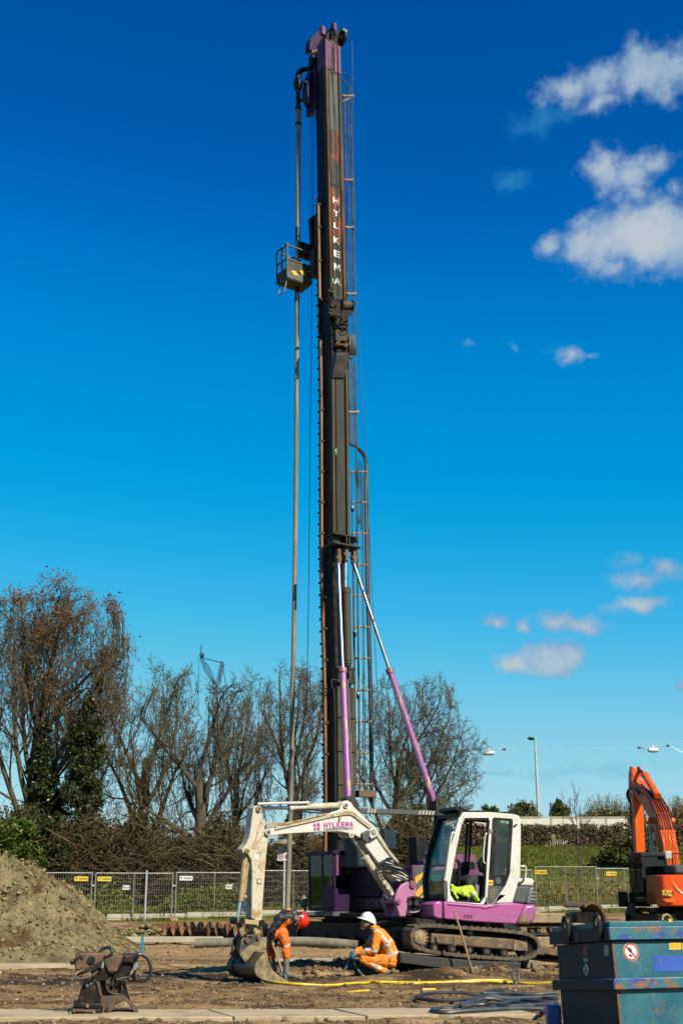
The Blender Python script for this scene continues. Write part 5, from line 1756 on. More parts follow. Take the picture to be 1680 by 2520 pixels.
 b = MB(); q0, q1 = at(*zw((430, 1460)), -.5), at(*zw((770, 1460)), -.5); b.cyl((q0.x, -.5, q0.z), (q1.x, -.5, q1.z), .05); b.cyl((q0.x + .07, -.5, q0.z), (q0.x + .16, -.5, q1.z), .075); b.cyl((q1.x - .2, -.5, q0.z), (q1.x - .08, -.5, q1.z), .075); part(b, 'pin', MT['mastrust'], br)
 b = MB(); b.prism(G.poly(zw([(455, 1365), (725, 1365), (725, 1615), (455, 1615)]), -.4), -.42, -.36); part(b, 'bracket_back', MT['oily'], br)
 wedge = [zw((455, 1620)), zw((720, 1620)), zw((735, 1710)), zw((690, 2235)), zw((395, 2225)), zw((430, 1710))]
 b = MB()
 pw = [at(u, v, -.5) for u, v in wedge]
 dy = [-.50, -.50, -.62, -.42, -.42, -.62]
 vs = [(p_.x, d_, p_.z) for p_, d_ in zip(pw, dy)] + [(p_.x, -.36, p_.z) for p_ in pw]
 b.add(vs, [(0, 1, 2, 5), (5, 2, 3, 4), (6, 11, 8, 7), (11, 10, 9, 8), (0, 6, 7, 1), (1, 7, 8, 2), (2, 8, 9, 3), (3, 9, 10, 4), (4, 10, 11, 5), (5, 11, 6, 0)])
 part(b, 'wedge_bracket', paint('brown_edged_black_steel', (.030, .028, .026), .45, col2=(.10, .05, .022), scale=2.4, contrast=(.5, .66)), br, bevel=.012)
 b = MB()
 for i in range(9):
  x = 775 + i * 17
  b.tube(smooth_path([at(*zw((x, 1210 + r.uniform(-20, 30))), -.25), at(*zw((x + 12, 1420)), -.3), at(*zw((x + 8 + i * 2, 1600 + r.uniform(0, 60))), -.26), at(*zw((x + 22, 1700)), -.2), at(*zw((x + 14, 1450)), -.14), at(*zw((x, 1210)), -.2)], 5), .016, 5)
 b.tube([at(*zw((770, 1880)), -.2), at(*zw((800, 1760)), -.2), at(*zw((900, 1700)), -.2)], .03, 6)
 part(b, 'hose_coil', MT['darkhose'])

 # strut bracket, lifting cylinder and the two raking struts
 b = MB()
 def bx(x0, x1, ya, yb, v0, v1): b.box(at(x0, 1330, -.6).x, at(x1, 1330, -.6).x, ya, yb, z(v1, -.6), z(v0, -.6))
 bx(814, 872, -.80, -.2, 1318, 1322); bx(816, 879, -.80, -.2, 1341, 1345); bx(819, 837, -.62, -.3, 1322, 1341); bx(852, 872, -.62, -.3, 1322, 1341); bx(843, 846, -.78, -.3, 1322, 1345); bx(850, 853, -.78, -.3, 1322, 1345)
 sb = part(b, 'strut_bracket', MT['mast'], bevel=.006)
 b = MB()
 for u, v in ((832, 1366), (870, 1366), (850, 1358)):
  q = at(u, v, -.6); b.box(q.x - .06, q.x + .06, -.68, -.52, q.z - .3, q.z + .18); b.cyl((q.x - .10, -.6, q.z - .1), (q.x + .10, -.6, q.z - .1), .07)
 part(b, 'strut_lug', MT['mudsteel'], sb, bevel=.01)
 b = MB(); b.tube([at(850, 1352, -.55), at(850, 1452, -.55)], .055, 12); cy = part(b, 'lift_rod', MT['dullchrome'])
 b = MB(); b.tube([at(852, 1448, -.55), at(856, 1634, -.55)], .125, 18); b.lathe(at(852, 1456, -.55), (0, 0, 1), [(-.06, .137), (.12, .137)], 18); b.lathe(at(856, 1636, -.55), (0, 0, 1), [(-.05, .10), (.14, .135)], 18)
 part(b, 'lift_cylinder', MT['masttan'], cy)
 FTY = -2.07
 for (t0, t1, j, f, nm) in (((832, 1378), None, (841, 1648), (857, 1974), 'left'), ((868, 1380), None, (954.5, 1650), (1067, 1972), 'right')):
  A = at(*t0, -.6)
  Fo = at(*f, FTY)
  # joint where the chrome rod enters the barrel
  best = min((A.lerp(Fo, k / 200) for k in range(201)), key=lambda q: abs((G.M @ q - Vector((0, 0, CAM_H))).normalized().z - ray(*j).normalized().z))
  ax_ = (Fo - A).normalized()
  b = MB(); b.tube([A, best], .055, 16); s0 = part(b, 'strut_rod', MT['chrome'])
  b = MB(); b.tube([best, Fo], .098, 18); s1 = part(b, 'strut_barrel', MT['strut'])
  b = MB(); b.lathe(best, ax_, [(-.06, .10), (-.04, .125), (.10, .125), (.12, .10)], 18); part(b, 'strut_collar', MT['purplerust'], s1)
  b = MB(); off = Vector((.13 if nm == 'left' else -.13, -.05, 0)); b.tube([best + off + ax_ * .3, Fo + off - ax_ * .4], .014, 6); part(b, 'oil_line', MT['hose'], s1)
 # lower mast
 b = MB(); span(b, -.31, -.14, -.36, -.26, 2060, 1690); span(b, .15, .32, -.36, -.26, 2060, 1690); lm = part(b, 'lower_channel', MT['masttan'], bevel=.006)
 b = MB(); span(b, -.36, .36, -.42, -.24, 1646, 1640); span(b, -.36, .36, -.42, -.24, 1680, 1674); span(b, -.28, -.1, -.40, -.24, 1674, 1646); span(b, .1, .28, -.40, -.24, 1674, 1646); part(b, 'lower_bracket', MT['mast'], lm)
 b = MB()
 for v in (1763, 1846, 1928): span(b, -.34, -.08, -.40, -.26, v + 3, v - 3); span(b, .10, .34, -.40, -.26, v + 3, v - 3)
 part(b, 'channel_plate', MT['masttan'], lm)
 b = MB(); span(b, -.10, .0, -.30, -.26, 2060, 1690); part(b, 'inner_web', MT['mastrust'], lm)
 b = MB(); b.tube(smooth_path([at(*zm5((530, 118)), -.4), at(*zm5((485, 120)), -.4), at(*zm5((488, 180)), -.4), at(*zm5((508, 240)), -.4), at(*zm5((515, 600)), -.4), at(*zm5((520, 1180)), -.4)], 3), .016, 6); part(b, 'grease_line', MT['masttan'], lm)

 # hose tower on the right of the mast
 HY = -.05
 b = MB()
 for l in ([(899, 1146), (901, 1380), (907.5, 1618), (909.5, 1700), (913, 1930), (915, 1985)], [(903, 1146), (905, 1380), (910.5, 1618), (912.5, 1700), (916, 1930)]):
  b.tube(smooth_path([at(u, v, HY) for u, v in l], 3), .048, 8)
 b.tube(smooth_path([at(860, 1093, HY), at(876, 1100, HY), at(891, 1112, HY), at(900, 1130, HY), at(902, 1150, HY)], 5), .04, 8)
 b.tube(smooth_path([at(876, 1102, HY), at(888, 1115, HY), at(896, 1130, HY), at(898, 1150, HY)], 5), .03, 8)
 part(b, 'main_hose', MT['hose'])
 b = MB()
 for u0, v0, u1, v1, r_ in ((865, 1160, 874, 1930, .022), (876, 1100, 885, 1960, .030), (889, 1160, 895, 1985, .014), (893, 1300, 899, 1985, .014), (869.5, 1340, 877, 1960, .012)):
  b.tube([at(u0, v0, HY - .05), at((u0 + u1) / 2, (v0 + v1) / 2, HY - .05), at(u1, v1, HY - .05)], r_, 7)
 for l in ([(838, 180), (852, 183), (860, 200), (862, 226)], [(840, 196), (848, 200), (854, 212), (856, 228)]): b.tube(smooth_path([at(u, v, HY) for u, v in l], 4), .024, 7)
 for l in ([(862, 226), (864, 380), (868, 480), (870, 725), (874, 960), (877, 1100)], [(847, 230), (850, 380), (853, 480), (854, 725), (859, 960), (862, 1090)], [(856, 228), (858, 440), (861, 600), (864, 723)], [(864, 880), (868, 1100)], [(869, 900), (872, 1100)]):
  b.tube([at(u, v, HY) for u, v in l], .030 if l[0][0] in (862, 847) else .018, 7)
 part(b, 'steel_line', paint('olive_painted_tube', (.13, .11, .06), .8, col2=(.07, .06, .04), scale=2, bump=0, spec=.1))
 for v in (1161, 1236, 1313, 1390, 1466, 1543, 1620, 1699, 1776, 1853, 1930):
  u0 = np.interp(v, [1161, 1313, 1390, 1620, 1930], [861, 865, 868, 870, 877]); u1 = np.interp(v, [1161, 1390, 1620, 1930], [904, 908, 912, 919])
  b = MB(); b.tube([at(u0, v, HY), at(u1, v, HY)], .024, 6)
  for k in range(5): q = at(u0 + (u1 - u0) * (k + .5) / 5, v, HY - .03); b.sphere(q, .042, 6)
  part(b, 'hose_rung', MT['block'])
 for v, u0, u1 in ((560, 852, 869), (723, 854, 872), (1014, 858, 879), (236, 845, 868), (443, 850, 866)):
  b = MB(); b.tube([at(u0, v, HY - .04), at(u1, v, HY - .04)], .035, 6); b.sphere(at(u0, v, HY - .04), .06, 6); b.sphere(at(u1, v, HY - .04), .06, 6)
  part(b, 'hose_rung', MT['block'])
 b = MB(); b.beam(at(843, 250, HY), at(866, 238, HY), .04, .04); part(b, 'hose_stay', MT['block'])
 for u, v in ((867, 1252), (877, 1328), (881, 1712), (872, 1560)): b = MB(); q = at(u, v, HY - .06); b.lathe((q.x, q.y, q.z - .1), (0, 0, 1), [(0, .04), (.03, .06), (.16, .06), (.2, .04)], 8); part(b, 'hose_swivel', MT['hose'])
 for k in range(3):
  b = MB(); u = 876 + k * 5.5; lo = 1296 - 14 * (k % 2)
  b.tube(smooth_path([at(u - 4, 1150 + 6 * k, HY - .1), at(u, 1210, HY - .12), at(u + 1, lo, HY - .1), at(u + 5, lo - 6, HY - .06), at(u + 6, 1200, HY - .04), at(u + 3, 1128 + 4 * k, HY - .06)], 5), .013, 5); part(b, 'hanging_hose', MT['hose'])
 b = MB(); p0, p1 = at(879, 1961, HY - .1), at(921, 1947, HY - .1); b.box(p0.x, p1.x, HY - .2, HY + .05, p0.z, p1.z); part(b, 'hose_manifold', MT['mudsteel'], bevel=.01)
 b = MB(); b.tube([at(866, 100, -.3), at(872, 594, -.5), at(890, 957, -.8), at(913, 1400, -1.2), at(928, 1700, -1.6), at(934, 1808, -1.8), at(942, 2050, -2.2)], .012, 5); part(b, 'pendant_rope', MT['masttan'])

 # carrier
 zb0, zt0 = .98, 2.06
 def track(x0, x1):
  pts = []
  y_a, y_b, h = .75, -5.3, .88
  for i in range(9): t = math.pi / 2 * (-1) + math.pi * i / 8; pts.append((y_a - h / 2 + math.cos(t) * h / 2, h / 2 + math.sin(t) * h / 2))
  for i in range(9): t = math.pi / 2 + math.pi * i / 8; pts.append((y_b + h / 2 + math.cos(t) * h / 2, h / 2 + math.sin(t) * h / 2))
  inner = [(y_ * .97 - .07, h / 2 + (zz - h / 2) * .80) for y_, zz in pts]
  b = MB(); b.prismx(pts, x0, x1, holes=[inner]); t_ = part(b, 'crawler_track', MT['rubber'])
  b = MB(); b.prismx([(y_ * .99 - .02, h / 2 + (zz - h / 2) * .66) for y_, zz in inner], x0 + .12, x1 - .04); part(b, 'track_frame', MT['black'], t_, bevel=.02)
  b = MB()
  for k in range(8): yy = .1 - k * .66; b.cyl((x0 + .03, yy, .20), (x1 - .03, yy, .20), .13, n=14)
  for yy in (y_a - h / 2, y_b + h / 2): b.cyl((x0 + .05, yy, h / 2), (x1 - .05, yy, h / 2), .30, n=18)
  part(b, 'track_roller', MT['oily'], t_)
  b = MB()
  for k in range(26):
   yy = .32 - k * .205
   b.box(x0 - .03, x1 + .03, yy - .085, yy + .085, -.03, .012); b.box(x0 - .03, x1 + .03, yy - .085, yy + .085, h - .012, h + .03)
  part(b, 'track_shoe', MT['oily'], t_)
  return t_
 track(-1.75, -1.15); track(1.15, 1.75)
 b = MB(); b.box(-1.15, 1.15, -4.2, -.5, .35, .86); b.cyl((0, -2.3, .86), (0, -2.3, .98), .9, n=28); part(b, 'undercarriage', MT['black'], bevel=.02)
 b = MB(); b.box(-.28, .28, -.9, .5, .86, 1.6); part(b, 'mast_foot', MT['oily'], bevel=.02)
 xs0, xs1 = -1.44, 1.05
 b = MB(); b.box(xs0, xs1, -4.62, -.75, zb0, 1.30); part(b, 'deck', MT['oily'], bevel=.02)
 b = MB(); b.box(xs0 + .04, xs1 - .04, -4.62, -2.1, 1.302, zt0); b.box(-.9, xs1 - .04, -2.098, -.9, 1.302, zt0 - .1)
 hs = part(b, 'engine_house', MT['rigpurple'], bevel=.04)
 b = MB()
 for k in range(9): b.box(xs0 + .022, xs0 + .045, -3.55, -2.9, 1.42 + k * .05, 1.445 + k * .05)
 for k in range(12): b.box(xs0 + .022, xs0 + .045, -4.3 + k * .09, -4.26 + k * .09, 1.33, 1.52)
 for yy in (-3.7, -2.75, -4.45): b.box(xs0 + .03, xs0 + .045, yy - .012, yy + .012, 1.33, 2.0)
 part(b, 'louvre', MT['black'], hs)
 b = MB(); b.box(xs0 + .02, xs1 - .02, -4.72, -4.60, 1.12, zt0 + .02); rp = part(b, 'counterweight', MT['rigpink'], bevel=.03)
 b = MB(); b.box(xs0 + .06, xs0 + .62, -4.738, -4.722, 1.22, zt0 - .03); hp = part(b, 'hazard_plate', MT['grey'], rp)
 b = MB()
 w_, h0, h1 = .56, 1.22, zt0 - .03
 for k in range(3):
  zz = h0 - .34 + k * .36
  poly = [(xs0 + .06, zz), (xs0 + .62, zz + .42), (xs0 + .62, zz + .60), (xs0 + .06, zz + .18)]
  poly = [(px_, min(max(pz, h0), h1)) for px_, pz in poly]
  b.prism(poly, -4.746, -4.740)
 part(b, 'hazard_stripe', MT['hazard'], hp)
 b = MB(); b.box(xs0 + .5, xs0 + .85, -4.6, -4.2, zt0 + .022, zt0 + .16); part(b, 'pink_locker', MT['rigpink'], hs, bevel=.01); b = MB(); b.box(.1, .9, -4.6, -4.3, zt0 + .022, zt0 + .3); part(b, 'pink_locker', MT['rigpink'], hs, bevel=.01)
 # cab
 cx0, cx1, cy0, cy1, cz0, cz1 = -1.95, -1.32, -2.05, -.85, .98, 2.52
 b = MB()
 t = .06
 for x in (cx0, cx1 - t):
  for y in (cy0, cy1 - t, -1.52): b.box(x, x + t, y, y + t, cz0 + .05, cz1 - .1)
 b.box(cx0 - .04, cx1 + .02, cy0 - .05, cy1 + .06, cz1 - .1, cz1)
 b.box(cx0, cx1, cy0, cy1, cz0 - .02, cz0 + .06)
 b.box(cx0 + .004, cx0 + .04, -1.46, cy0 + .06, cz0 + .06, cz0 + .62); b.box(cx0 + t, cx1 - t, cy0 + .004, cy0 + .04, cz0 + .06, cz0 + .55)
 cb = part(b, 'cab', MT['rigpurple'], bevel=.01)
 b = MB(); b.box(cx0 + .02, cx0 + .03, -1.46, cy0 + .06, cz0 + .62, cz1 - .1); b.box(cx0 + .02, cx0 + .03, -1.52, cy1 - .06, cz0 + .06, cz1 - .1); b.box(cx0 + .06, cx1 - .06, cy0 + .02, cy0 + .03, cz0 + .55, cz1 - .1); b.box(cx0 + .06, cx1 - .06, cy1 - .04, cy1 - .03, cz0 + .1, cz1 - .1)
 part(b, 'window_pane', MT['glassdark'], cb)
 b = MB(); b.box(cx0 + .06, cx0 + .2, cy0 - .025, cy0 - .002, cz0 + .9, cz1 - .1); part(b, 'sunlit_rear_strip', MT['rigpink'], cb)  # pale strip paints sunlight on the cab's rear face
 b = MB(); b.box(cx0 + .22, cx1 - .02, cy0 - .03, cy0 - .004, cz1 - .42, cz1 - .12); part(b, 'mesh_guard', MT['greymark'], cb)
 b = MB(); b.box(cx0 + .15, cx1 - .1, -1.75, -1.3, cz0 + .06, cz0 + .5); b.box(cx0 + .15, cx1 - .1, -1.85, -1.74, cz0 + .45, cz0 + 1.1); part(b, 'operator_seat', MT['seat'], cb, bevel=.04)
 b = MB(); b.box(cx0 - .3, cx1, cy1 - .4, cy1 + .3, cz0 - .12, cz0 - .06); b.box(cx0 - .05, cx1 + .3, cy0, cy1 - .3, cz0 - .14, cz0 - .03); part(b, 'cab_step', MT['basket'], cb)
 me = word_mesh('HYLKEMA', 1.3, .17, .006); me.transform(Matrix(((0, 1, 0, 0), (-1, 0, 0, 0), (0, 0, 1, 0), (0, 0, 0, 1))))
 o = link('lettering', me, MT['rigpink'], hs, smooth=0); o.location = (xs0 - .006, -3.45, 1.16)
 # upright gear on the deck
 b = MB()
 p0, p1 = G.pxx(*zr((1060, 400)), -.2), G.pxx(*zr((1130, 185)), -.2)
 b.cyl((-.2, -3.6, zt0), (-.2, -3.6, zt0 + .62), .11); b.cyl((-.2, -3.6, zt0 + .5), (-.2, -3.6, zt0 + .66), .15); part(b, 'exhaust', MT['rusty'], hs)
 b = MB(); b.box(-.95, -.62, -4.35, -4.0, zt0 + .01, zt0 + .75); fb = part(b, 'filter_box', MT['black'], hs, bevel=.03)
 b = MB(); b.cyl((-.60, -4.36, zt0 + .3), (-.60, -4.40, zt0 + .3), .085, n=16); part(b, 'work_lamp', MT['lamp_grey'], fb)
 b = MB(); p = at(*zr((945, 120)), -3.0); b.box(p.x - .2, p.x + .2, -3.05, -2.98, p.z - .26, p.z + .24); b.box(p.x - .03, p.x + .03, -2.98, -2.92, zt0, p.z); part(b, 'tilted_panel', MT['tealend'], hs, bevel=.01)
 b = MB(); q = at(*zr((600, 330)), -2.6); b.box(q.x - .35, q.x + .3, -2.9, -2.3, zt0, q.z + .5); part(b, 'hydraulic_tank', MT['tealend'], hs, bevel=.06)
 # portal beam between the strut feet
 zb_, zbt = at(960, 2004, FTY).z, at(960, 1992, FTY).z
 xa, xb = at(846, 1998, FTY).x, at(1082, 1998, FTY).x
 b = MB(); b.box(xa, xb, FTY - .12, FTY + .12, zb_, zbt); pb = part(b, 'portal_beam', MT['grey'], bevel=.012)
 for ua, ub, nm in ((896, 919, 0), (1021, 1062, 1)):
  x0, x1 = at(ua, 1998, FTY).x, at(ub, 1998, FTY).x
  b = MB(); b.box(x0, x1, FTY - .127, FTY - .122, zb_ + .012, zbt - .012); pl = part(b, 'stripe_plate', MT['grey'], pb)
  b = MB(); n = 5 if nm else 3; w_ = (x1 - x0) / n
  for k in range(n): b.prism([(x0 + k * w_, zb_ + .012), (x0 + (k + .45) * w_, zb_ + .012), (min(x1, x0 + (k + .95) * w_), zbt - .012), (x0 + (k + .5) * w_, zbt - .012)], FTY - .134, FTY - .129)
  part(b, 'pale_stripe', paint('pale_stripe_paint', (.60, .56, .40), .5, bump=0), pl)
 for f in ((857, 1974), (1075, 1974)):
  q = at(*f, FTY); b = MB(); b.prism([(q.x - .2, zb_ - .02), (q.x + .28, zb_ - .02), (q.x + .22, q.z + .0), (q.x + .02, q.z + .18), (q.x - .16, q.z + .10)], FTY - .16, FTY + .16)
  b.box(q.x - .09, q.x + .14, FTY - .1, FTY + .1, 1.9, zb_ - .02)
  ft = part(b, 'strut_foot', MT['mast'], pb, bevel=.02)
  b = MB(); b.cyl((q.x, FTY - .19, q.z + .02), (q.x, FTY + .19, q.z + .02), .09); part(b, 'pin', MT['masttan'], ft)
 return root


drilling_rig()


def gpx(u, v, lift=0.0):
 """point of the ground seen at photo pixel (u, v)"""
 lo, hi = 10.0, 70.0
 for _ in range(40):
  m = (lo + hi) / 2
  q = W(u, v, m)
  if q.z > float(ghn([q.x], [q.y], False)[0]): lo = m
  else: hi = m
 q = W(u, v, lo)
 return Vector((q.x, q.y, gh(q.x, q.y) + lift))


# ------------------------------------------------------------------ the compact excavator
def mini_excavator():
 z1, z2, zc = zoom(540, 1940, 3.409), zoom(940, 1940, 3.409), zoom(1040, 1960, 4.9)
 zb, zs, zr = zoom(530, 2240, 6.817), zoom(560, 2100, 7.84), zoom(770, 2040, 5.058)
 E = Frame((2.35, 23.66, gh(2.35, 23.66)), 20)
 root = thing('compact_excavator', 'white and magenta compact excavator on rubber tracks reaching left, bucket on the ground', 'excavator', E.M)

 def part(b, name, m, parent=None, **k):
  return b.build(name, m, parent or root, **k)

 # ---- tracks
 loop = z2([(240, 1262), (252, 1195), (300, 1150), (400, 1140), (700, 1158), (1000, 1180), (1190, 1205), (1285, 1240), (1325, 1312), (1312, 1380), (1255, 1425), (1150, 1446), (900, 1433), (620, 1410), (420, 1384), (300, 1352), (255, 1315)])
 TY = -1.0
 ctr = E.poly(loop, TY)
 cs = smooth_path([(x, 0, z) for x, z in ctr], 6, closed=True)
 outer = [(p.x, p.z) for p in cs]
 n = len(outer)
 cx, cz = sum(p[0] for p in outer) / n, sum(p[1] for p in outer) / n
 def inset(d):
  r = []
  for i in range(n):
   a, c = Vector(outer[i - 1]), Vector(outer[(i + 1) % n])
   t = (c - a).normalized(); nn = Vector((t.y, -t.x))
   q = Vector(outer[i])
   if (Vector((cx, cz)) - q).dot(nn) < 0: nn = -nn
   r.append(tuple(q + nn * d))
  return r
 inner = inset(.055)
 beam_ = E.poly(z2([(425, 1215), (620, 1230), (1100, 1265), (1225, 1290), (1228, 1368), (1100, 1362), (600, 1322), (412, 1305)]), TY)
 for side, (ya, yb) in enumerate(((-1.0, -.60), (.60, 1.0))):
  b = MB(); b.prism(outer, ya, yb, holes=[inner]); t_ = part(b, 'crawler_track', MT['mudrubber'], bevel=.01)
  b = MB()
  acc = 0
  for i in range(n):
   a, c = Vector(outer[i]), Vector(outer[(i + 1) % n])
   d = (c - a).length; acc += d
   if acc > .085:
    acc = 0
    t = (c - a).normalized(); nn = Vector((t.y, -t.x))
    if (Vector((cx, cz)) - a).dot(nn) > 0: nn = -nn
    M_ = Matrix(((t.x, 0, nn.x, a.x), (0, 1, 0, 0), (t.y, 0, nn.y, a.y), (0, 0, 0, 1)))
    b.box(-.028, .028, ya + .012, yb - .012, -.01, .014, M_)
    b.box(-.018, .018, ya + .12, yb - .12, -.085, -.05, M_)
  part(b, 'track_lug', MT['mudrubber'], t_)
  f0, f1 = (ya + .03, yb - .03)
  b = MB(); b.prism(beam_, f0 + .02, f1); part(b, 'track_frame', MT['mudsteel'], t_, bevel=.03)
  b = MB()
  p0 = E.poly(z2([(605, 1232), (620, 1232), (620, 1330), (605, 1330)]), TY); b.prism(p0, f0, f0 + .04); part(b, 'frame_plate', MT['muddy'], t_, bevel=.01); b = MB()
  p1 = E.poly(z2([(1105, 1268), (1222, 1292), (1226, 1366), (1105, 1360)]), TY); b.prism(p1, f0 - .005, f0 + .05)
  part(b, 'frame_plate', MT['muddy'], t_, bevel=.01)
  q = E.px(*z2((320, 1252)), TY)
  b = MB(); rs = .165; b.cyl((q.x, f0, q.z), (q.x, f0 + .1, q.z), rs * .82, n=28)
  b.cyl((q.x, f0 + .05, q.z), (q.x, f1, q.z), rs * .55, n=18)
  for k in range(17):
   a = 2 * math.pi * k / 17; M_ = Matrix.Translation((q.x, 0, q.z)) @ Matrix.Rotation(-a, 4, 'Y'); b.box(rs * .78, rs * 1.12, f0 + .03, f0 + .075, -.016, .016, M_)
  sp = part(b, 'sprocket', MT['muddy'], t_)
  b = MB(); b.lathe((q.x, f0 + .005, q.z), (0, -1, 0), [(0, .11), (.03, .105), (.04, .05), (.05, .04)], 20)
  for k in range(8): a = 2 * math.pi * k / 8; b.cyl((q.x + .08 * math.cos(a), f0 - .03, q.z + .08 * math.sin(a)), (q.x + .08 * math.cos(a), f0 - .038, q.z + .08 * math.sin(a)), .012, n=6)
  part(b, 'hub', MT['block'], sp)
  for x, y in ((445, 1340), (592, 1348), (737, 1358), (882, 1371), (1030, 1384)):
   q = E.px(*z2((x, y)), TY)
   b = MB(); b.lathe((q.x, f0 + .0, q.z), (0, 1, 0), [(0, .03), (.0, .075), (.07, .085), (.1, .06), (.26, .06), (.29, .085), (.34, .075)], 18); rl = part(b, 'track_roller', MT['oily'], t_)
   b = MB(); b.cyl((q.x, f0 - .012, q.z), (q.x, f0 + .01, q.z), .04, n=14); part(b, 'roller_hub', MT['bucketdark'], rl)
  q = E.px(*z2((745, 1210)), TY)
  b = MB(); b.cyl((q.x, f0, q.z), (q.x, f1, q.z), .05); b.cyl((q.x, f0 - .01, q.z), (q.x, f0, q.z), .022); part(b, 'top_roller', MT['oily'], t_)
  q = E.px(*z2((1238, 1320)), TY)
  b = MB(); b.lathe((q.x, f0 + .08, q.z), (0, 1, 0), [(0, .05), (0, .19), (.06, .20), (.14, .20), (.2, .19), (.2, .05)], 24); part(b, 'idler_wheel', MT['oily'], t_)
 q0 = E.px(*z2((700, 1180)), 0)
 b = MB(); b.box(-.75, .75, -.62, .62, q0.z - .38, q0.z - .04); b.cyl((-.05, 0, q0.z - .04), (-.05, 0, q0.z + .14), .42, n=28); part(b, 'undercarriage', MT['oily'], bevel=.02)
 # ---- dozer blade at the far right end, ribs towards the tracks
 bl = E.px(*z2((1330, 1560)), 0)
 zl, zh_ = E.px(1400, 2392, -.3).z, E.px(1400, 2352, -.3).z
 zl = 0.02
 b = MB(); b.prism([(1.98, zl), (2.04, zl), (2.08, zh_ * .6), (2.05, zh_ + .06), (1.98, zh_ + .04)], -.98, .98); bld = part(b, 'dozer_blade', MT['mudsteel'], bevel=.01)
 b = MB()
 b.box(1.70, 1.978, -.98, .98, zh_ - .02, zh_ + .02); b.box(1.74, 1.978, -.98, .98, zl + .02, zl + .06)
 for yy in (-.98, -.5, 0, .5, .93): b.box(1.72, 1.978, yy, yy + .045, zl + .062, zh_ - .022)
 part(b, 'blade_rib', MT['muddy'], bld, bevel=.006)
 b = MB()
 for yy in (-.42, .34): b.beam((1.72, yy, zl + .2), (.6, yy, q0.z - .25), .1, .12)
 part(b, 'blade_arm', MT['mudsteel'], bld)

 # ---- house: magenta lower body
 BY = -.95
 hb = E.poly(zc([(255, 1262), (280, 1266), (370, 1278), (700, 1306), (850, 1306), (920, 1286), (1080, 1281), (1228, 1298), (1128, 1542), (600, 1512), (290, 1482), (255, 1478)]), BY)
 b = MB(); b.prism(hb, BY, .95); body = part(b, 'lower_body', MT['purple'], bevel=.025)
 cwp = E.poly(zc([(1230, 1298), (1340, 1296), (1372, 1302), (1372, 1420), (1345, 1500), (1290, 1548), (1130, 1542)]), BY)
 b = MB(); b.prism(cwp, BY, .95); part(b, 'counterweight', paint('mud_splashed_magenta_paint', (.42, .11, .35), .4, col2=(.27, .16, .09), scale=3.2, contrast=(.44, .60), dirt=(.30, .17, .12), dirt_at=(.56, .68), dscale=9, bump=.1), body, bevel=.09)
 fl = E.px(*zc((0, 1400)), -.2)
 b = MB()
 p = E.poly(zc([(255, 1262), (255, 1478), (200, 1480), (140, 1450), (140, 1290), (200, 1262)]), BY)
 b.prism(p, -.9, .9); part(b, 'front_apron', MT['purple'], body, bevel=.03)
 b = MB(); b.prism(E.poly(zc([(290, 1300), (700, 1336), (745, 1352), (860, 1318), (930, 1300), (925, 1307), (865, 1330), (745, 1362), (700, 1346), (290, 1312)]), BY), BY - .004, BY + .02)
 b.prism(E.poly(zc([(498, 1425), (593, 1432), (590, 1470), (496, 1462)]), BY), BY - .004, BY + .02); part(b, 'body_crease', MT['rigpurple'], body)
 b = MB(); b.prism(E.poly(zc([(510, 1434), (540, 1436), (538, 1460), (508, 1458)]), BY - .005), BY - .008, BY); b.prism(E.poly(zc([(550, 1438), (582, 1440), (580, 1463), (549, 1460)]), BY - .005), BY - .008, BY); part(b, 'cover_plate', MT['purplerust'], body)
 b = MB(); b.prism(E.poly(zc([(290, 1372), (700, 1398), (700, 1404), (290, 1378)]), BY), BY - .005, BY + .01); b.prism(E.poly(zc([(850, 1408), (1160, 1426), (1160, 1432), (850, 1414)]), BY), BY - .005, BY + .01); part(b, 'pressed_ridge', MT['pink'], body)

 # ---- cab
 CY0, CY1 = -.92, -.06
 outer_c = zc([(285, 1264), (262, 1010), (300, 730), (385, 430), (447, 222), (490, 190), (830, 189), (1090, 212), (1150, 228), (1176, 268), (1180, 420), (1172, 960), (1150, 1080), (1085, 1278), (880, 1283), (850, 1304), (700, 1304), (370, 1276)])
 door = zc([(505, 262), (785, 260), (800, 285), (772, 760), (748, 1205), (690, 1292), (385, 1268), (335, 1190), (322, 1080), (402, 650), (470, 335)])
 rear = zc([(850, 256), (1072, 270), (1084, 300), (1048, 930), (1000, 1066), (845, 1298), (772, 1298), (800, 760), (828, 300)])
 po, pd_, pr = E.poly(outer_c, CY0), E.poly(door, CY0), E.poly(rear, CY0)
 b = MB(); b.prism(po, CY0, CY0 + .07, holes=[pd_, pr]); cab = part(b, 'cab', MT['cabwhite'], bevel=.012)
 fw = E.poly(zc([(505, 262), (785, 260), (800, 285), (785, 850), (352, 880), (402, 650), (470, 335)]), CY0)
 b = MB(); b.prism(po, CY1 - .06, CY1, holes=[fw, pr]); part(b, 'far_cab_side', MT['black'], cab)
 # door edge, inner frame
 b = MB()
 ins = lambda P, k: [((x - sum(p[0] for p in P) / len(P)) * k + sum(p[0] for p in P) / len(P), (y - sum(p[1] for p in P) / len(P)) * k + sum(p[1] for p in P) / len(P)) for x, y in P]
 b.prism(ins(pd_, 1.0), CY0 + .02, CY0 + .09, holes=[ins(pd_, .955)]); part(b, 'door_seal', MT['black'], cab)
 # roof, back, floor
 A = lambda x, y, yy=CY0: E.px(*zc((x, y)), CY0)
 top = E.poly(zc([(447, 222), (490, 190), (830, 189), (1090, 212), (1150, 228), (1100, 262), (520, 250)]), CY0)
 b = MB(); b.prism(top, CY0 + .0701, CY1 - .0601); part(b, 'roof', MT['cabwhite'], cab)
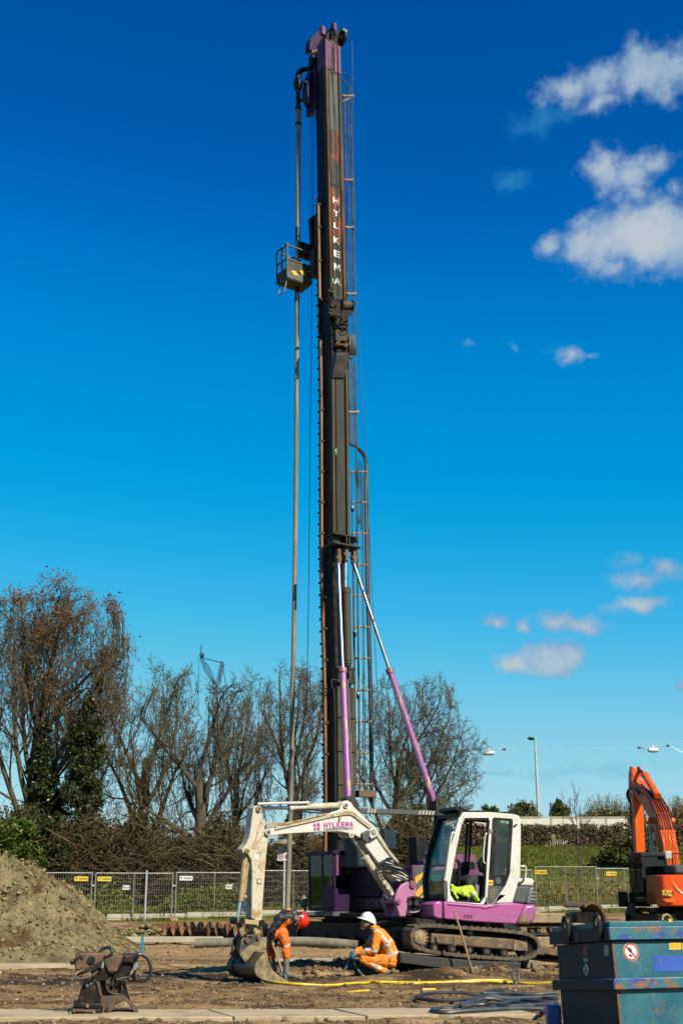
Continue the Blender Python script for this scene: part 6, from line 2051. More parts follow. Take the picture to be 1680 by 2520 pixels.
 b = MB(); b.prism(E.poly(zc([(560, 172), (640, 168), (1080, 190), (1110, 208), (830, 188), (520, 186)]), CY0 + .1), CY0 + .08, CY1 - .05); part(b, 'roof_hatch', MT['black'], cab, bevel=.01)
 bk = E.poly(zc([(1110, 262), (1176, 268), (1172, 960), (1150, 1080), (1105, 1080), (1115, 960)]), CY0)
 b = MB(); b.prism(E.poly(zc([(1120, 940), (1172, 960), (1150, 1080), (1085, 1276), (1060, 1276), (1105, 1080)]), CY0), CY0 + .0701, CY1 - .0601); part(b, 'back_panel', MT['cabwhite'], cab)
 b = MB(); b.prism(E.poly(zc([(300, 1262), (1000, 1275), (1000, 1300), (300, 1285)]), CY0), CY0 + .0702, CY1 - .0602); part(b, 'floor', MT['black'], cab)
 # front: windscreen between the two A pillars
 pts = [(447, 222), (385, 430), (300, 730), (262, 1010), (285, 1264)]
 nr = [E.px(*zc(p_), CY0) for p_ in pts]
 b = MB()
 w0, w1 = CY0 + .0702, CY1 + .02
 for i in range(4):
  a, c = nr[i], nr[i + 1]
  b.add([(a.x + .012, w0, a.z), (a.x + .012, w1, a.z), (c.x + .012, w1, c.z), (c.x + .012, w0, c.z)], [(0, 1, 2, 3)])
 part(b, 'windscreen', MT['glass'], cab, smooth=0)
 b = MB()
 for i in range(4):
  a, c = nr[i], nr[i + 1]
  b.beam((a.x, w1, a.z), (c.x, w1, c.z), .07, .09)
 b.beam((nr[0].x, w0, nr[0].z), (nr[0].x, w1, nr[0].z), .09, .07)
 mid = E.px(*zc((286, 830)), CY0); b.beam((mid.x, w0, mid.z), (mid.x, w1, mid.z), .025, .025)
 b.beam((nr[4].x + .02, w0, nr[4].z + .05), (nr[4].x + .02, w1, nr[4].z + .05), .06, .12)
 part(b, 'windscreen_frame', MT['black'], cab)
 b = MB(); a = E.px(*zc((272, 950)), CY0); c_ = E.px(*zc((300, 1225)), CY0)
 b.add([(a.x + .03, w0, a.z), (a.x + .03, w1 - .06, a.z), (c_.x, w1 - .06, c_.z), (c_.x, w0, c_.z)], [(0, 1, 2, 3)]); part(b, 'lower_glass', glass('teal_lower_glass', (.25, .55, .52), .12), cab, smooth=0)
 b = MB(); b.prism([(nr[0].x - .06, nr[0].z + .1), (nr[0].x + .0, nr[0].z + .16), (nr[0].x + .22, nr[0].z + .105), (nr[0].x + .2, nr[0].z + .02)], CY0 + .10, CY1); part(b, 'roof_visor', MT['black'], cab, bevel=.01)
 b = MB(); q = E.px(*zc((455, 165)), CY0 - .01); b.tube([(q.x - .03, CY0 - .02, q.z - .08), (q.x + .01, CY0 - .02, q.z + .05)], .035, 8); b.tube([(q.x, CY0 - .02, q.z), (q.x - .02, CY0 - .02, q.z + .22)], .005, 5); part(b, 'aerial', MT['black'], cab)
 # panes and black trim of the rear side window
 def area(pts, y0, y1, nm, m, parent=cab, **k):
  bb = MB(); bb.prism(E.poly(zc(pts), CY0), y0, y1); return part(bb, nm, m, parent, **k)
 rp = pr
 hole = E.poly(zc([(893, 282), (1045, 298), (1036, 500), (1008, 945), (852, 942), (880, 640)]), CY0)
 b = MB(); b.prism(E.poly(zc([(850, 256), (1072, 270), (1084, 300), (1048, 930), (1000, 1066), (788, 1072), (800, 760), (828, 300)]), CY0), CY0 + .012, CY0 + .03, holes=[hole]); part(b, 'rear_window_trim', MT['black'], cab)
 b = MB(); b.prism(hole, CY0 + .016, CY0 + .024); part(b, 'side_pane', MT['glass'], cab)
 area([(785, 1076), (958, 1080), (845, 1296), (772, 1296)], CY0 + .010, CY0 + .03, 'vent_panel', MT['grey'])
 b = MB()
 for k in range(7):
  b.prism(E.poly(zc([(800, 1115 + k * 17), (905 - k * 9, 1120 + k * 17), (903 - k * 9, 1126 + k * 17), (800, 1121 + k * 17)]), CY0), CY0 + .002, CY0 + .012)
 part(b, 'vent_slot', MT['block'], cab)
 lab = area([(790, 1006), (848, 1010), (846, 1074), (788, 1070)], CY0 + .004, CY0 + .011, 'warning_label', MT['yellow'])
 area([(797, 1034), (842, 1037), (841, 1048), (797, 1045)], CY0 + .000, CY0 + .004, 'print', MT['blackmark'], lab)
 q = E.px(*zc((908, 1016)), CY0); b = MB(); b.cyl((q.x, CY0 + .0, q.z), (q.x, CY0 + .012, q.z), .06, n=18); sp_ = part(b, 'speaker_ring', MT['grey'], cab)
 q = E.px(*zc((1108, 348)), CY0); b = MB(); b.beam((q.x - .03, CY0 - .015, q.z - .02), (q.x + .035, CY0 - .015, q.z + .02), .02, .025); part(b, 'door_catch', MT['black'], cab)
 b = MB(); b.tube(smooth_path([E.px(*zc(p_), CY0 - .05) for p_ in ((385, 450), (365, 435), (345, 470), (318, 640), (275, 960), (262, 1010))], 4), .018, 8); part(b, 'front_handrail', MT['cabwhite'], cab)
 b = MB(); b.tube(smooth_path([E.px(*zc(p_), CY0 + .03) for p_ in ((768, 445), (752, 470), (735, 620), (728, 770), (752, 808))], 4), .014, 8); part(b, 'door_handrail', MT['cabwhite'], cab)
 b = MB(); b.prism(E.poly(zc([(785, 262), (832, 262), (825, 420), (775, 1210), (745, 1240), (770, 760), (802, 300)]), CY0), CY0 - .012, CY0 + .0); part(b, 'door_post', MT['cabwhite'], cab, bevel=.005)
 area([(800, 395), (832, 395), (828, 440), (800, 440)], CY0 - .03, CY0 - .012, 'hinge', MT['block'])
 area([(238, 1020), (290, 1020), (296, 1240), (250, 1245)], CY0 - .03, CY0 - .003, 'rolled_cloth', MT['grey'], bevel=.012)
 # interior
 I = lambda x, y, yy: E.px(*zc((x, y)), yy)
 SYc = -.48
 b = MB(); b.prism(E.poly(zc([(455, 1010), (520, 950), (740, 960), (770, 1040), (770, 1200), (480, 1200)]), SYc), SYc - .24, SYc + .24); st = part(b, 'operator_seat', MT['seat'], cab, bevel=.05)
 b = MB(); b.prism(E.poly(zc([(770, 1000), (840, 820), (930, 560), (1000, 540), (1040, 600), (960, 800), (900, 1000)]), SYc), SYc - .22, SYc + .22); b.prism(E.poly(zc([(950, 400), (1010, 380), (1045, 400), (1040, 490), (980, 500), (945, 470)]), SYc), SYc - .13, SYc + .13); part(b, 'seat_back', MT['seat'], st, bevel=.05)
 b = MB(); b.prism(E.poly(zc([(660, 800), (720, 720), (800, 700), (800, 960), (680, 900)]), SYc + .3), SYc + .24, SYc + .36); b.prism(E.poly(zc([(460, 820), (500, 780), (610, 790), (620, 870), (540, 890), (470, 870)]), SYc + .32), SYc + .26, SYc + .4)
 part(b, 'console', MT['black'], cab, bevel=.02)
 b = MB(); b.tube([I(535, 330, SYc + .3), I(512, 780, SYc + .3)], .025, 8); b.tube(smooth_path([I(400, 770, SYc), I(430, 790, SYc), I(440, 900, SYc), I(420, 1180, SYc)], 4), .03, 8); b.tube(smooth_path([I(640, 1180, SYc - .28), I(615, 1060, SYc - .28), I(625, 1030, SYc - .28)], 3), .02, 8)
 part(b, 'control_lever', MT['black'], cab)
 b = MB(); b.tube(smooth_path([I(610, 310, SYc), I(650, 360, SYc), (I(720, 385, SYc)), I(800, 350, SYc)], 5), .014, 6); b.tube([I(500, 320, SYc), I(560, 280, SYc), I(790, 300, SYc)], .03, 8); part(b, 'roof_wiring', MT['black'], cab)
 area([(620, 1062), (722, 1066), (728, 1200), (700, 1250), (660, 1180)], CY0 + .16, CY0 + .2, 'storage_net', MT['greymark'])
 # ---- engine cover behind the cab
 def eng(pts, nm, m, y0=BY + .01, y1=.93, bev=.03):
  bb = MB(); bb.prism(E.poly(zc(pts), BY), y0, y1); return part(bb, nm, m, body, bevel=bev)
 eng([(1152, 990), (1300, 984), (1328, 994), (1340, 1012), (1340, 1080), (1142, 1076)], 'engine_cover', MT['cabwhite'])
 eng([(1142, 1078), (1302, 1082), (1242, 1292), (1082, 1278)], 'side_cover', MT['grey'])
 eng([(1304, 1082), (1366, 1120), (1370, 1298), (1245, 1296)], 'vented_cover', MT['lightgrey'] if False else paint('weathered_grey_plastic', (.20, .22, .22), .6, col2=(.15, .17, .17), scale=4))
 b = MB()
 for k in range(4): b.prism(E.poly(zc([(1315 - k * 8, 1120 + k * 44), (1362, 1128 + k * 44), (1362, 1136 + k * 44), (1315 - k * 8, 1129 + k * 44)]), BY), BY - .0, BY + .02)
 part(b, 'cooling_slot', MT['black'], body)
 b = MB(); b.tube(smooth_path([E.px(*zc(p_), BY + .06) for p_ in ((1178, 842), (1222, 842), (1240, 870), (1232, 985))], 5), .016, 8); part(b, 'rear_handrail', MT['cabwhite'], body)
 b = MB(); b.tube(smooth_path([E.px(*zc(p_), BY - .0) for p_ in ((1215, 990), (1205, 1020), (1165, 1045), (1160, 1062))], 4), .02, 8); part(b, 'latch', MT['black'], body)

 # ---- swing post, boom, arm and bucket (swung a little towards the camera)
 kp = W(*zr((1200, 860)), 23.15)
 B = Frame((kp.x, kp.y, 0), 33)
 BI = E.I @ B.M
 boom_root = bpy.data.objects.new('digging_arm', None)

 def bpart(b, name, m, parent=None, **k):
  b.v = [tuple(BI @ Vector(p_)) for p_ in b.v]
  return b.build(name, m, parent or root, **k)

 bpx = lambda p_, y=0: B.px(*p_, y)
 kpoly = zr([(1185, 650), (1262, 642), (1284, 700), (1272, 862), (1184, 850), (1164, 900), (1176, 960), (1154, 1090), (1080, 1090), (1032, 930), (1020, 890), (1060, 760), (1108, 692)])
 b = MB(); b.prism(B.poly(kpoly, -.22), -.22, -.15); b.prism(B.poly(kpoly, -.22), .15, .22); sw = bpart(b, 'swing_post', MT['pink'], bevel=.012)
 b = MB(); b.prism(B.poly(zr([(1120, 900), (1170, 860), (1170, 1080), (1090, 1085)]), -.2), -.149, .149); bpart(b, 'post_web', MT['pink'], sw)
 b = MB()
 for p_, r_ in (((1230, 690), .065), ((1058, 902), .045)):
  q = bpx(zr(p_), -.22); b.cyl((q.x, -.26, q.z), (q.x, .24, q.z), r_, n=18); b.cyl((q.x, -.275, q.z), (q.x, -.26, q.z), r_ * .5, n=12)
 bpart(b, 'pin', MT['purplerust'], sw)
 b = MB()
 for y_ in (.93, 1.08):
  pass
 p = E.poly(zr([(1180, 840), (1280, 850), (1420, 860), (1500, 900), (1500, 1090), (1300, 1090), (1180, 1080), (1250, 1000), (1260, 930)]), -.3)
 b.prism(p, -.3, .3); part(b, 'swing_bracket', MT['rigpurple'], body, bevel=.02)
 b = MB()
 for p_ in ((1200, 920), (1290, 920), (1200, 1040), (1350, 960)):
  q = E.px(*zr(p_), -.36); b.cyl((q.x, -.36, q.z), (q.x, .3, q.z), .05)
 b.tube(smooth_path([E.px(*zr(p_), -.36) for p_ in ((1180, 900), (1220, 850), (1330, 870), (1350, 960), (1300, 1030), (1200, 1040))], 4), .022, 7)
 part(b, 'bracket_hose', MT['hose'], body)
 BW = .125
 bm_pts = z1([(375, 368), (383, 345), (430, 330), (520, 316), (900, 216), (1010, 178), (1030, 122), (1052, 104), (1078, 102), (1108, 122), (1128, 156), (1200, 225), (1310, 332), (1452, 560), (1570, 720), (1590, 770), (1500, 782), (1330, 622), (1212, 470), (1180, 415), (1122, 386), (1000, 362), (850, 366), (600, 380), (530, 386), (430, 398), (392, 396)])
 b = MB(); b.prism(B.poly(bm_pts, -BW), -BW, BW); boom = bpart(b, 'boom', MT['white'], bevel=.012)
 b = MB()
 for p_, r_ in (((405, 368), .055), ((1055, 142), .05), ((1100, 390), .05)):
  q = bpx(z1(p_), -BW); b.cyl((q.x, -BW - .03, q.z), (q.x, BW + .03, q.z), r_, n=18)
 bpart(b, 'pivot_boss', MT['white'], boom)
 b = MB()
 for p_, r_ in (((405, 368), .032), ((1055, 142), .028), ((1100, 390), .02)):
  q = bpx(z1(p_), -BW); b.cyl((q.x, -BW - .045, q.z), (q.x, -BW - .03, q.z), r_, n=6)
 bpart(b, 'pivot_bolt', MT['mudsteel'], boom)
 b = MB()
 for off in (0, 12, 24):
  b.tube(smooth_path([bpx(z1((x, y + off)), -BW - .02) for x, y in ((470, 318), (700, 268), (900, 222), (1040, 196), (1110, 198), (1180, 250), (1290, 340), (1390, 480), (1500, 620))], 3), .012, 6)
 bpart(b, 'steel_line', MT['dirtywhite'], boom)
 b = MB(); b.tube(smooth_path([bpx(z1(p_), -BW - .035) for p_ in ((400, 318), (460, 302), (560, 300), (700, 262), (860, 226))], 3), .012, 6); b.tube(smooth_path([bpx(z1(p_), -BW - .035) for p_ in ((400, 304), (470, 290), (600, 285), (900, 212))], 3), .012, 6); b.beam(bpx(z1((395, 310)), -BW - .03), bpx(z1((470, 296)), -BW - .03), .03, .05)
 bpart(b, 'hose_guard', MT['cream'], boom)
 b = MB(); b.prism(B.poly(z1([(1000, 215), (1010, 215), (1008, 272), (996, 272)]), -BW), -BW - .04, -BW); bpart(b, 'line_clamp', MT['cream'], boom)
 # lettering
 q = bpx(z1((998, 306)), -BW)
 sl = math.atan2(*(lambda a, c: (c.z - a.z, c.x - a.x))(bpx(z1((873, 312)), -BW), bpx(z1((1120, 300)), -BW)))
 def put(me, p_, m, dz=-.004, parent=boom):
  o = link('lettering', me, m, parent, smooth=0); qq = bpx(z1(p_), -BW)
  o.matrix_local = BI @ Matrix.Translation((qq.x, -BW + dz, qq.z)) @ Matrix.Rotation(-sl, 4, 'Y')
  return o
 tw = (bpx(z1((1120, 300)), -BW) - bpx(z1((873, 312)), -BW)).length
 put(word_mesh('HYLKEMA', tw * 1.02, .094), (998, 306), MT['magenta'])
 me = text_mesh('FUNDERINGSTECHNIEK B.V.', .05, .003)
 wd = max(v.co.x for v in me.vertices) - min(v.co.x for v in me.vertices); me.transform(Matrix.Diagonal((tw / wd, 1, 1, 1))); put(me, (1000, 342), MT['greymark'])
 b = MB()
 for x0, y0, x1, y1 in ((788, 297, 806, 318), (818, 292, 838, 315), (792, 330, 808, 356), (818, 324, 838, 354), (786, 318, 812, 322), (814, 316, 840, 319)):
  b.prism(B.poly(z1([(x0, y0), (x1, y0 - 1), (x1, y1 - 1), (x0, y1)]), -BW), -BW - .005, -BW + .002)
 bpart(b, 'emblem', MT['magenta'], boom)
 # work lamp box on the boom
 b = MB(); b.prism(B.poly(z1([(1246, 352), (1294, 325), (1330, 388), (1268, 428), (1246, 410)]), -BW - .05), -BW - .10, BW + .02); wl = bpart(b, 'lamp_box', MT['white'], boom, bevel=.015)
 b = MB(); b.prism(B.poly(z1([(1194, 380), (1246, 350), (1268, 428), (1236, 460), (1198, 430)]), -BW - .05), -BW - .06, BW); bpart(b, 'lamp_back', MT['grey'], wl, bevel=.015)
 b = MB(); b.prism(B.poly(z1([(1266, 360), (1296, 342), (1316, 378), (1288, 398)]), -BW - .105), -BW - .108, -BW - .10); st_ = bpart(b, 'sticker', MT['grey'], wl)
 b = MB(); b.prism(B.poly(z1([(1276, 366), (1296, 354), (1308, 376), (1288, 388)]), -BW - .11), -BW - .112, -BW - .106); st2 = bpart(b, 'sticker_face', MT['sign'], st_)
 b = MB(); b.beam(bpx(z1((1281, 368)), -BW - .114), bpx(z1((1303, 376)), -BW - .114), .014, .004, up=(0, 1, 0)); b.beam(bpx(z1((1297, 360)), -BW - .114), bpx(z1((1287, 384)), -BW - .114), .014, .004, up=(0, 1, 0)); bpart(b, 'sticker_print', MT['green'], st_)
 b = MB(); rr = random.Random(5)
 for k in range(5):
  o_ = k * 11
  b.tube(smooth_path([bpx(z1((x + rr.uniform(-12, 12), y + rr.uniform(-9, 9))), -BW - .02 - .02 * k) for x, y in ((1500 + o_, 620 + o_), (1440 - o_ * 2, 580 + o_), (1400 - o_ * 2, 590 + 2 * o_), (1375 - o_, 640 + 2 * o_), (1440 - o_ * .5, 665 + o_), (1530, 690 + o_), (1600, 740 + o_), (1635, 790), (1625, 840))], 4), .011, 6)
 bpart(b, 'boom_hose', MT['hose'], boom)
 # arm
 AW = .105
 arm_pts = z1([(288, 162), (304, 145), (340, 145), (360, 165), (354, 205), (366, 252), (390, 300), (412, 412), (396, 540), (372, 850), (356, 1112), (300, 1108), (268, 1085), (276, 700), (268, 600), (240, 552), (195, 542), (190, 510), (232, 462), (256, 382), (272, 260)])
 b = MB(); b.prism(B.poly(arm_pts, -AW), -AW, AW); arm = bpart(b, 'arm', MT['dirtywhite'], bevel=.012)
 b = MB()
 for p_, r_, w_ in (((325, 172), .05, .04), ((228, 525), .045, .04), ((318, 1128), .05, .03), ((318, 1210), .05, .02)):
  q = bpx(z1(p_), -AW); b.cyl((q.x, -AW - w_, q.z), (q.x, AW + w_, q.z), r_, n=18)
 bpart(b, 'pivot_boss', MT['cream'], arm)
 b = MB()
 for p_, r_ in (((325, 172), .03), ((228, 525), .026)):
  q = bpx(z1(p_), -AW); b.cyl((q.x, -AW - .055, q.z), (q.x, -AW - .04, q.z), r_, n=6)
 bpart(b, 'pivot_bolt', MT['mudsteel'], arm)
 b = MB(); b.prism(B.poly(z1([(356, 250), (300, 470), (276, 505), (270, 498), (296, 440), (350, 240)]), -AW), -AW - .004, -AW + .003); b.prism(B.poly(z1([(372, 392), (292, 500), (272, 512), (270, 502), (288, 488), (366, 384)]), -AW), -AW - .004, -AW + .003); bpart(b, 'weld_line', MT['cream'], arm)
 for p_, sz, m in (((310, 578), .05, MT['cabwhite']), ((333, 780), .045, MT['mudsteel'])):
  q = bpx(z1(p_), -AW); b = MB(); b.box(q.x - sz, q.x + sz, -AW - .006, -AW + .002, q.z - sz, q.z + sz)
  o = bpart(b, 'plate', m, arm)
 q = bpx(z1((333, 780)), -AW); b = MB(); b.box(q.x - .032, q.x + .032, -AW - .011, -AW - .006, q.z - .03, q.z + .03); bpart(b, 'plate_face', MT['dirtywhite'], arm)
 b = MB(); b.prism(B.poly(z1([(300, 1100), (345, 1105), (350, 1210), (330, 1235), (296, 1232), (285, 1200)]), -.08), -.09, .09); bpart(b, 'arm_tip', MT['cream'], arm, bevel=.012)
 # arm cylinder along the top
 b = MB(); b.tube([bpx(z1((345, 166)), 0), bpx(z1((600, 164)), 0)], .030, 12); rod = bpart(b, 'arm_cylinder_rod', MT['chrome'])
 b = MB(); b.tube([bpx(z1((585, 164)), 0), bpx(z1((1020, 144)), 0)], .058, 16); b.lathe(bpx(z1((580, 164)), 0), (1, 0, 0), [(0, .06), (.02, .066), (.10, .066), (.12, .058)], 16); bpart(b, 'arm_cylinder', MT['dirtywhite'], rod)
 b = MB(); b.tube([bpx(z1((320, 130)), -.08), bpx(z1((540, 124)), -.08), bpx(z1((752, 120)), -.08)], .022, 8); bpart(b, 'cylinder_guard', MT['white'], rod)
 b = MB(); b.tube(smooth_path([bpx(z1(p_), -.07) for p_ in ((620, 185), (760, 178), (880, 192), (1000, 172))], 4), .016, 6); b.tube(smooth_path([bpx(z1(p_), -.09) for p_ in ((640, 190), (760, 200), (900, 208), (1020, 180))], 4), .014, 6); bpart(b, 'cylinder_hose', MT['hose'], rod)
 # boom cylinder
 b = MB(); b.tube([bpx(z1((1098, 390)), 0), bpx(z1((1230, 590)), 0)], .036, 12); rod = bpart(b, 'boom_cylinder_rod', MT['dullchrome'])
 b = MB(); b.tube([bpx(z1((1218, 572)), 0), bpx(z1((1450, 925)), 0)], .070, 16); b.tube([bpx(z1((1214, 566)), 0), bpx(z1((1228, 588)), 0)], .082, 16); bpart(b, 'boom_cylinder', MT['dirtywhite'], rod)
 b = MB()
 for k in range(3): b.tube(smooth_path([bpx(z1((x + k * 9, y - k * 5)), -.09 - k * .01) for x, y in ((1325, 700), (1345, 760), (1375, 790), (1420, 850), (1440, 900))], 4), .014, 6)
 b.tube(smooth_path([bpx(z1(p_), -.1) for p_ in ((1360, 600), (1350, 690), (1370, 750), (1400, 800))], 4), .014, 6)
 for x, y in ((1375, 790), (1405, 830), (1440, 880)): q = bpx(z1((x, y)), -.1); b.box(q.x - .03, q.x + .03, -.13, -.05, q.z - .03, q.z + .02)
 bpart(b, 'cylinder_hose', MT['dirtywhite'], rod)
 # bucket cylinder on the back of the arm
 b = MB(); b.tube([bpx(z1((222, 540)), 0), bpx(z1((178, 945)), 0)], .052, 14); cyb = bpart(b, 'bucket_cylinder', MT['cream'])
 b = MB(); b.tube([bpx(z1((178, 935)), 0), bpx(z1((150, 1105)), 0)], .030, 12); bpart(b, 'bucket_cylinder_rod', MT['dullchrome'], cyb)
 b = MB(); b.tube([bpx(z1((246, 600)), -.02), bpx(z1((215, 880)), -.02)], .016, 6); b.beam(bpx(z1((205, 905)), -.02), bpx(z1((222, 905)), -.02), .06, .05); bpart(b, 'oil_pipe', MT['cream'], cyb)
 # linkage
 b = MB()
 for yy in (-.13, .13): b.beam(bpx(z1((152, 1112)), yy), bpx(z1((318, 1128)), yy), .035, .075, up=(0, 0, 1))
 lk = bpart(b, 'link_arm', MT['cream'], bevel=.01)
 b = MB(); b.beam(bpx(z1((158, 1115)), -.06), bpx(z1((195, 1240)), -.06), .06, .085); b.beam(bpx(z1((158, 1115)), .06), bpx(z1((195, 1240)), .06), .06, .085); bpart(b, 'tipping_link', MT['bucket'], lk, bevel=.01)
 b = MB()
 for p_, r_ in (((150, 1112), .055), ((318, 1128), .05), ((198, 1240), .04)):
  q = bpx(z1(p_), 0); b.cyl((q.x, -.175, q.z), (q.x, .175, q.z), r_, n=16)
 bpart(b, 'link_pin', MT['oily'], lk)
 # coupler and bucket
 b = MB(); ear = B.poly(zb([(430, 500), (480, 450), (560, 420), (700, 392), (760, 380), (770, 470), (690, 545), (560, 640), (430, 745), (395, 720)]), -.14)
 b.prism(ear, -.16, -.11); b.prism(ear, .11, .16); qc = bpart(b, 'coupler', MT['bucketdark'], bevel=.008)
 b = MB(); b.prism(B.poly(zb([(455, 520), (700, 420), (740, 470), (560, 620), (440, 700)]), -.1), -.109, .109); bpart(b, 'coupler_body', MT['bucket'], qc, bevel=.01)
 b = MB()
 for p_, r_ in (((515, 500), .045), ((705, 455), .04)):
  q = bpx(zb(p_), -.14); b.cyl((q.x, -.20, q.z), (q.x, .20, q.z), r_, n=16)
 b.tube(smooth_path([bpx(zb(p_), -.2) for p_ in ((520, 440), (560, 425), (600, 430), (640, 405))], 4), .014, 6)
 bpart(b, 'coupler_pin', MT['mudsteel'], qc)
 mount = B.poly(zb([(405, 742), (520, 630), (690, 535), (790, 522), (850, 545), (850, 650), (650, 690), (590, 780), (500, 872), (470, 850)]), -.17)
 BWd = .47
 prof = zb([(838, 705), (760, 792), (705, 860), (668, 930), (656, 985), (668, 1050), (700, 1105), (770, 1152), (880, 1192), (1060, 1198), (1215, 1186)])
 pb = [(q.x, q.z) for q in smooth_path([(x, 0, z) for x, z in B.poly(prof, -BWd)], 3)] if False else [(p_.x, p_.z) for p_ in smooth_path([(x, 0, z) for x, z in B.poly(prof, -BWd)], 3)]
 b = MB()
 m_ = len(pb)
 th = .022
 inn = []
 for i in range(m_):
  a, c = Vector(pb[max(i - 1, 0)]), Vector(pb[min(i + 1, m_ - 1)])
  t = (c - a).normalized(); inn.append((pb[i][0] - t.y * th, pb[i][1] + t.x * th))
 ring = pb + inn[::-1]
 b.prism(ring, -BWd + .021, BWd - .021); bk = bpart(b, 'bucket', MT['bucketdark'], smooth=40)
 side = B.poly(zb([(838, 700), (850, 690), (905, 890), (965, 1015), (1085, 1115), (1225, 1184), (1085, 1198), (880, 1196), (765, 1154), (692, 1106), (660, 1050), (650, 985), (662, 925), (700, 855), (755, 788)]), -BWd)
 b = MB(); b.prism(side, -BWd - .012, -BWd + .02); bpart(b, 'bucket_side', MT['bucket'], bk, bevel=.006)
 b = MB(); b.prism(side, BWd - .02, BWd + .012); bpart(b, 'bucket_side', MT['bucket'], bk, bevel=.006)
 b = MB(); b.prism(mount, -.19, -.15); b.prism(mount, .15, .19); bpart(b, 'mounting_ear', MT['bucket'], bk, bevel=.008)
 l0, l1 = pb[-1], pb[-3]
 b = MB(); b.prism([(l0[0], l0[1]), (l0[0] + .05, l0[1] - .012), (l1[0], l1[1] - .02), (l1[0], l1[1])], -BWd - .01, BWd + .01); bpart(b, 'cutting_edge', MT['dullchrome'], bk)
 b = MB()
 for k in (.30,): b.prism(ring[:m_ // 1] if False else [(x, z) for x, z in pb[2:m_ - 8]] + [(x - .03, z - .0) for x, z in pb[2:m_ - 8]][::-1], k - .02, k + .03)
 bpart(b, 'wear_strip', MT['bucketdark'], bk)
 r = np.random.default_rng(9)
 return E


EXC = mini_excavator()


def site_bits():
 E = EXC
 zh, zc, z2 = zoom(1000, 2340, 3.92), zoom(1040, 1960, 4.9), zoom(940, 1940, 3.409)
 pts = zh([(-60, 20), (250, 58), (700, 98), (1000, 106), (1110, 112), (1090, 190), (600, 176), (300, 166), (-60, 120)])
 b = MB(); b.prism(E.poly(pts, -1.12), -1.12, 1.15)  # near-black slab filling the gap below the tracks
 o = b.build('track_slab', paint('near_black_slab', (.014, .014, .015), .75, col2=(.035, .028, .02), scale=4, dirt=(.06, .042, .026), dirt_at=(.62, .74), bump=.4), bevel=.02); o.matrix_world = E.M
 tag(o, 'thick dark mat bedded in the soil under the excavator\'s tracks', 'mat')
 # loose stones leaning at the blade
 for (pl, lab) in (([(0, 1140), (90, 1130), (205, 1205), (170, 1300), (0, 1235)], 'angular lump of concrete leaning against the excavator\'s dozer blade'), ([(-150, 1080), (-20, 1090), (-10, 1230), (-90, 1220)], 'smaller flat lump of concrete left of the leaning one')):
  zk = zoom(1300, 2180, 6.031)
  F = Frame((0, 22.9, 0), 10)
  P_ = F.poly(zk(pl), 0); c = sum((Vector(p_) for p_ in P_), Vector((0, 0))) / len(P_)
  b = MB(); b.prism([(x - c.x, z - c.y) for x, z in P_], -.18, .18)
  o = b.build('concrete_lump', MT['muddy'], bevel=.03); o.matrix_world = F.M @ Matrix.Translation((c.x, 0, c.y)); tag(o, lab, 'concrete lump', 'broken concrete lumps by the blade')
 # lime jacket lying in the doorway
 F = Frame(E.M @ E.px(*zc((500, 1260)), -.8), 20)
 def jk(p_, y): return F.px(*zc(p_), y)
 caps = [((340, 1085), (370, 1110), .05, 0), ((350, 1140), (385, 1150), .045, 0), ((365, 1150), (415, 1225), .035, -.06), ((400, 1120), (470, 1130), .05, .02), ((470, 1140), (570, 1120), .09, .02), ((560, 1110), (620, 1190), .07, -.02), ((590, 1160), (660, 1255), .052, -.08), ((500, 1180), (600, 1210), .05, -.04), ((440, 1160), (520, 1190), .05, 0)]
 o = blob('hi_vis_jacket', [('j', jk(a, y), r_, jk(c, y), r_ * .9) for a, c, r_, y in caps], [MT['hivizlime'], MT['silver'], MT['jacket']], {'j': 0}, .012,
    stripes=[(['j'], [tuple(jk((548, 1195), 0).xz), tuple(jk((600, 1150), 0).xz)], .02, 1), (['j'], [tuple(jk((640, 1272), 0).xz), tuple(jk((690, 1250), 0).xz)], .022, 2)])
 o.matrix_world = F.M
 tag(o, 'crumpled fluorescent lime jacket lying in the excavator cab\'s doorway', 'jacket')


def caps_volume(caps):
 b = MB()
 for tg, p0, r0, p1, r1 in caps:
  p0, p1 = Vector(p0), Vector(p1)
  d = p1 - p0; L = d.length
  if L < 1e-5: d = Vector((0, 0, 1)); L = 1e-5
  prof = []
  for i in range(5): t = math.pi / 2 * i / 4; prof.append((-r0 * math.cos(t), max(r0 * math.sin(t), .0008)))
  for i in range(5): t = math.pi / 2 * i / 4; prof.append((L + r1 * math.sin(t), max(r1 * math.cos(t), .0008)))
  b.lathe(p0, d, prof, 14)
 return b


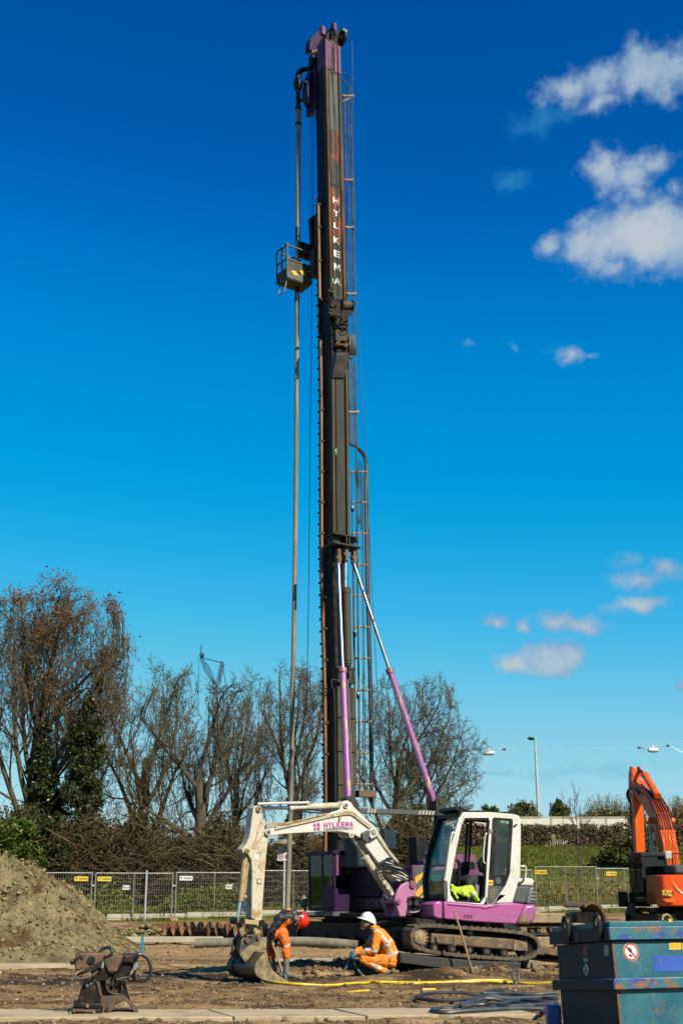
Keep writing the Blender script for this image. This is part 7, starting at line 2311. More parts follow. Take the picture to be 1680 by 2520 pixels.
def blob(name, caps, mats, rule, voxel=.008, stripes=(), regions=(), parent=None, smooth_it=5, fold=.016):
 """tapered limbs merged into one continuous surface; faces take the material of the limb they belong to"""
 b = caps_volume(caps)
 me = bpy.data.meshes.new(name); me.from_pydata(b.v, [], b.f)
 bm = bmesh.new(); bm.from_mesh(me); bmesh.ops.recalc_face_normals(bm, faces=bm.faces); bm.to_mesh(me); bm.free()
 o = bpy.data.objects.new(name, me); COL.objects.link(o)
 rm = o.modifiers.new('merge', 'REMESH'); rm.mode = 'VOXEL'; rm.voxel_size = voxel
 sm = o.modifiers.new('soften', 'SMOOTH'); sm.iterations = smooth_it; sm.factor = .5
 dg = bpy.context.evaluated_depsgraph_get()
 m2 = bpy.data.meshes.new_from_object(o.evaluated_get(dg))
 bpy.data.objects.remove(o); bpy.data.meshes.remove(me)
 m2.name = name
 m2.materials.clear()
 for m in mats: m2.materials.append(m)
 def nearest(c):
  D = []
  for tg, p0, r0, p1, r1 in caps:
   a, d = np.array(p0), np.array(p1) - np.array(p0)
   t = np.clip(((c - a) @ d) / max(d @ d, 1e-9), 0, 1)
   D.append(np.linalg.norm(c - (a + t[:, None] * d), axis=1) - (r0 + (r1 - r0) * t))
  return np.array([q[0] for q in caps])[np.argmin(np.array(D), 0)]
 # folds in the cloth
 nv = len(m2.vertices)
 vc, vn = np.empty(nv * 3, np.float32), np.empty(nv * 3, np.float32)
 m2.vertices.foreach_get('co', vc); m2.vertex_normals.foreach_get('vector', vn)
 vc, vn = vc.reshape(-1, 3), vn.reshape(-1, 3)
 X_, Y_, Z_ = vc.T.astype(float)
 w_ = np.abs(vnoise(X_ * 13 + Z_ * 9 + 50, Z_ * 15 - X_ * 5 + Y_ * 8 + 50) - .5) * 2
 amt = np.where(np.isin(nearest(vc), ['skin', 'glove', 'boot', 'shoe']), 0, fold)
 vc = vc + vn * ((w_ - .5) * amt)[:, None]
 m2.vertices.foreach_set('co', np.ascontiguousarray(vc, np.float32).ravel())
 n = len(m2.polygons)
 c = np.empty(n * 3); m2.polygons.foreach_get('center', c); c = c.reshape(-1, 3)
 tags = nearest(c)
 idx = np.zeros(n, dtype=np.int32)
 for tg, mi in rule.items(): idx[tags == tg] = mi
 for tgs, poly, mi in regions:
  sel = np.isin(tags, tgs)
  ins_ = np.zeros(n, bool); P = np.array(poly)
  for i in range(len(P)):
   a, e = P[i], P[(i + 1) % len(P)]
   cr = ((a[1] > c[:, 2]) != (e[1] > c[:, 2])) & (c[:, 0] < (e[0] - a[0]) * (c[:, 2] - a[1]) / (e[1] - a[1] + 1e-12) + a[0])
   ins_ ^= cr
  idx[sel & ins_] = mi
 for tgs, line, hw, mi in stripes:
  sel = np.isin(tags, tgs)
  best = np.full(n, 9.0)
  for (a, e) in zip(line[:-1], line[1:]):
   a, e = np.array(a), np.array(e); d = e - a
   p = c[:, (0, 2)] if len(a) == 2 else c
   t = np.clip(((p - a) @ d) / (d @ d), 0, 1)
   best = np.minimum(best, np.linalg.norm(p - (a + t[:, None] * d), axis=1))
  idx[sel & (best < hw)] = mi
 m2.polygons.foreach_set('material_index', idx)
 m2.polygons.foreach_set('use_smooth', np.ones(n, bool))
 m2.update()
 o = bpy.data.objects.new(name, m2); COL.objects.link(o)
 if parent: o.parent = parent
 return o


site_bits()


def hand(tag_, wrist, knuckle, grip, s=1.0):
 """palm, four unequal bent fingers and a thumb closing round what lies along the direction grip"""
 w, k = Vector(wrist), Vector(knuckle)
 d = (k - w).normalized(); g = Vector(grip).normalized()
 side = d.cross(g).normalized()
 caps = [(tag_, w, .032 * s, k, .034 * s), (tag_, w + g * .02 * s, .026 * s, k + g * .028 * s, .022 * s), (tag_, w - g * .02 * s, .026 * s, k - g * .028 * s, .022 * s)]
 for i, (o, l) in enumerate(((-.033, .068), (-.011, .078), (.011, .074), (.033, .058))):
  a = k + g * o * s + d * .012 * s
  m = a + (d * .7 + side * .7) * l * .55 * s
  e = m + (side * .6 - d * .8) * l * .5 * s
  caps += [(tag_, a, .0115 * s, m, .011 * s), (tag_, m, .011 * s, e, .0095 * s)]
 t0 = w + g * -.03 * s + d * .02 * s
 t1 = t0 + (g * -.5 + d * .4 + side * .75) * .045 * s
 t2 = t1 + (d * .5 + side * .6 + g * .5) * .035 * s
 caps += [(tag_, t0, .014 * s, t1, .013 * s), (tag_, t1, .013 * s, t2, .0105 * s)]
 return caps


def helmet(parent, c, up, fwd, m, r=.128, cap=True, name='helmet'):
 """a shell with brim, standing on its own axes"""
 up = Vector(up).normalized(); fwd = Vector(fwd); fwd = (fwd - up * fwd.dot(up)).normalized(); sd = up.cross(fwd)
 M = Matrix(((fwd.x, sd.x, up.x, c[0]), (fwd.y, sd.y, up.y, c[1]), (fwd.z, sd.z, up.z, c[2]), (0, 0, 0, 1)))
 b = MB(); vs = []; n, h = 24, 9
 for i in range(h + 1):
  t = math.pi / 2 * i / h
  for k in range(n):
   a = 2 * math.pi * k / n
   rx = r * 1.13 if math.cos(a) > 0 else r * 1.16
   bulge = 1 + .03 * (abs(math.sin(a)) < .25)
   vs.append(M @ Vector((math.cos(a) * math.cos(t) * rx * bulge, math.sin(a) * math.cos(t) * r * .96, math.sin(t) ** .92 * r * 1.02 - (.028 * (1 - math.cos(a)) * math.cos(t)))))
 fs = [(i * n + k, i * n + (k + 1) % n, (i + 1) * n + (k + 1) % n, (i + 1) * n + k) for i in range(h) for k in range(n)]
 b.add(vs, fs)
 # brim
 o = len(b.v); N2 = 15
 for k in range(N2):
  a = rad(-78 + 156 * k / (N2 - 1)); w = math.cos(a) ** .7 if math.cos(a) > 0 else 0
  for e, dz in ((0.0, .008), (.062 * w + .008, -.014), (.062 * w + .008, -.020), (0.0, -.006)):
   b.v.append(M @ Vector((math.cos(a) * (r * 1.11 + e), math.sin(a) * (r * .95 + e * .6), dz)))
 for k in range(N2 - 1):
  for j in range(4): b.f.append((o + k * 4 + j, o + k * 4 + (j + 1) % 4, o + k * 4 + 4 + (j + 1) % 4, o + k * 4 + 4 + j))
 return b.build(name, m, parent, smooth=50)


def head_parts(parent, c, up, fwd, hair=True):
 up = Vector(up).normalized(); fwd = Vector(fwd); fwd = (fwd - up * fwd.dot(up)).normalized(); sd = up.cross(fwd)
 c = Vector(c)
 M3 = Matrix(((fwd.x, sd.x, up.x), (fwd.y, sd.y, up.y), (fwd.z, sd.z, up.z)))
 b = MB(); b.sphere(c - fwd * .022 + up * .012, .100, 16, (1.0, .86, .98), M3); b.build('hair', MT['hair'], parent)
 for s_ in (-1, 1):
  b = MB(); b.sphere(c + fwd * .087 + sd * (.034 * s_) + up * .005, .012, 8); b.build('eye', MT['whitemark'], parent)
  b = MB(); b.sphere(c + sd * (.082 * s_) - up * .012 - fwd * .005, .032, 8, (.6, .35, 1.0), M3); b.build('ear', MT['skin'], parent)


def head_caps(c, up, fwd):
 up = Vector(up).normalized(); fwd = Vector(fwd); fwd = (fwd - up * fwd.dot(up)).normalized(); sd = up.cross(fwd)
 c = Vector(c)
 return [('skin', c + up * .02 - fwd * .01, .094, c + fwd * .02 - up * .02, .080), ('skin', c + fwd * .055 + up * .01, .045, c + fwd * .05 - up * .085, .040),
   ('skin', c + fwd * .10 + up * .004, .010, c + fwd * .122 - up * .024, .015), ('skin', c + fwd * .082 - up * .058, .018, c + fwd * .082 - up * .062, .020),
   ('skin', c + fwd * .068 - up * .098, .024, c + fwd * .03 - up * .085, .032), ('skin', c + fwd * .09 + up * .03 + sd * .03, .012, c + fwd * .09 + up * .03 - sd * .03, .012)]


def bent_worker():
 z1, zb = zoom(540, 1940, 3.409), zoom(530, 2240, 6.817)
 g = gpx(*z1((600, 1580)))
 F = Frame((g.x, 22.2, 0), 0)
 P = lambda x, y, d=0.0: F.px(*z1((x, y)), d)
 caps = [('trousers', P(470, 1212, -.07), .125, P(470, 1212, .07), .125), ('trousers', P(485, 1195, -.06), .12, P(510, 1150, -.06), .115), ('trousers', P(485, 1195, .06), .12, P(510, 1150, .06), .115),
   ('torso', P(505, 1140, -.06), .118, P(575, 1085, -.075), .118), ('torso', P(505, 1140, .06), .118, P(575, 1085, .075), .118), ('torso', P(560, 1075, -.12), .075, P(560, 1075, .12), .075),
   ('torso', P(500, 1100, 0), .10, P(570, 1055, 0), .10), ('collar', P(590, 1050, 0), .085, P(628, 1050, 0), .066),
   ('skin', P(610, 1065, 0), .055, P(650, 1085, 0), .052)]
 up, fwd = Vector((.92, 0, -.38)), Vector((-.34, -.25, -.90))
 hc = P(672, 1090, 0)
 caps += head_caps(hc, up, fwd)
 for s_, hip, kn, an, toe in ((-1, (525, 1215), (558, 1320), (560, 1475), (632, 1568)), (1, (450, 1222), (430, 1325), (455, 1480), (515, 1560))):
  d = .10 * s_
  caps += [('trousers', P(*hip, d), .108, P(*kn, d * 1.2), .080), ('trousers', P(*kn, d * 1.2), .082, P(kn[0] + 2, kn[1] + 88, d * 1.2), .074),
     ('boot', P(kn[0] + 3, kn[1] + 95, d * 1.2), .060, P(*an, d * 1.2), .050), ('boot', P(*an, d * 1.2), .050, P(an[0] + 4, an[1] + 75, d * 1.2), .052),
     ('boot', P(an[0] + 10, an[1] + 90, d * 1.2), .048, P(toe[0], toe[1] + 6, d * 1.4), .036)]
 sh = ((-1, (520, 1085), (442, 1185), (446, 1275), (448, 1312)), (1, (580, 1080), (500, 1190), (468, 1290), (462, 1330)))
 for s_, a, e, w, k in sh:
  caps += [('sleeve', P(*a, .19 * s_), .082, P(*e, .20 * s_), .066), ('sleeve', P(*e, .20 * s_), .066, P(*w, .05 * s_ - .06), .048)]
  caps += hand('skin' , P(*w, .05 * s_ - .06), P(*k, .05 * s_ - .06), (.25, 0, -1))
 rule = dict(trousers=1, torso=0, sleeve=0, collar=0, skin=3, boot=2)
 T2 = lambda *pts: [tuple(P(*q).xz) for q in pts]
 o = blob('person', caps, [MT['jacket'], MT['hivizred'], MT['wellies'], MT['skin'], MT['silver'], MT['hiviz'], MT['mudboot']], rule, .0075,
    stripes=[(['trousers'], T2((560, 1325), (605, 1300)), .016, 4), (['torso'], T2((555, 1165), (590, 1100)), .014, 5), (['torso', 'collar'], T2((560, 1005), (590, 1012)), .02, 5)],
    regions=[(['torso', 'trousers'], T2((455, 1180), (520, 1150), (560, 1110), (640, 1110), (690, 1180), (600, 1260), (440, 1260)), 1), (['boot'], T2((500, 1545), (700, 1530), (700, 1640), (500, 1640)), 6)])
 o.matrix_world = F.M
 tag(o, 'person in orange trousers and black jacket bending over with a spade, red helmet', 'person')
 helmet(o, P(695, 1102, 0), up, fwd, MT['helmetred'])
 head_parts(o, hc, up, fwd)
 # spade in his hands
 a, c = P(443, 1296, -.10), P(540, 1570, -.10)
 R = thing('spade', 'wooden handled spade held by the bent worker at the bucket\'s edge', 'spade', F.M)
 b = MB(); b.tube([a + (a - c).normalized() * .05, c], .018, 8); b.build('handle', MT['wood'], R)
 d = (c - a).normalized(); s_ = Vector((0, 1, 0)); nrm = d.cross(s_)
 b = MB(); vs = []
 for i in range(6):
  f = i / 5; w = .085 + .025 * math.sin(f * 3.1) if f < .8 else .085 * (1.0 - (f - .8) * 2.2)
  for k in (-1, -.5, 0, .5, 1): vs.append(c - d * .03 + d * .27 * f + s_ * w * k + nrm * (.03 * (k * k)))
 b.add(vs, [(i * 5 + k, i * 5 + k + 1, i * 5 + 6 + k, i * 5 + 5 + k) for i in range(5) for k in range(4)])
 b.tube([c - d * .14, c + d * .04], [.022, .030], 8)
 ob = b.build('blade', MT['dullchrome'], R, smooth=60); sm = ob.modifiers.new('thick', 'SOLIDIFY'); sm.thickness = .006
 return F


bent_worker()


def crouching_worker():
 zw = zoom(820, 2220, 8.711)
 g = gpx(*zw((1050, 1630)))
 F = Frame((g.x, 22.25, 0), 0)
 P = lambda x, y, d=0.0: F.px(*zw((x, y)), d)
 caps = [('seat', P(1270, 1230, -.08), .125, P(1270, 1230, .08), .125), ('torso', P(1255, 1120, -.07), .125, P(1150, 880, -.09), .125), ('torso', P(1255, 1120, .07), .125, P(1150, 880, .09), .125),
   ('torso', P(1150, 880, -.09), .125, P(1000, 690, -.08), .110), ('torso', P(1150, 880, .09), .125, P(1000, 690, .08), .110), ('torso', P(940, 660, -.12), .085, P(940, 660, .12), .085),
   ('torso', P(1060, 900, 0), .13, P(1120, 1080, 0), .12), ('collar', P(920, 600, 0), .085, P(855, 545, 0), .070), ('skin', P(870, 560, 0), .055, P(780, 500, 0), .052)]
 up, fwd = Vector((.22, 0, .97)), Vector((-.96, -.10, -.28))
 hc = P(722, 455, 0)
 caps += head_caps(hc, up, fwd)
 for s_, hip, kn, an, heel, toe in ((-1, (1255, 1270), (655, 1225), (1090, 1480), (1215, 1540), (930, 1608)), (1, (1250, 1250), (690, 1195), (1010, 1490), (1120, 1560), (820, 1620))):
  d = .105 * s_
  caps += [('leg', P(*hip, d), .118, P(*kn, d * 1.5), .085), ('shin', P(*kn, d * 1.5), .084, P(*an, d * 1.3), .066),
     ('boot', P(an[0] + 20, an[1] + 15, d * 1.3), .062, P(*heel, d * 1.3), .056), ('boot', P(*heel, d * 1.3), .052, P(toe[0] + 130, toe[1] - 30, d * 1.3), .050), ('boot', P(toe[0] + 130, toe[1] - 30, d * 1.3), .050, P(*toe, d * 1.3), .036)]
 for s_, a, e, w, k in ((-1, (940, 740), (872, 1040), (520, 1105), (420, 1150)), (1, (900, 720), (740, 970), (500, 1060), (410, 1120))):
  wy = -.14 if s_ < 0 else .02
  caps += [('sleeve', P(*a, .20 * s_), .085, P(*e, .23 * s_), .074), ('fore', P(*e, .23 * s_), .074, P(*w, wy), .052)]
  caps += hand('glove', P(w[0] - 20, w[1] + 5, wy), P(*k, wy), (.35, .1, -1), 1.15)
 caps.append(('cuff', P(470, 1120, -.14), .036, P(500, 1110, -.14), .042))
 rule = dict(seat=0, torso=0, collar=0, skin=2, leg=0, shin=0, boot=3, sleeve=0, fore=0, glove=4, cuff=5)
 T2 = lambda *pts: [tuple(P(*q).xz) for q in pts]
 hw = .024
 stripes = [(['torso'], T2((860, 590), (960, 610), (1040, 700), (1120, 830), (1200, 970), (1250, 1080)), hw, 1), (['torso'], T2((1240, 800), (1150, 880), (1050, 950), (960, 985)), hw, 1),
      (['torso', 'seat'], T2((1080, 1135), (1240, 1110), (1400, 1050)), hw, 1), (['sleeve'], T2((790, 680), (780, 800), (770, 900)), .018, 1), (['sleeve', 'fore'], T2((700, 985), (820, 1010), (960, 1050)), hw, 1),
      (['fore'], T2((630, 1040), (650, 1150)), .022, 1), (['shin'], T2((830, 1300), (900, 1340)), hw * 1.1, 1), (['shin'], T2((800, 1400), (880, 1290)), .020, 1), (['shin'], T2((960, 1330), (1010, 1420)), hw, 1), (['shin'], T2((930, 1440), (1010, 1330)), .020, 1)]
 o = blob('person', caps, [MT['hiviz'], MT['silver'], MT['skin'], MT['mudboot'], MT['glove'], MT['sign']], rule, .0075, stripes=stripes)
 o.matrix_world = F.M
 tag(o, 'person crouching in orange reflective workwear with a white helmet and blue gloves', 'person')
 helmet(o, P(752, 372, 0), Vector((.25, 0, .97)), fwd, MT['helmetwhite'], .125)
 head_parts(o, hc, up, fwd)
 # a pocket seam on his trousers
 b = MB(); b.tube([P(1215, 1180, -.235), P(1205, 1290, -.225)], .006, 5); b.build('pocket_seam', MT['blackmark'], o)
 # the lance he holds
 R = thing('hose_lance', 'short pale grouting lance in the crouching worker\'s gloved hands', 'lance', F.M)
 b = MB(); b.tube([P(440, 1130, -.06), P(330, 1240, -.06)], .020, 8); b.tube([P(400, 1190, -.06), P(440, 1260, -.06)], .016, 8); b.box(*(lambda q: (q.x - .03, q.x + .03, -.09, -.03, q.z - .03, q.z + .03))(P(380, 1180, -.06))); b.build('valve', MT['glove'], R)
 b = MB(); b.tube([P(335, 1235, -.06), P(290, 1360, -.06), P(250, 1440, -.06), P(232, 1560, -.06)], [.020, .018, .012, .008], 8); b.build('nozzle', MT['concpipe'], R)
 # hose from the lance down to the coil
 b = MB()
 e = gpx(*zw((800, 1690)), .02); e = F.I @ e
 pts = [P(440, 1255, -.06), P(480, 1370, -.08), P(560, 1490, -.14), P(660, 1585, -.24), e + Vector((-.06, .05, .03)), e]
 b.tube(smooth_path(pts, 5), .013, 8)
 h = b.build('feed_hose', MT['concpipe']); h.matrix_world = F.M
 tag(h, 'thin olive hose hanging from the crouching worker\'s lance to the ground', 'hose')


crouching_worker()


def walker():
 q = on_fence(612, 1.9)
 F = Frame((q.x, q.y, q.z), 0)
 Z = lambda v: F.px(612, v, 0).z
 z0 = 0
 caps = [('coat', (0, 0, 1.42), .15, (0, 0, 1.0), .16), ('coat', (-.02, -.16, 1.42), .07, (-.28, -.18, 1.22), .05), ('coat', (-.28, -.18, 1.22), .05, (-.55, -.14, 1.20), .04), ('coat', (0, .16, 1.42), .07, (-.2, .18, 1.15), .05), ('coat', (-.2, .18, 1.15), .05, (-.45, .14, 1.15), .04),
   ('jean', (.02, -.09, .95), .10, (-.12, -.09, .52), .075), ('jean', (-.12, -.09, .52), .075, (-.32, -.09, .10), .06), ('jean', (.02, .09, .95), .10, (.12, .09, .5), .075), ('jean', (.12, .09, .5), .075, (.32, .09, .14), .06),
   ('shoe', (-.33, -.09, .06), .05, (-.45, -.09, .06), .04), ('shoe', (.34, .09, .10), .05, (.26, .09, .04), .04), ('skin', (0, 0, 1.5), .055, (-.01, 0, 1.6), .055), ('skin', (-.56, -.14, 1.2), .04, (-.62, -.14, 1.2), .035)]
 caps += head_caps((-.01, 0, 1.68), (0, 0, 1), (-1, 0, 0))
 o = blob('person', caps, [MT['navy'], MT['bluejean'], MT['jacket'], MT['skin']], dict(coat=0, jean=1, shoe=2, skin=3), .016)
 o.matrix_world = F.M
 tag(o, 'person in dark coat and blue jeans walking behind the fence and excavator arm', 'person')
 head_parts(o, (-.01, 0, 1.68), (0, 0, 1), (-1, 0, 0))


walker()


def site_shovel():
 z2 = zoom(940, 1940, 3.409)
 a, c = gpx(*z2((768, 1566))), None
 F = Frame((a.x, a.y, a.z), 0)
 R = thing('shovel', 'long handled shovel leaning on the excavator\'s track with its blade in the soil', 'shovel', F.M)
 top = F.px(*z2((606, 1040)), -.12); low = F.px(*z2((745, 1510)), -.06)
 b = MB(); b.tube(smooth_path([top, top.lerp(low, .5) + Vector((.01, 0, .0)), low], 4), .018, 8); b.build('handle', MT['wood'], R)
 d = (low - top).normalized(); s_ = Vector((1, 0, .25)).normalized(); nrm = d.cross(s_)
 b = MB(); vs = []
 for i in range(6):
  f = i / 5; w = (.12 - .02 * f) if f < .75 else .105 * (1.25 - f)
  for k in (-1, -.5, 0, .5, 1): vs.append(low - d * .01 + d * .26 * f + s_ * w * k - nrm * (.035 * k * k))
 b.add(vs, [(i * 5 + k, i * 5 + k + 1, i * 5 + 6 + k, i * 5 + 5 + k) for i in range(5) for k in range(4)])
 b.tube([low - d * .16, low + d * .08], [.021, .028], 8)
 ob = b.build('blade', MT['muddy'], R, smooth=60); sm = ob.modifiers.new('thick', 'SOLIDIFY'); sm.thickness = .006


site_shovel()


def hoses():
 zg, zh = zoom(640, 2280, 3.733), zoom(1000, 2340, 3.92)
 hz = [0]
 def run(name, pts, r, m, label, group=None, n=6):
  r *= .82
  hz[0] += .007
  b = MB(); b.tube(smooth_path([q if isinstance(q, Vector) else gpx(*q, r * .7 + (hz[0] if 'dark' in (group or '') else 0)) for q in pts], n), r, 8)
  o = b.build(name, m); return tag(o, label, 'hose', group)
 g = 'yellow hoses on the soil'
 run('yellow_hose', zg([(1015, 478), (1026, 492), (1005, 514), (860, 532), (640, 548), (400, 556), (180, 552), (80, 540), (72, 528), (160, 514), (340, 503), (520, 498), (760, 512), (1030, 514), (1250, 512), (1560, 514)]) + zh([(330, 304), (720, 300), (960, 296), (1180, 312), (1430, 322)]), .024, MT['hosegreen'], 'long yellow hose looping from the bucket past the crouching worker towards the blue container', g)
 run('yellow_hose', zg([(1080, 518), (1180, 530), (1300, 540), (1455, 540)]) + zh([(160, 322), (400, 312), (700, 306), (900, 312), (1100, 300), (1430, 318)]), .022, MT['hosegreen'], 'second yellow hose lying close before the long looped one, right of the crouching worker', g)
 run('yellow_hose', zg([(795, 590), (880, 584), (1000, 578)]), .018, MT['hosegreen'], 'short bit of yellow hose showing through the mud in front of the long loop', g)
 run('yellow_hose', zh([(150, 372), (210, 370), (280, 367)]), .020, MT['hosegreen'], 'short yellow hose end lying before the shovel, nearest the camera', g)
 g = 'dark hoses heaped beside the blue container'
 Y = gpx(*zh((1048, 322))).y
 L = lambda x, y, dy=0: W(*zh((x, y)), Y + dy)
 run('dark_hose', [*zh([(1450, 522), (1310, 492)]), L(1190, 450, -.3), L(1100, 380, -.1), L(1050, 312), L(1020, 245, .05), L(1028, 196, .08), L(1052, 184, .1), L(1078, 205, .08), L(1074, 265, .03), L(1045, 325, -.02), L(980, 385, -.15), *zh([(850, 432), (700, 452), (500, 452), (300, 456), (170, 472), (95, 497), (200, 516), (380, 522), (650, 515), (820, 498), (1050, 466), (1200, 462), (1450, 512)])], .030, MT['darkhose'], 'dark hose with a standing loop and a wide flat turn left of the blue container', g)
 run('grey_hose', zh([(1455, 590), (1200, 602), (900, 622), (600, 642), (380, 652), (262, 640), (250, 626), (330, 602), (500, 590), (640, 552), (800, 518), (1000, 512), (1455, 496)]), .034, MT['greyhose'], 'dusty grey hose making the nearest flat loop beside the blue container', g)
 run('grey_hose', zh([(470, 600), (520, 574), (640, 545), (800, 532), (1000, 536), (1110, 545), (1195, 556)]), .032, MT['greyhose'], 'short grey hose end lying inside the nearest flat loop', g)
 run('grey_hose', zh([(800, 622), (860, 585), (960, 548), (1090, 524), (1250, 540), (1455, 552)]), .034, MT['greyhose'], 'pale grey hose slanting across the middle of the hose heap', g)
 run('grey_hose', zh([(1455, 440), (1330, 446), (1200, 452), (1040, 470), (880, 486), (730, 494)]), .028, MT['greyhose'], 'thin grey hose at the back of the heap running to the blue container', g)
 run('grey_hose', zh([(520, 596), (760, 580), (1000, 600), (1200, 585), (1455, 566)]), .030, MT['greyhose'], 'grey hose lying under the slanting one, ending behind the container', g)
 run('dark_hose', zh([(1455, 622), (1380, 620), (1325, 640), (1295, 664), (1370, 668), (1455, 664)]), .026, MT['darkhose'], 'small dark hose bend lying at the foot of the blue container', g)


hoses()


# ------------------------------------------------------------------ the blue container
def container():
 zk, zk2 = zoom(1280, 1860, 3.5625), zoom(1300, 2180, 6.031)
 c = W(1516, 2330, 12.0)
 K = Frame((c.x, c.y, gh(c.x, c.y) - .02), 19.5, (-.33 * .072, .94 * .072, 1))
 root = thing('tank_container', 'scratched teal blue steel tank container in the right foreground corner', 'container', K.M)
 z = lambda v: K.px(1516, v, 0).z
 Lx, Ly = 2.3, 1.06
 zt = z(2316)

 def part(b, name, m, parent=None, **k): return b.build(name, m, parent or root, **k)
 b = MB(); b.box(0, Lx, 0, Ly, 0, zt); body = part(b, 'body', MT['teal'], bevel=.006)
 b = MB(); b.box(-.010, -.001, .012, Ly - .012, .02, zt - .004); part(b, 'shaded_end_wall', MT['tealend'], body)  # dark sheet deepens the shade on the container's end
 def band(z0, z1_, o, nm, m, ch=.03):
  b = MB()
  for (x0, x1, y0, y1) in ((-o, Lx + o, -o, 0), (-o, Lx + o, Ly, Ly + o), (-o, -.0105, .0005, Ly - .0005), (Lx, Lx + o, .0005, Ly - .0005)):
   b.box(x0, x1, y0, y1, z0, z1_)
  return part(b, nm, m, body, bevel=.008)
 band(z(2436), z(2408), .055, 'middle_rib', MT['tealrim'])
 b = MB(); b.box(-.064, -.056, -.0, Ly + .05, z(2434), z(2410)); part(b, 'shaded_rib_face', MT['tealend'], body)
 zr0, zr1 = z(2314), z(2281)
 b = MB(); b.box(-.05, Lx + .05, -.05, Ly + .05, zr0, zr1); lid = part(b, 'lid', MT['tealrim'], bevel=.008)
 b = MB(); b.box(-.056, -.051, -.045, Ly + .045, zr0 + .004, zr1 - .004); part(b, 'shaded_lid_face', MT['tealend'], lid)
 b = MB(); b.box(-.03, Lx + .03, -.03, Ly + .03, zr1 + .001, z(2269)); b.box(.02, Lx - .02, .02, Ly - .02, z(2269), z(2268) + .004); part(b, 'lid_top', MT['teal'], lid, bevel=.006)
 b = MB(); b.box(-.03, Lx, -.03, 1.1, .0, .09); part(b, 'skid', MT['tealrim'], body)
 # lifting eyes on the end
 for x, ytop, ybot in ((1022, 440, 790), (560, 482, 800)):
  q = K.pxx(*zk2((x, ytop + 60)), -.06)
  zb_ = zr0 + .01
  b = MB(); R_, r_ = .062, .030
  ring = [(q.y + R_ * math.cos(t), q.z - .02 + R_ * 1.35 * math.sin(t)) for t in [math.pi * k / 12 for k in range(13)]] + [(q.y - R_, zb_), (q.y + R_, zb_)]
  hole = [(q.y + r_ * math.cos(2 * math.pi * k / 14), q.z - .015 + r_ * 1.7 * math.sin(2 * math.pi * k / 14)) for k in range(14)]
  b.prismx(ring, -.088, -.058, holes=[hole]); part(b, 'lifting_eye', MT['oily'], lid, bevel=.004)
 # stickers on the end
 xe = -.0105
 def flat(nm, pts, m, k=0, parent=body):
  b = MB(); b.prismx(K.polyx(zk2(pts), xe), xe - .003 - .003 * k, xe - .0005 - .003 * k); return part(b, nm, m, parent)
 rd = flat('red_diamond', [(850, 855), (886, 955), (848, 1060), (808, 960)], paint('faded_red_sticker', (.42, .06, .03), .5, bump=0))
 flat('flame_print', [(848, 920), (862, 960), (848, 1000), (834, 965)], MT['blackmark'], 1, rd)
 l1 = flat('white_label', [(822, 1074), (880, 1076), (878, 1122), (820, 1120)], MT['sign'])
 for k in range(2): flat('label_print', [(828, 1084 + k * 18), (872, 1086 + k * 18), (872, 1092 + k * 18), (828, 1090 + k * 18)], MT['greymark'], 1, l1)
 wd = flat('white_diamond', [(854, 1136), (896, 1240), (854, 1346), (810, 1238)], MT['sign'])
 q = K.pxx(*zk2((853, 1240)), xe)
 flat('diamond_print', [(844, 1205), (856, 1198), (860, 1262), (872, 1276), (850, 1288), (838, 1270)], MT['blackmark'], 1, wd)
 l2 = flat('white_label', [(1122, 884), (1182, 880), (1184, 1034), (1124, 1036)], MT['sign'])
 for k in range(6): flat('label_print', [(1130, 902 + k * 21), (1174, 900 + k * 21), (1174, 908 + k * 21), (1130, 910 + k * 21)], MT['greymark'], 1, l2)
 flat('red_streak', [(765, 690), (808, 680), (806, 800), (764, 808)], paint('old_red_paint', (.25, .05, .03), .6, bump=0)).location.x = -.048
 # stickers on the long side
 q = K.px(*zk((965, 1718)), 0); rr = .083
 b = MB(); b.cyl((q.x, -.0005, q.z), (q.x, -.003, q.z), rr, n=36); ps = part(b, 'prohibition_sign', MT['sign'], body)
 b = MB()
 circ = lambda r_: [(q.x + r_ * math.cos(2 * math.pi * k / 36), q.z + r_ * math.sin(2 * math.pi * k / 36)) for k in range(36)]
 b.prism(circ(rr * .95), -.006, -.0032, holes=[circ(rr * .78)]); b.beam((q.x - rr * .58, -.0046, q.z + rr * .58), (q.x + rr * .58, -.0046, q.z - rr * .58), .014, .003, up=(0, 1, 0)); part(b, 'red_ring', MT['redmark'], ps)
 b = MB(); b.prism([(q.x - .035, q.z + .03), (q.x - .012, q.z + .04), (q.x + .012, q.z + .012), (q.x + .004, q.z - .01), (q.x - .02, q.z + .006)], -.008, -.0062); b.prism([(q.x - .03, q.z - .03), (q.x + .0, q.z - .045), (q.x + .012, q.z - .035), (q.x - .02, q.z - .02)], -.008, -.0062); part(b, 'sign_print', MT['blackmark'], ps)
 def sticker(nm, pts, m, k=0, parent=body):
  b = MB(); b.prism(K.poly(zk(pts), 0), -.003 - .003 * k, -.0005 - .003 * k); return part(b, nm, m, parent)
 yl = sticker('yellow_label', [(1300, 1637), (1560, 1632), (1560, 1697), (1300, 1700)], MT['yellow'])
 sticker('label_divider', [(1405, 1636), (1411, 1636), (1411, 1699), (1405, 1699)], MT['blackmark'], 1, yl)
 for k in range(3): sticker('label_print', [(1312, 1652 + k * 14), (1392, 1651 + k * 14), (1392, 1655 + k * 14), (1312, 1656 + k * 14)], MT['hazard'], 1, yl)
 bp = sticker('blue_patch', [(1165, 1755), (1600, 1746), (1600, 1885), (1166, 1892)], MT['bluesign'])
 sticker('scratch', [(1214, 1780), (1224, 1780), (1222, 1828), (1214, 1826)], MT['greymark'], 1, bp)
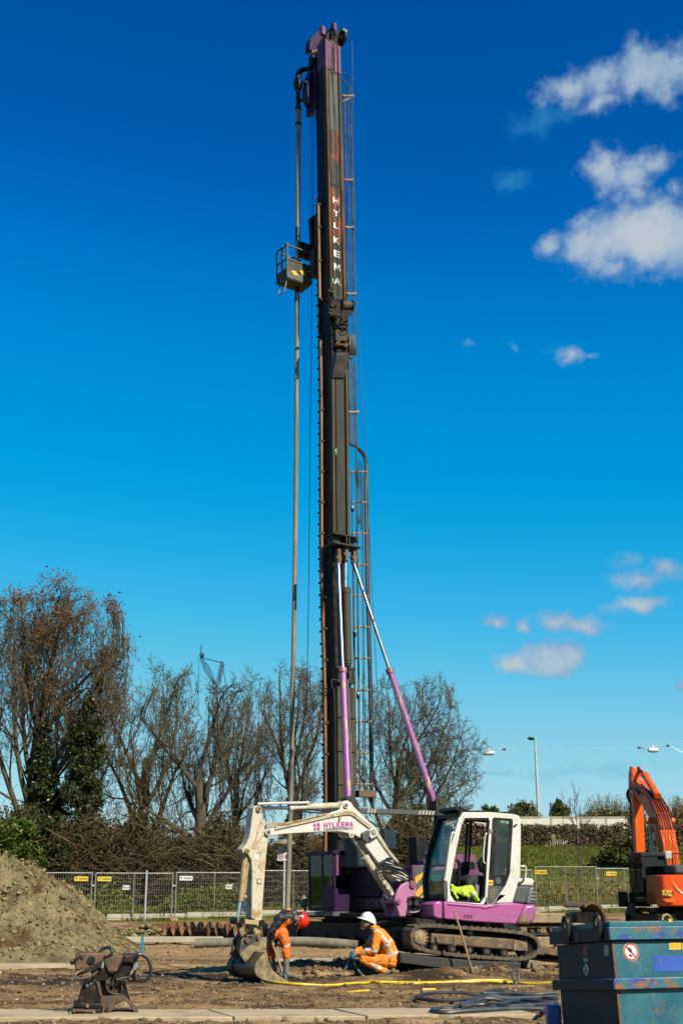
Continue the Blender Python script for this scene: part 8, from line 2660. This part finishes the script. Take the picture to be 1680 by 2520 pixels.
 for pts in ([(985, 1798), (1015, 1800), (1010, 1815), (1045, 1820), (1040, 1828), (1000, 1818)], [(1085, 1868), (1105, 1862), (1100, 1874), (1086, 1880)]):
  sticker('paint_scrape', pts, MT['greymark'])
 for pts in ([(1136, 2078), (1176, 2072), (1180, 2110), (1168, 2130), (1172, 2170), (1150, 2176), (1140, 2120)], [(1166, 2196), (1182, 2202), (1206, 2262), (1214, 2300), (1198, 2296), (1176, 2240)], [(1352, 2156), (1362, 2160), (1330, 2226), (1296, 2286), (1290, 2270), (1322, 2214)]):
  sticker('paint_scrape', pts, MT['tealrim'])
 b = MB(); b.box(-.008, .018, -.004, .012, .03, z(2436) - .01); b.box(-.008, .016, -.004, .012, z(2407), z(2316) - .004); part(b, 'rusty_corner', MT['rusty'], body)
 # hatch with handle on the lid
 q0, q1 = K.px(*zk((1248, 1492)), -.0), K.px(*zk((1372, 1450)), 0)
 b = MB(); b.box(q0.x, q1.x, -.02, .12, z(2269), q1.z + .01); ht = part(b, 'hatch_box', MT['lightgrey'] if False else MT['teal'], lid, bevel=.008)
 b = MB(); b.tube(smooth_path([(q0.x + .0, .0, q1.z - .03), (q0.x + .03, .03, q1.z + .045), (q1.x - .05, .06, q1.z + .06), (q1.x + .01, .08, q1.z - .02)], 4), .010, 7); part(b, 'hatch_handle', MT['block'], ht)
 b = MB(); qq = K.px(*zk((1308, 1445)), -.03); b.box(qq.x - .02, qq.x + .02, -.035, -.021, qq.z - .015, qq.z + .015); part(b, 'padlock', MT['hazard'], ht)
 b = MB(); b.box(q0.x - .02, q0.x - .005, -.015, .1, z(2269), q1.z + .0); part(b, 'lid_strap', MT['black'], lid)
 # blue canister standing at its foot
 w = W(1366, 2500, 13.2)
 b = MB(); b.box(-.09, .05, -.08, .08, 0, .34); o = b.build('plastic_canister', MT['bluesign'], bevel=.02); o.location = (w.x, w.y, gh(w.x, w.y)); tag(o, 'small blue plastic canister peeping out behind the container\'s left end', 'canister')


container()


# ------------------------------------------------------------------ rusty clamp tool in the left foreground
def clamp_tool():
 zl = zoom(150, 2310, 6.272)
 g = W(248, 2492, 15.75)
 C = Frame((g.x, 15.75, .05), 12)
 root = thing('pipe_clamp_tool', 'rusty black hydraulic clamp tool standing on the concrete slab in the left foreground', 'hydraulic clamp', C.M)

 def part(b, name, m, parent=None, **k): return b.build(name, m, parent or root, **k)

 def pr(pts, y0, y1, nm, m, parent=None, bev=.008, yr=None, holes=None):
  b = MB(); yr = y0 if yr is None else yr
  b.prism(C.poly(zl(pts), yr), y0, y1, holes=[C.poly(zl(h), yr) for h in holes] if holes else None); return part(b, nm, m, parent, bevel=bev)
 px = lambda x, y, d: C.px(*zl((x, y)), d)
 base = pr([(200, 1070), (622, 1090), (636, 1175), (610, 1200), (540, 1196), (150, 1150)], -.28, .20, 'base_block', MT['oily'])
 pr([(205, 990), (620, 1004), (626, 1085), (195, 1056)], -.24, .18, 'base_flange', MT['oily'], base)
 pr([(230, 1085), (530, 1105), (530, 1148), (230, 1125)], -.295, -.281, 'base_bar', MT['rusty'], base)
 b = MB()
 for x, y in ((208, 1110), (515, 1130), (412, 1040), (560, 1180), (150, 1150)): q = px(x, y, -.3); b.cyl((q.x, -.315, q.z), (q.x, -.23, q.z), .018, n=8)
 part(b, 'bolt', MT['muddy'], base)
 arch = [(630, 1200), (720, 1190), (765, 1145), (850, 1030), (985, 962), (1058, 1024), (1138, 1150), (1196, 1168), (1186, 1110), (1112, 1020), (1000, 895), (975, 886), (900, 905), (740, 1005), (640, 1075)]
 sd = pr(arch, -.22, .26, 'saddle', MT['rusty'])
 pr([(640, 1075), (630, 900), (790, 885), (975, 884), (900, 908), (740, 1005)], -.18, -.02, 'saddle_web', MT['rusty'], sd, bev=.004)
 q = px(716, 1060, -.22); b = MB(); b.cyl((q.x, -.24, q.z - .02), (q.x, -.2, q.z - .02), .022); part(b, 'lug_hole', MT['black'], sd)
 pr([(1140, 1150), (1196, 1100), (1204, 1172), (1150, 1172)], -.24, .24, 'saddle_foot', MT['rusty'], sd)
 t1 = pr([(262, 985), (362, 622), (545, 640), (618, 875), (622, 1000)], -.14, .12, 'left_column', MT['oily'], yr=-.14)
 pr([(540, 650), (572, 665), (630, 890), (600, 890)], -.16, -.141, 'column_edge', MT['bucketdark'], t1, bev=.002)
 b = MB()
 for x, y, r_ in ((410, 720, .02), (465, 690, .015)): q = px(x, y, -.14); b = MB(); b.cyl((q.x, -.155, q.z), (q.x, -.12, q.z), r_, n=10); part(b, 'bolt', MT['dullchrome'], t1)
 pr([(600, 640), (700, 530), (960, 560), (1005, 720), (1092, 1000), (1050, 1005), (965, 885), (780, 885), (640, 885)], -.02, .22, 'rear_column', MT['oily'], yr=-.02)
 b = MB(); rr = random.Random(8)
 for k in range(9):
  x, y = rr.uniform(700, 940), rr.uniform(600, 840); q = px(x, y, -.05); b.cyl((q.x, -.08, q.z), (q.x, 0, q.z), rr.uniform(.012, .028), n=10)
 b.tube(smooth_path([px(720, 640, -.06), px(700, 720, -.08), px(730, 800, -.08), px(800, 850, -.08), px(960, 860, -.05)], 5), .010, 6); b.tube([px(945, 715, -.06), px(945, 810, -.06)], .012, 6); b.tube(smooth_path([px(800, 690, -.06), px(820, 790, -.08), px(870, 830, -.06)], 4), .010, 6)
 part(b, 'fitting', MT['bucketdark'])
 j1 = pr([(245, 240), (300, 222), (662, 216), (694, 250), (650, 330), (565, 400), (330, 492), (236, 492), (214, 420), (225, 330)], -.26, .12, 'left_jaw', MT['rusty'], bev=.03)
 pr([(130, 350), (235, 322), (240, 390), (160, 412)], -.2, -.02, 'jaw_tip', MT['rusty'], j1)
 pr([(470, 470), (700, 395), (745, 520), (705, 650), (520, 655), (470, 600)], -.12, .10, 'neck', MT['oily'])
 q = px(470, 335, -.26); b = MB(); b.cyl((q.x, -.275, q.z), (q.x, -.25, q.z), .048, n=20); b.cyl((q.x + .01, -.279, q.z - .01), (q.x + .01, -.27, q.z - .01), .036, n=20); part(b, 'jaw_bore', MT['black'], j1)
 pr([(232, 330), (300, 240), (345, 300), (330, 330), (300, 290), (262, 330)], -.275, -.262, 'jaw_hook', MT['black'], j1, bev=.002)
 pr([(150, 352), (262, 345), (262, 372), (150, 395)], -.215, -.201, 'jaw_slot', MT['black'], j1, bev=.002)
 pr([(655, 330), (735, 295), (860, 262), (970, 250), (868, 520), (728, 522)], -.16, .10, 'yoke', MT['rusty'], bev=.02)
 j2 = pr([(850, 300), (960, 244), (1180, 240), (1212, 300), (1140, 372), (965, 368), (870, 520), (835, 590), (812, 585)], -.10, .20, 'right_jaw', MT['oily'], bev=.02)
 pr([(985, 262), (1095, 268), (1090, 290), (1000, 285)], -.108, -.099, 'red_marking', paint('worn_red_marking', (.30, .04, .03), .6, col2=(.03, .02, .02), scale=30, contrast=(.45, .55), bump=0), j2, bev=0)
 pr([(965, 375), (1135, 380), (1060, 560), (900, 620), (845, 600)], -.05, .18, 'jaw_cheek', MT['oily'], j2)
 b = MB()
 L = lambda pts, d0=-.1, n=6, r_=.020: b.tube(smooth_path([px(x, y, d0 + .02 * math.sin(i)) for i, (x, y) in enumerate(pts)], n), r_, 8)
 L([(1195, 250), (1260, 245), (1340, 310), (1388, 430), (1385, 560), (1330, 630), (1240, 648), (1150, 630), (1110, 570)], -.12, 6, .022)
 L([(1200, 250), (1175, 300), (1162, 400), (1150, 520), (1165, 640)], -.16, 5, .016)
 L([(600, 215), (640, 165), (710, 138), (770, 150), (796, 195), (775, 245), (720, 285), (660, 290)], -.12, 6, .020)
 L([(1150, 440), (1130, 540), (1040, 590), (930, 610), (860, 640)], -.15, 5, .014)
 L([(1020, 600), (1060, 645), (1130, 650), (1165, 600)], -.12, 5, .014)
 part(b, 'hose_loop', MT['hose'])
 b = MB()
 for k in range(3):
  o_ = k * 34
  L([(650 - o_ * .5, 345 + o_), (520, 400 + o_), (380, 470 + o_ * .8), (270, 520 + o_ * .5), (228, 560 + o_ * .2), (262, 605), (360, 615 - o_ * .15), (480, 580 - o_ * .3), (575, 515 - o_ * .25)], -.31 + k * .02, 5, .010)
 part(b, 'hose_bundle', MT['bucketdark'])
 b = MB()
 for x, y in ((1165, 405), (1140, 440), (640, 410)): q = px(x, y, -.17); b.cyl((q.x, -.19, q.z - .03), (q.x, -.19, q.z + .03), .022, n=8)
 part(b, 'hose_end', MT['dullchrome'])


clamp_tool()


# ------------------------------------------------------------------ the orange excavator on the right
def orange_excavator():
 zo = zoom(1520, 1860, 5.344)
 corner = W(1621, 2240, 43.5)
 R = Frame((corner.x + 1.3, corner.y + 2.4, gh(corner.x, corner.y)), 2)
 root = thing('orange_excavator', 'large orange excavator seen from behind at the right edge, its arm hanging in front', 'excavator', R.M)

 def part(b, name, m, parent=None, **k): return b.build(name, m, parent or root, **k)
 P = lambda x, y, d: R.px(*zo((x, y)), d)
 # tracks
 for x0, x1 in ((-1.40, -.82), (.82, 1.40)):
  pts = [(y + math.cos(t) * .42, .44 + math.sin(t) * .42) for y, t0 in ((1.75, -90), (-1.75, 90)) for t in [rad(t0 + 180 * k / 8) for k in range(9)]]
  b = MB(); b.prismx(pts, x0, x1, holes=[[(y * .95, .44 + (z - .44) * .78) for y, z in pts]]); t_ = part(b, 'crawler_track', MT['rubber'])
  b = MB(); b.prismx([(y * .93, .44 + (z - .44) * .6) for y, z in pts], x0 + .1, x1 - .05); part(b, 'track_frame', MT['black'], t_)
  b = MB()
  for k in range(18):
   yy = -1.7 + k * .2; b.box(x0 - .02, x1 + .02, yy - .08, yy + .08, .86, .89); b.box(x0 - .02, x1 + .02, yy - .08, yy + .08, -.01, .02)
  for k in range(5): b.box(x0 - .02, x1 + .02, -2.20, -2.14, .2 + k * .11, .28 + k * .11)
  part(b, 'track_shoe', MT['oily'], t_)
 b = MB(); b.box(-.82, .82, -1, 1, .4, .8); b.cyl((0, 0, .8), (0, 0, 1.0), .7, n=24); part(b, 'undercarriage', MT['black'])
 zb, zt = P(515, 1980, -2.4).z, P(600, 1565, -2.4).z
 # counterweight, rounded in plan
 plan = [(-1.30, -1.75), (-1.30, -2.20), (-1.18, -2.40), (-.6, -2.52), (.6, -2.52), (1.18, -2.40), (1.30, -2.20), (1.30, -1.75)]
 b = MB(); b.prismz(plan, zb, zt); cw = part(b, 'counterweight', MT['redorange'], bevel=.05)
 b = MB(); b.prismz([(-1.28, -1.749), (-1.28, -.5), (1.28, -.5), (1.28, -1.749)], zb + .05, zt); part(b, 'engine_side', paint('shaded_orange_panel', (.42, .10, .02), .3, col2=(.30, .075, .02), scale=2, coat=.3), cw, bevel=.03)  # browner copy of the orange paints in the side's weaker light
 b = MB(); b.prismz([(-1.25, -.499), (-1.25, 1.9), (1.25, 1.9), (1.25, -.499)], zb + .06, zb + .26); dk = part(b, 'deck', MT['black'], bevel=.02)
 zh0, zh1 = zt, P(700, 1432, -2.0).z
 b = MB(); b.box(-.75, 1.2, -2.3, -1.0, zh0 + .002, zh1); part(b, 'engine_hood', MT['grey'], cw, bevel=.10)
 b = MB(); qa, qb = P(585, 1845, -2.53), P(715, 1765, -2.53); b.box(qa.x, qb.x, -2.535, -2.523, qa.z, qb.z); sk = part(b, 'warning_sticker', MT['hazard'], cw)
 qc = P(620, 1805, -2.53)
 b = MB(); b.prism([(qc.x - .09, qc.z - .09), (qc.x + .09, qc.z - .09), (qc.x, qc.z + .09)], -2.541, -2.536, holes=[[(qc.x - .055, qc.z - .07), (qc.x + .055, qc.z - .07), (qc.x, qc.z + .045)]])
 qd = P(685, 1805, -2.53); b.beam((qd.x - .07, -2.539, qd.z), (qd.x + .06, -2.539, qd.z), .025, .006, up=(0, 1, 0)); b.box(qd.x + .06, qd.x + .10, -2.541, -2.536, qd.z - .09, qd.z + .09); part(b, 'sticker_print', MT['blackmark'], sk)
 b = MB()
 sw = smooth_path([P(x, y, -2.53) for x, y in ((708, 1600), (730, 1670), (770, 1740), (820, 1800), (880, 1840))], 5)
 for i, (a, c) in enumerate(zip(sw[:-1], sw[1:])):
  f = i / len(sw); w = .02 + .06 * f; b.add([(a.x, -2.530, a.z), (c.x, -2.530, c.z), (c.x, -2.530, c.z + w), (a.x, -2.530, a.z + w)], [(0, 1, 2, 3)])
 part(b, 'white_swoosh', MT['sign'], cw, smooth=0)
 b = MB(); qa = P(590, 1880, -2.53); b.prism([(qa.x, qa.z), (qa.x + .45, qa.z + .02), (qa.x + .36, qa.z - .12), (qa.x + .08, qa.z - .1)], -2.5255, -2.50); part(b, 'recess', MT['orange'], cw)
 # cab at the left front
 cz0, cz1 = zb + .27, P(300, 1285, 0).z
 cx0, cx1, cy0, cy1 = -1.36, -.42, -.45, 1.35
 b = MB(); t = .08
 for x in (cx0, cx1 - t):
  for y in (cy0, .55, cy1 - t): b.box(x, x + t, y, y + t, cz0, cz1 - .1)
 b.box(cx0, cx1, cy0, cy1, cz1 - .12, cz1); b.box(cx0, cx1, cy0, cy0 + .06, cz0, cz0 + .75); b.box(cx0, cx0 + .05, .6, cy1 - .05, cz0, cz0 + .55)
 cb = part(b, 'cab', MT['black'], bevel=.03)
 b = MB(); b.box(cx0 + .02, cx0 + .03, cy0 + .08, .55, cz0 + .02, cz1 - .12); b.box(cx0 + .02, cx0 + .03, .63, cy1 - .08, cz0 + .55, cz1 - .12); b.box(cx0 + .08, cx1 - .08, cy0 + .02, cy0 + .03, cz0 + .75, cz1 - .12); b.box(cx0 + .08, cx1 - .08, cy1 - .04, cy1 - .03, cz0, cz1 - .12); b.box(cx1 - .04, cx1 - .03, cy0 + .08, cy1 - .08, cz0 + .5, cz1 - .12)
 part(b, 'window_pane', MT['glassdark'], cb)
 b = MB(); b.box(-1.1, -.65, .1, .6, cz0, cz0 + .5); b.box(-1.1, -.65, .0, .12, cz0 + .4, cz0 + 1.2); part(b, 'operator_seat', MT['seat'], cb, bevel=.05)
 b = MB(); b.box(cx0 + .05, cx1 - .05, cy0 + .2, cy1 - .3, cz1 + .001, cz1 + .04); part(b, 'roof_plate', MT['bluesign'] if False else MT['tealend'], cb)
 b = MB()
 for yy in (-.2, .1): b = MB(); b.tube([(cx0 - .06, yy, cz0 + .2), (cx0 - .06, yy, cz0 + 1.2)], .018, 6); part(b, 'handrail', MT['black'], cb)
 b = MB()
 b.tube([(-.36, -.9, zt), (-.36, -.9, zt + .75), (-.36, .2, zt + .75)], .02, 6); b.tube([(.2, -.9, zt), (.2, -.9, zt + .75), (-.36, -.9, zt + .75)], .02, 6)
 part(b, 'handrail', MT['black'], cb)
 b = MB(); q = P(655, 1305, -.9); b.box(q.x - .12, q.x + .12, -.95, -.85, q.z - .14, q.z + .14); part(b, 'mirror', MT['lightgrey'], cb, bevel=.03)
 b = MB()
 for x, y in ((40, 1880), (85, 1880), (185, 1890)): q = P(x, y, .6); b.box(q.x - .11, q.x + .11, .5, .7, q.z - .28, q.z + .25)
 q = P(90, 1945, .6); b.box(q.x - .2, q.x + .9, .4, .8, q.z - .1, q.z + .06); part(b, 'step_bracket', MT['black'], cb, bevel=.05)
 b = MB(); q = P(160, 2010, .4); b.prism([(q.x - .22, q.z - .2), (q.x + .2, q.z - .2), (q.x + .12, q.z + .2), (q.x - .02, q.z + .2)], .3, .5); part(b, 'step', MT['bucketdark'], cb)
 # boom: a bent box rising away from the camera
 def part(b, name, m, parent=None, **k):
  b.v = [(x, .5 + (y - .5) * .88, 1.9 + (z_ - 1.9) * .86) for x, y, z_ in b.v]
  return b.build(name, m, parent or root, **k)
 cen = [(.5, 1.9), (.75, 2.9), (1.0, 3.7), (1.45, 4.35), (2.2, 4.95), (3.1, 5.45), (4.1, 5.9), (4.9, 6.25)]
 th = [.62, .68, .74, .78, .72, .64, .54, .40]
 up_, lo_ = [], []
 for i, (y, z_) in enumerate(cen):
  a, c = Vector(cen[max(i - 1, 0)]), Vector(cen[min(i + 1, len(cen) - 1)])
  t = (c - a).normalized(); n = Vector((-t.y, t.x))
  up_.append((y + n.x * th[i] / 2, z_ + n.y * th[i] / 2)); lo_.append((y - n.x * th[i] / 2, z_ - n.y * th[i] / 2))
 BX = .0
 b = MB(); b.prismx(up_ + lo_[::-1], BX - .27, BX + .27); bo = part(b, 'boom', MT['orange'], bevel=.02)
 # stick hanging at the far end, its back towards us
 top = (4.75, 6.75)
 b = MB(); b.prismx([(4.55, 6.85), (4.80, 6.95), (5.05, 6.75), (5.3, 5.9), (5.15, 4.6), (5.0, 2.1), (4.75, 2.1), (4.55, 4.8), (4.50, 6.0)], BX - .27, BX + .10); sk_ = part(b, 'stick', MT['orange'], bevel=.02)
 b = MB()
 for x in (BX - .24, BX + .06): b.prismx([(4.5, 6.55), (4.55, 7.0), (4.9, 7.05), (4.95, 6.6)], x, x + .10)
 part(b, 'stick_lug', MT['redorange'], sk_, bevel=.02)
 b = MB(); b.tube([(BX + .06, 4.7, 6.9), (BX + .06, 3.4, 6.45)], .07, 12); rd = part(b, 'stick_cylinder_rod', MT['darkhose'])
 b = MB(); b.tube([(BX + .06, 3.6, 6.5), (BX + .06, 1.9, 5.45)], .14, 14); b.lathe((BX + .06, 3.7, 6.55), (0, -.85, -.52), [(0, .16), (.18, .16)], 14); part(b, 'stick_cylinder', MT['orange'], rd)
 for x in (-.42, .42):
  b = MB(); b.tube([(x, 1.6, 4.3), (x, 1.5, 2.9)], .06, 12); rd = part(b, 'boom_cylinder_rod', MT['chrome'])
  b = MB(); b.tube([(x, 1.5, 3.0), (x, 1.35, 1.3)], .11, 14); b.cyl((x - .12, 1.62, 4.35), (x + .12, 1.62, 4.35), .14); part(b, 'boom_cylinder', MT['orange'], rd)
 b = MB(); rr = random.Random(2)
 for k in range(9):
  x = BX - .24 + k * .06
  off = .03 + .02 * (k % 2)
  pts = []
  for i, (y, z_) in enumerate(up_[:6]):
   a, c = Vector(cen[max(i - 1, 0)]), Vector(cen[min(i + 1, len(cen) - 1)]); t = (c - a).normalized(); n = Vector((-t.y, t.x))
   pts.append((x + rr.uniform(-.015, .015), y + n.x * off, z_ + n.y * off))
  b.tube(smooth_path(pts, 4), .022 if k % 3 else .03, 6)
  if k % 3 == 1: hs_pts = pts
 part(b, 'boom_pipe', MT['orange'], bo)
 b = MB()
 for k in range(6):
  x = BX - .26 + k * .10
  pts = [(x, *(lambda i: (up_[i][0] - .06, up_[i][1] + .07))(i)) for i in (2, 3, 4, 5)]
  b.tube(smooth_path(pts, 4), .024, 6)
 for k in range(4):
  b.tube(smooth_path([(BX - .34, 3.2, 5.6 + k * .05), (BX - .36 - .02 * k, 4.2, 6.0), (BX - .40 - .03 * k, 4.7, 5.9 - k * .06), (BX - .38, 4.6, 5.2), (BX - .37, 4.6, 4.6)], 5), .03, 6)
 b.tube(smooth_path([(BX - .40, 4.6, 4.7), (BX - .39, 4.55, 3.6), (BX - .38, 4.6, 2.6)], 4), .04, 6)
 part(b, 'boom_hose', MT['hose'], bo)
 b = MB()
 for i in (1, 2, 3):
  y, z_ = up_[i]; b.box(BX - .29, BX + .29, y - .06, y + .03, z_ - .04, z_ + .06)
 part(b, 'pipe_clamp', MT['redorange'], bo)


orange_excavator()
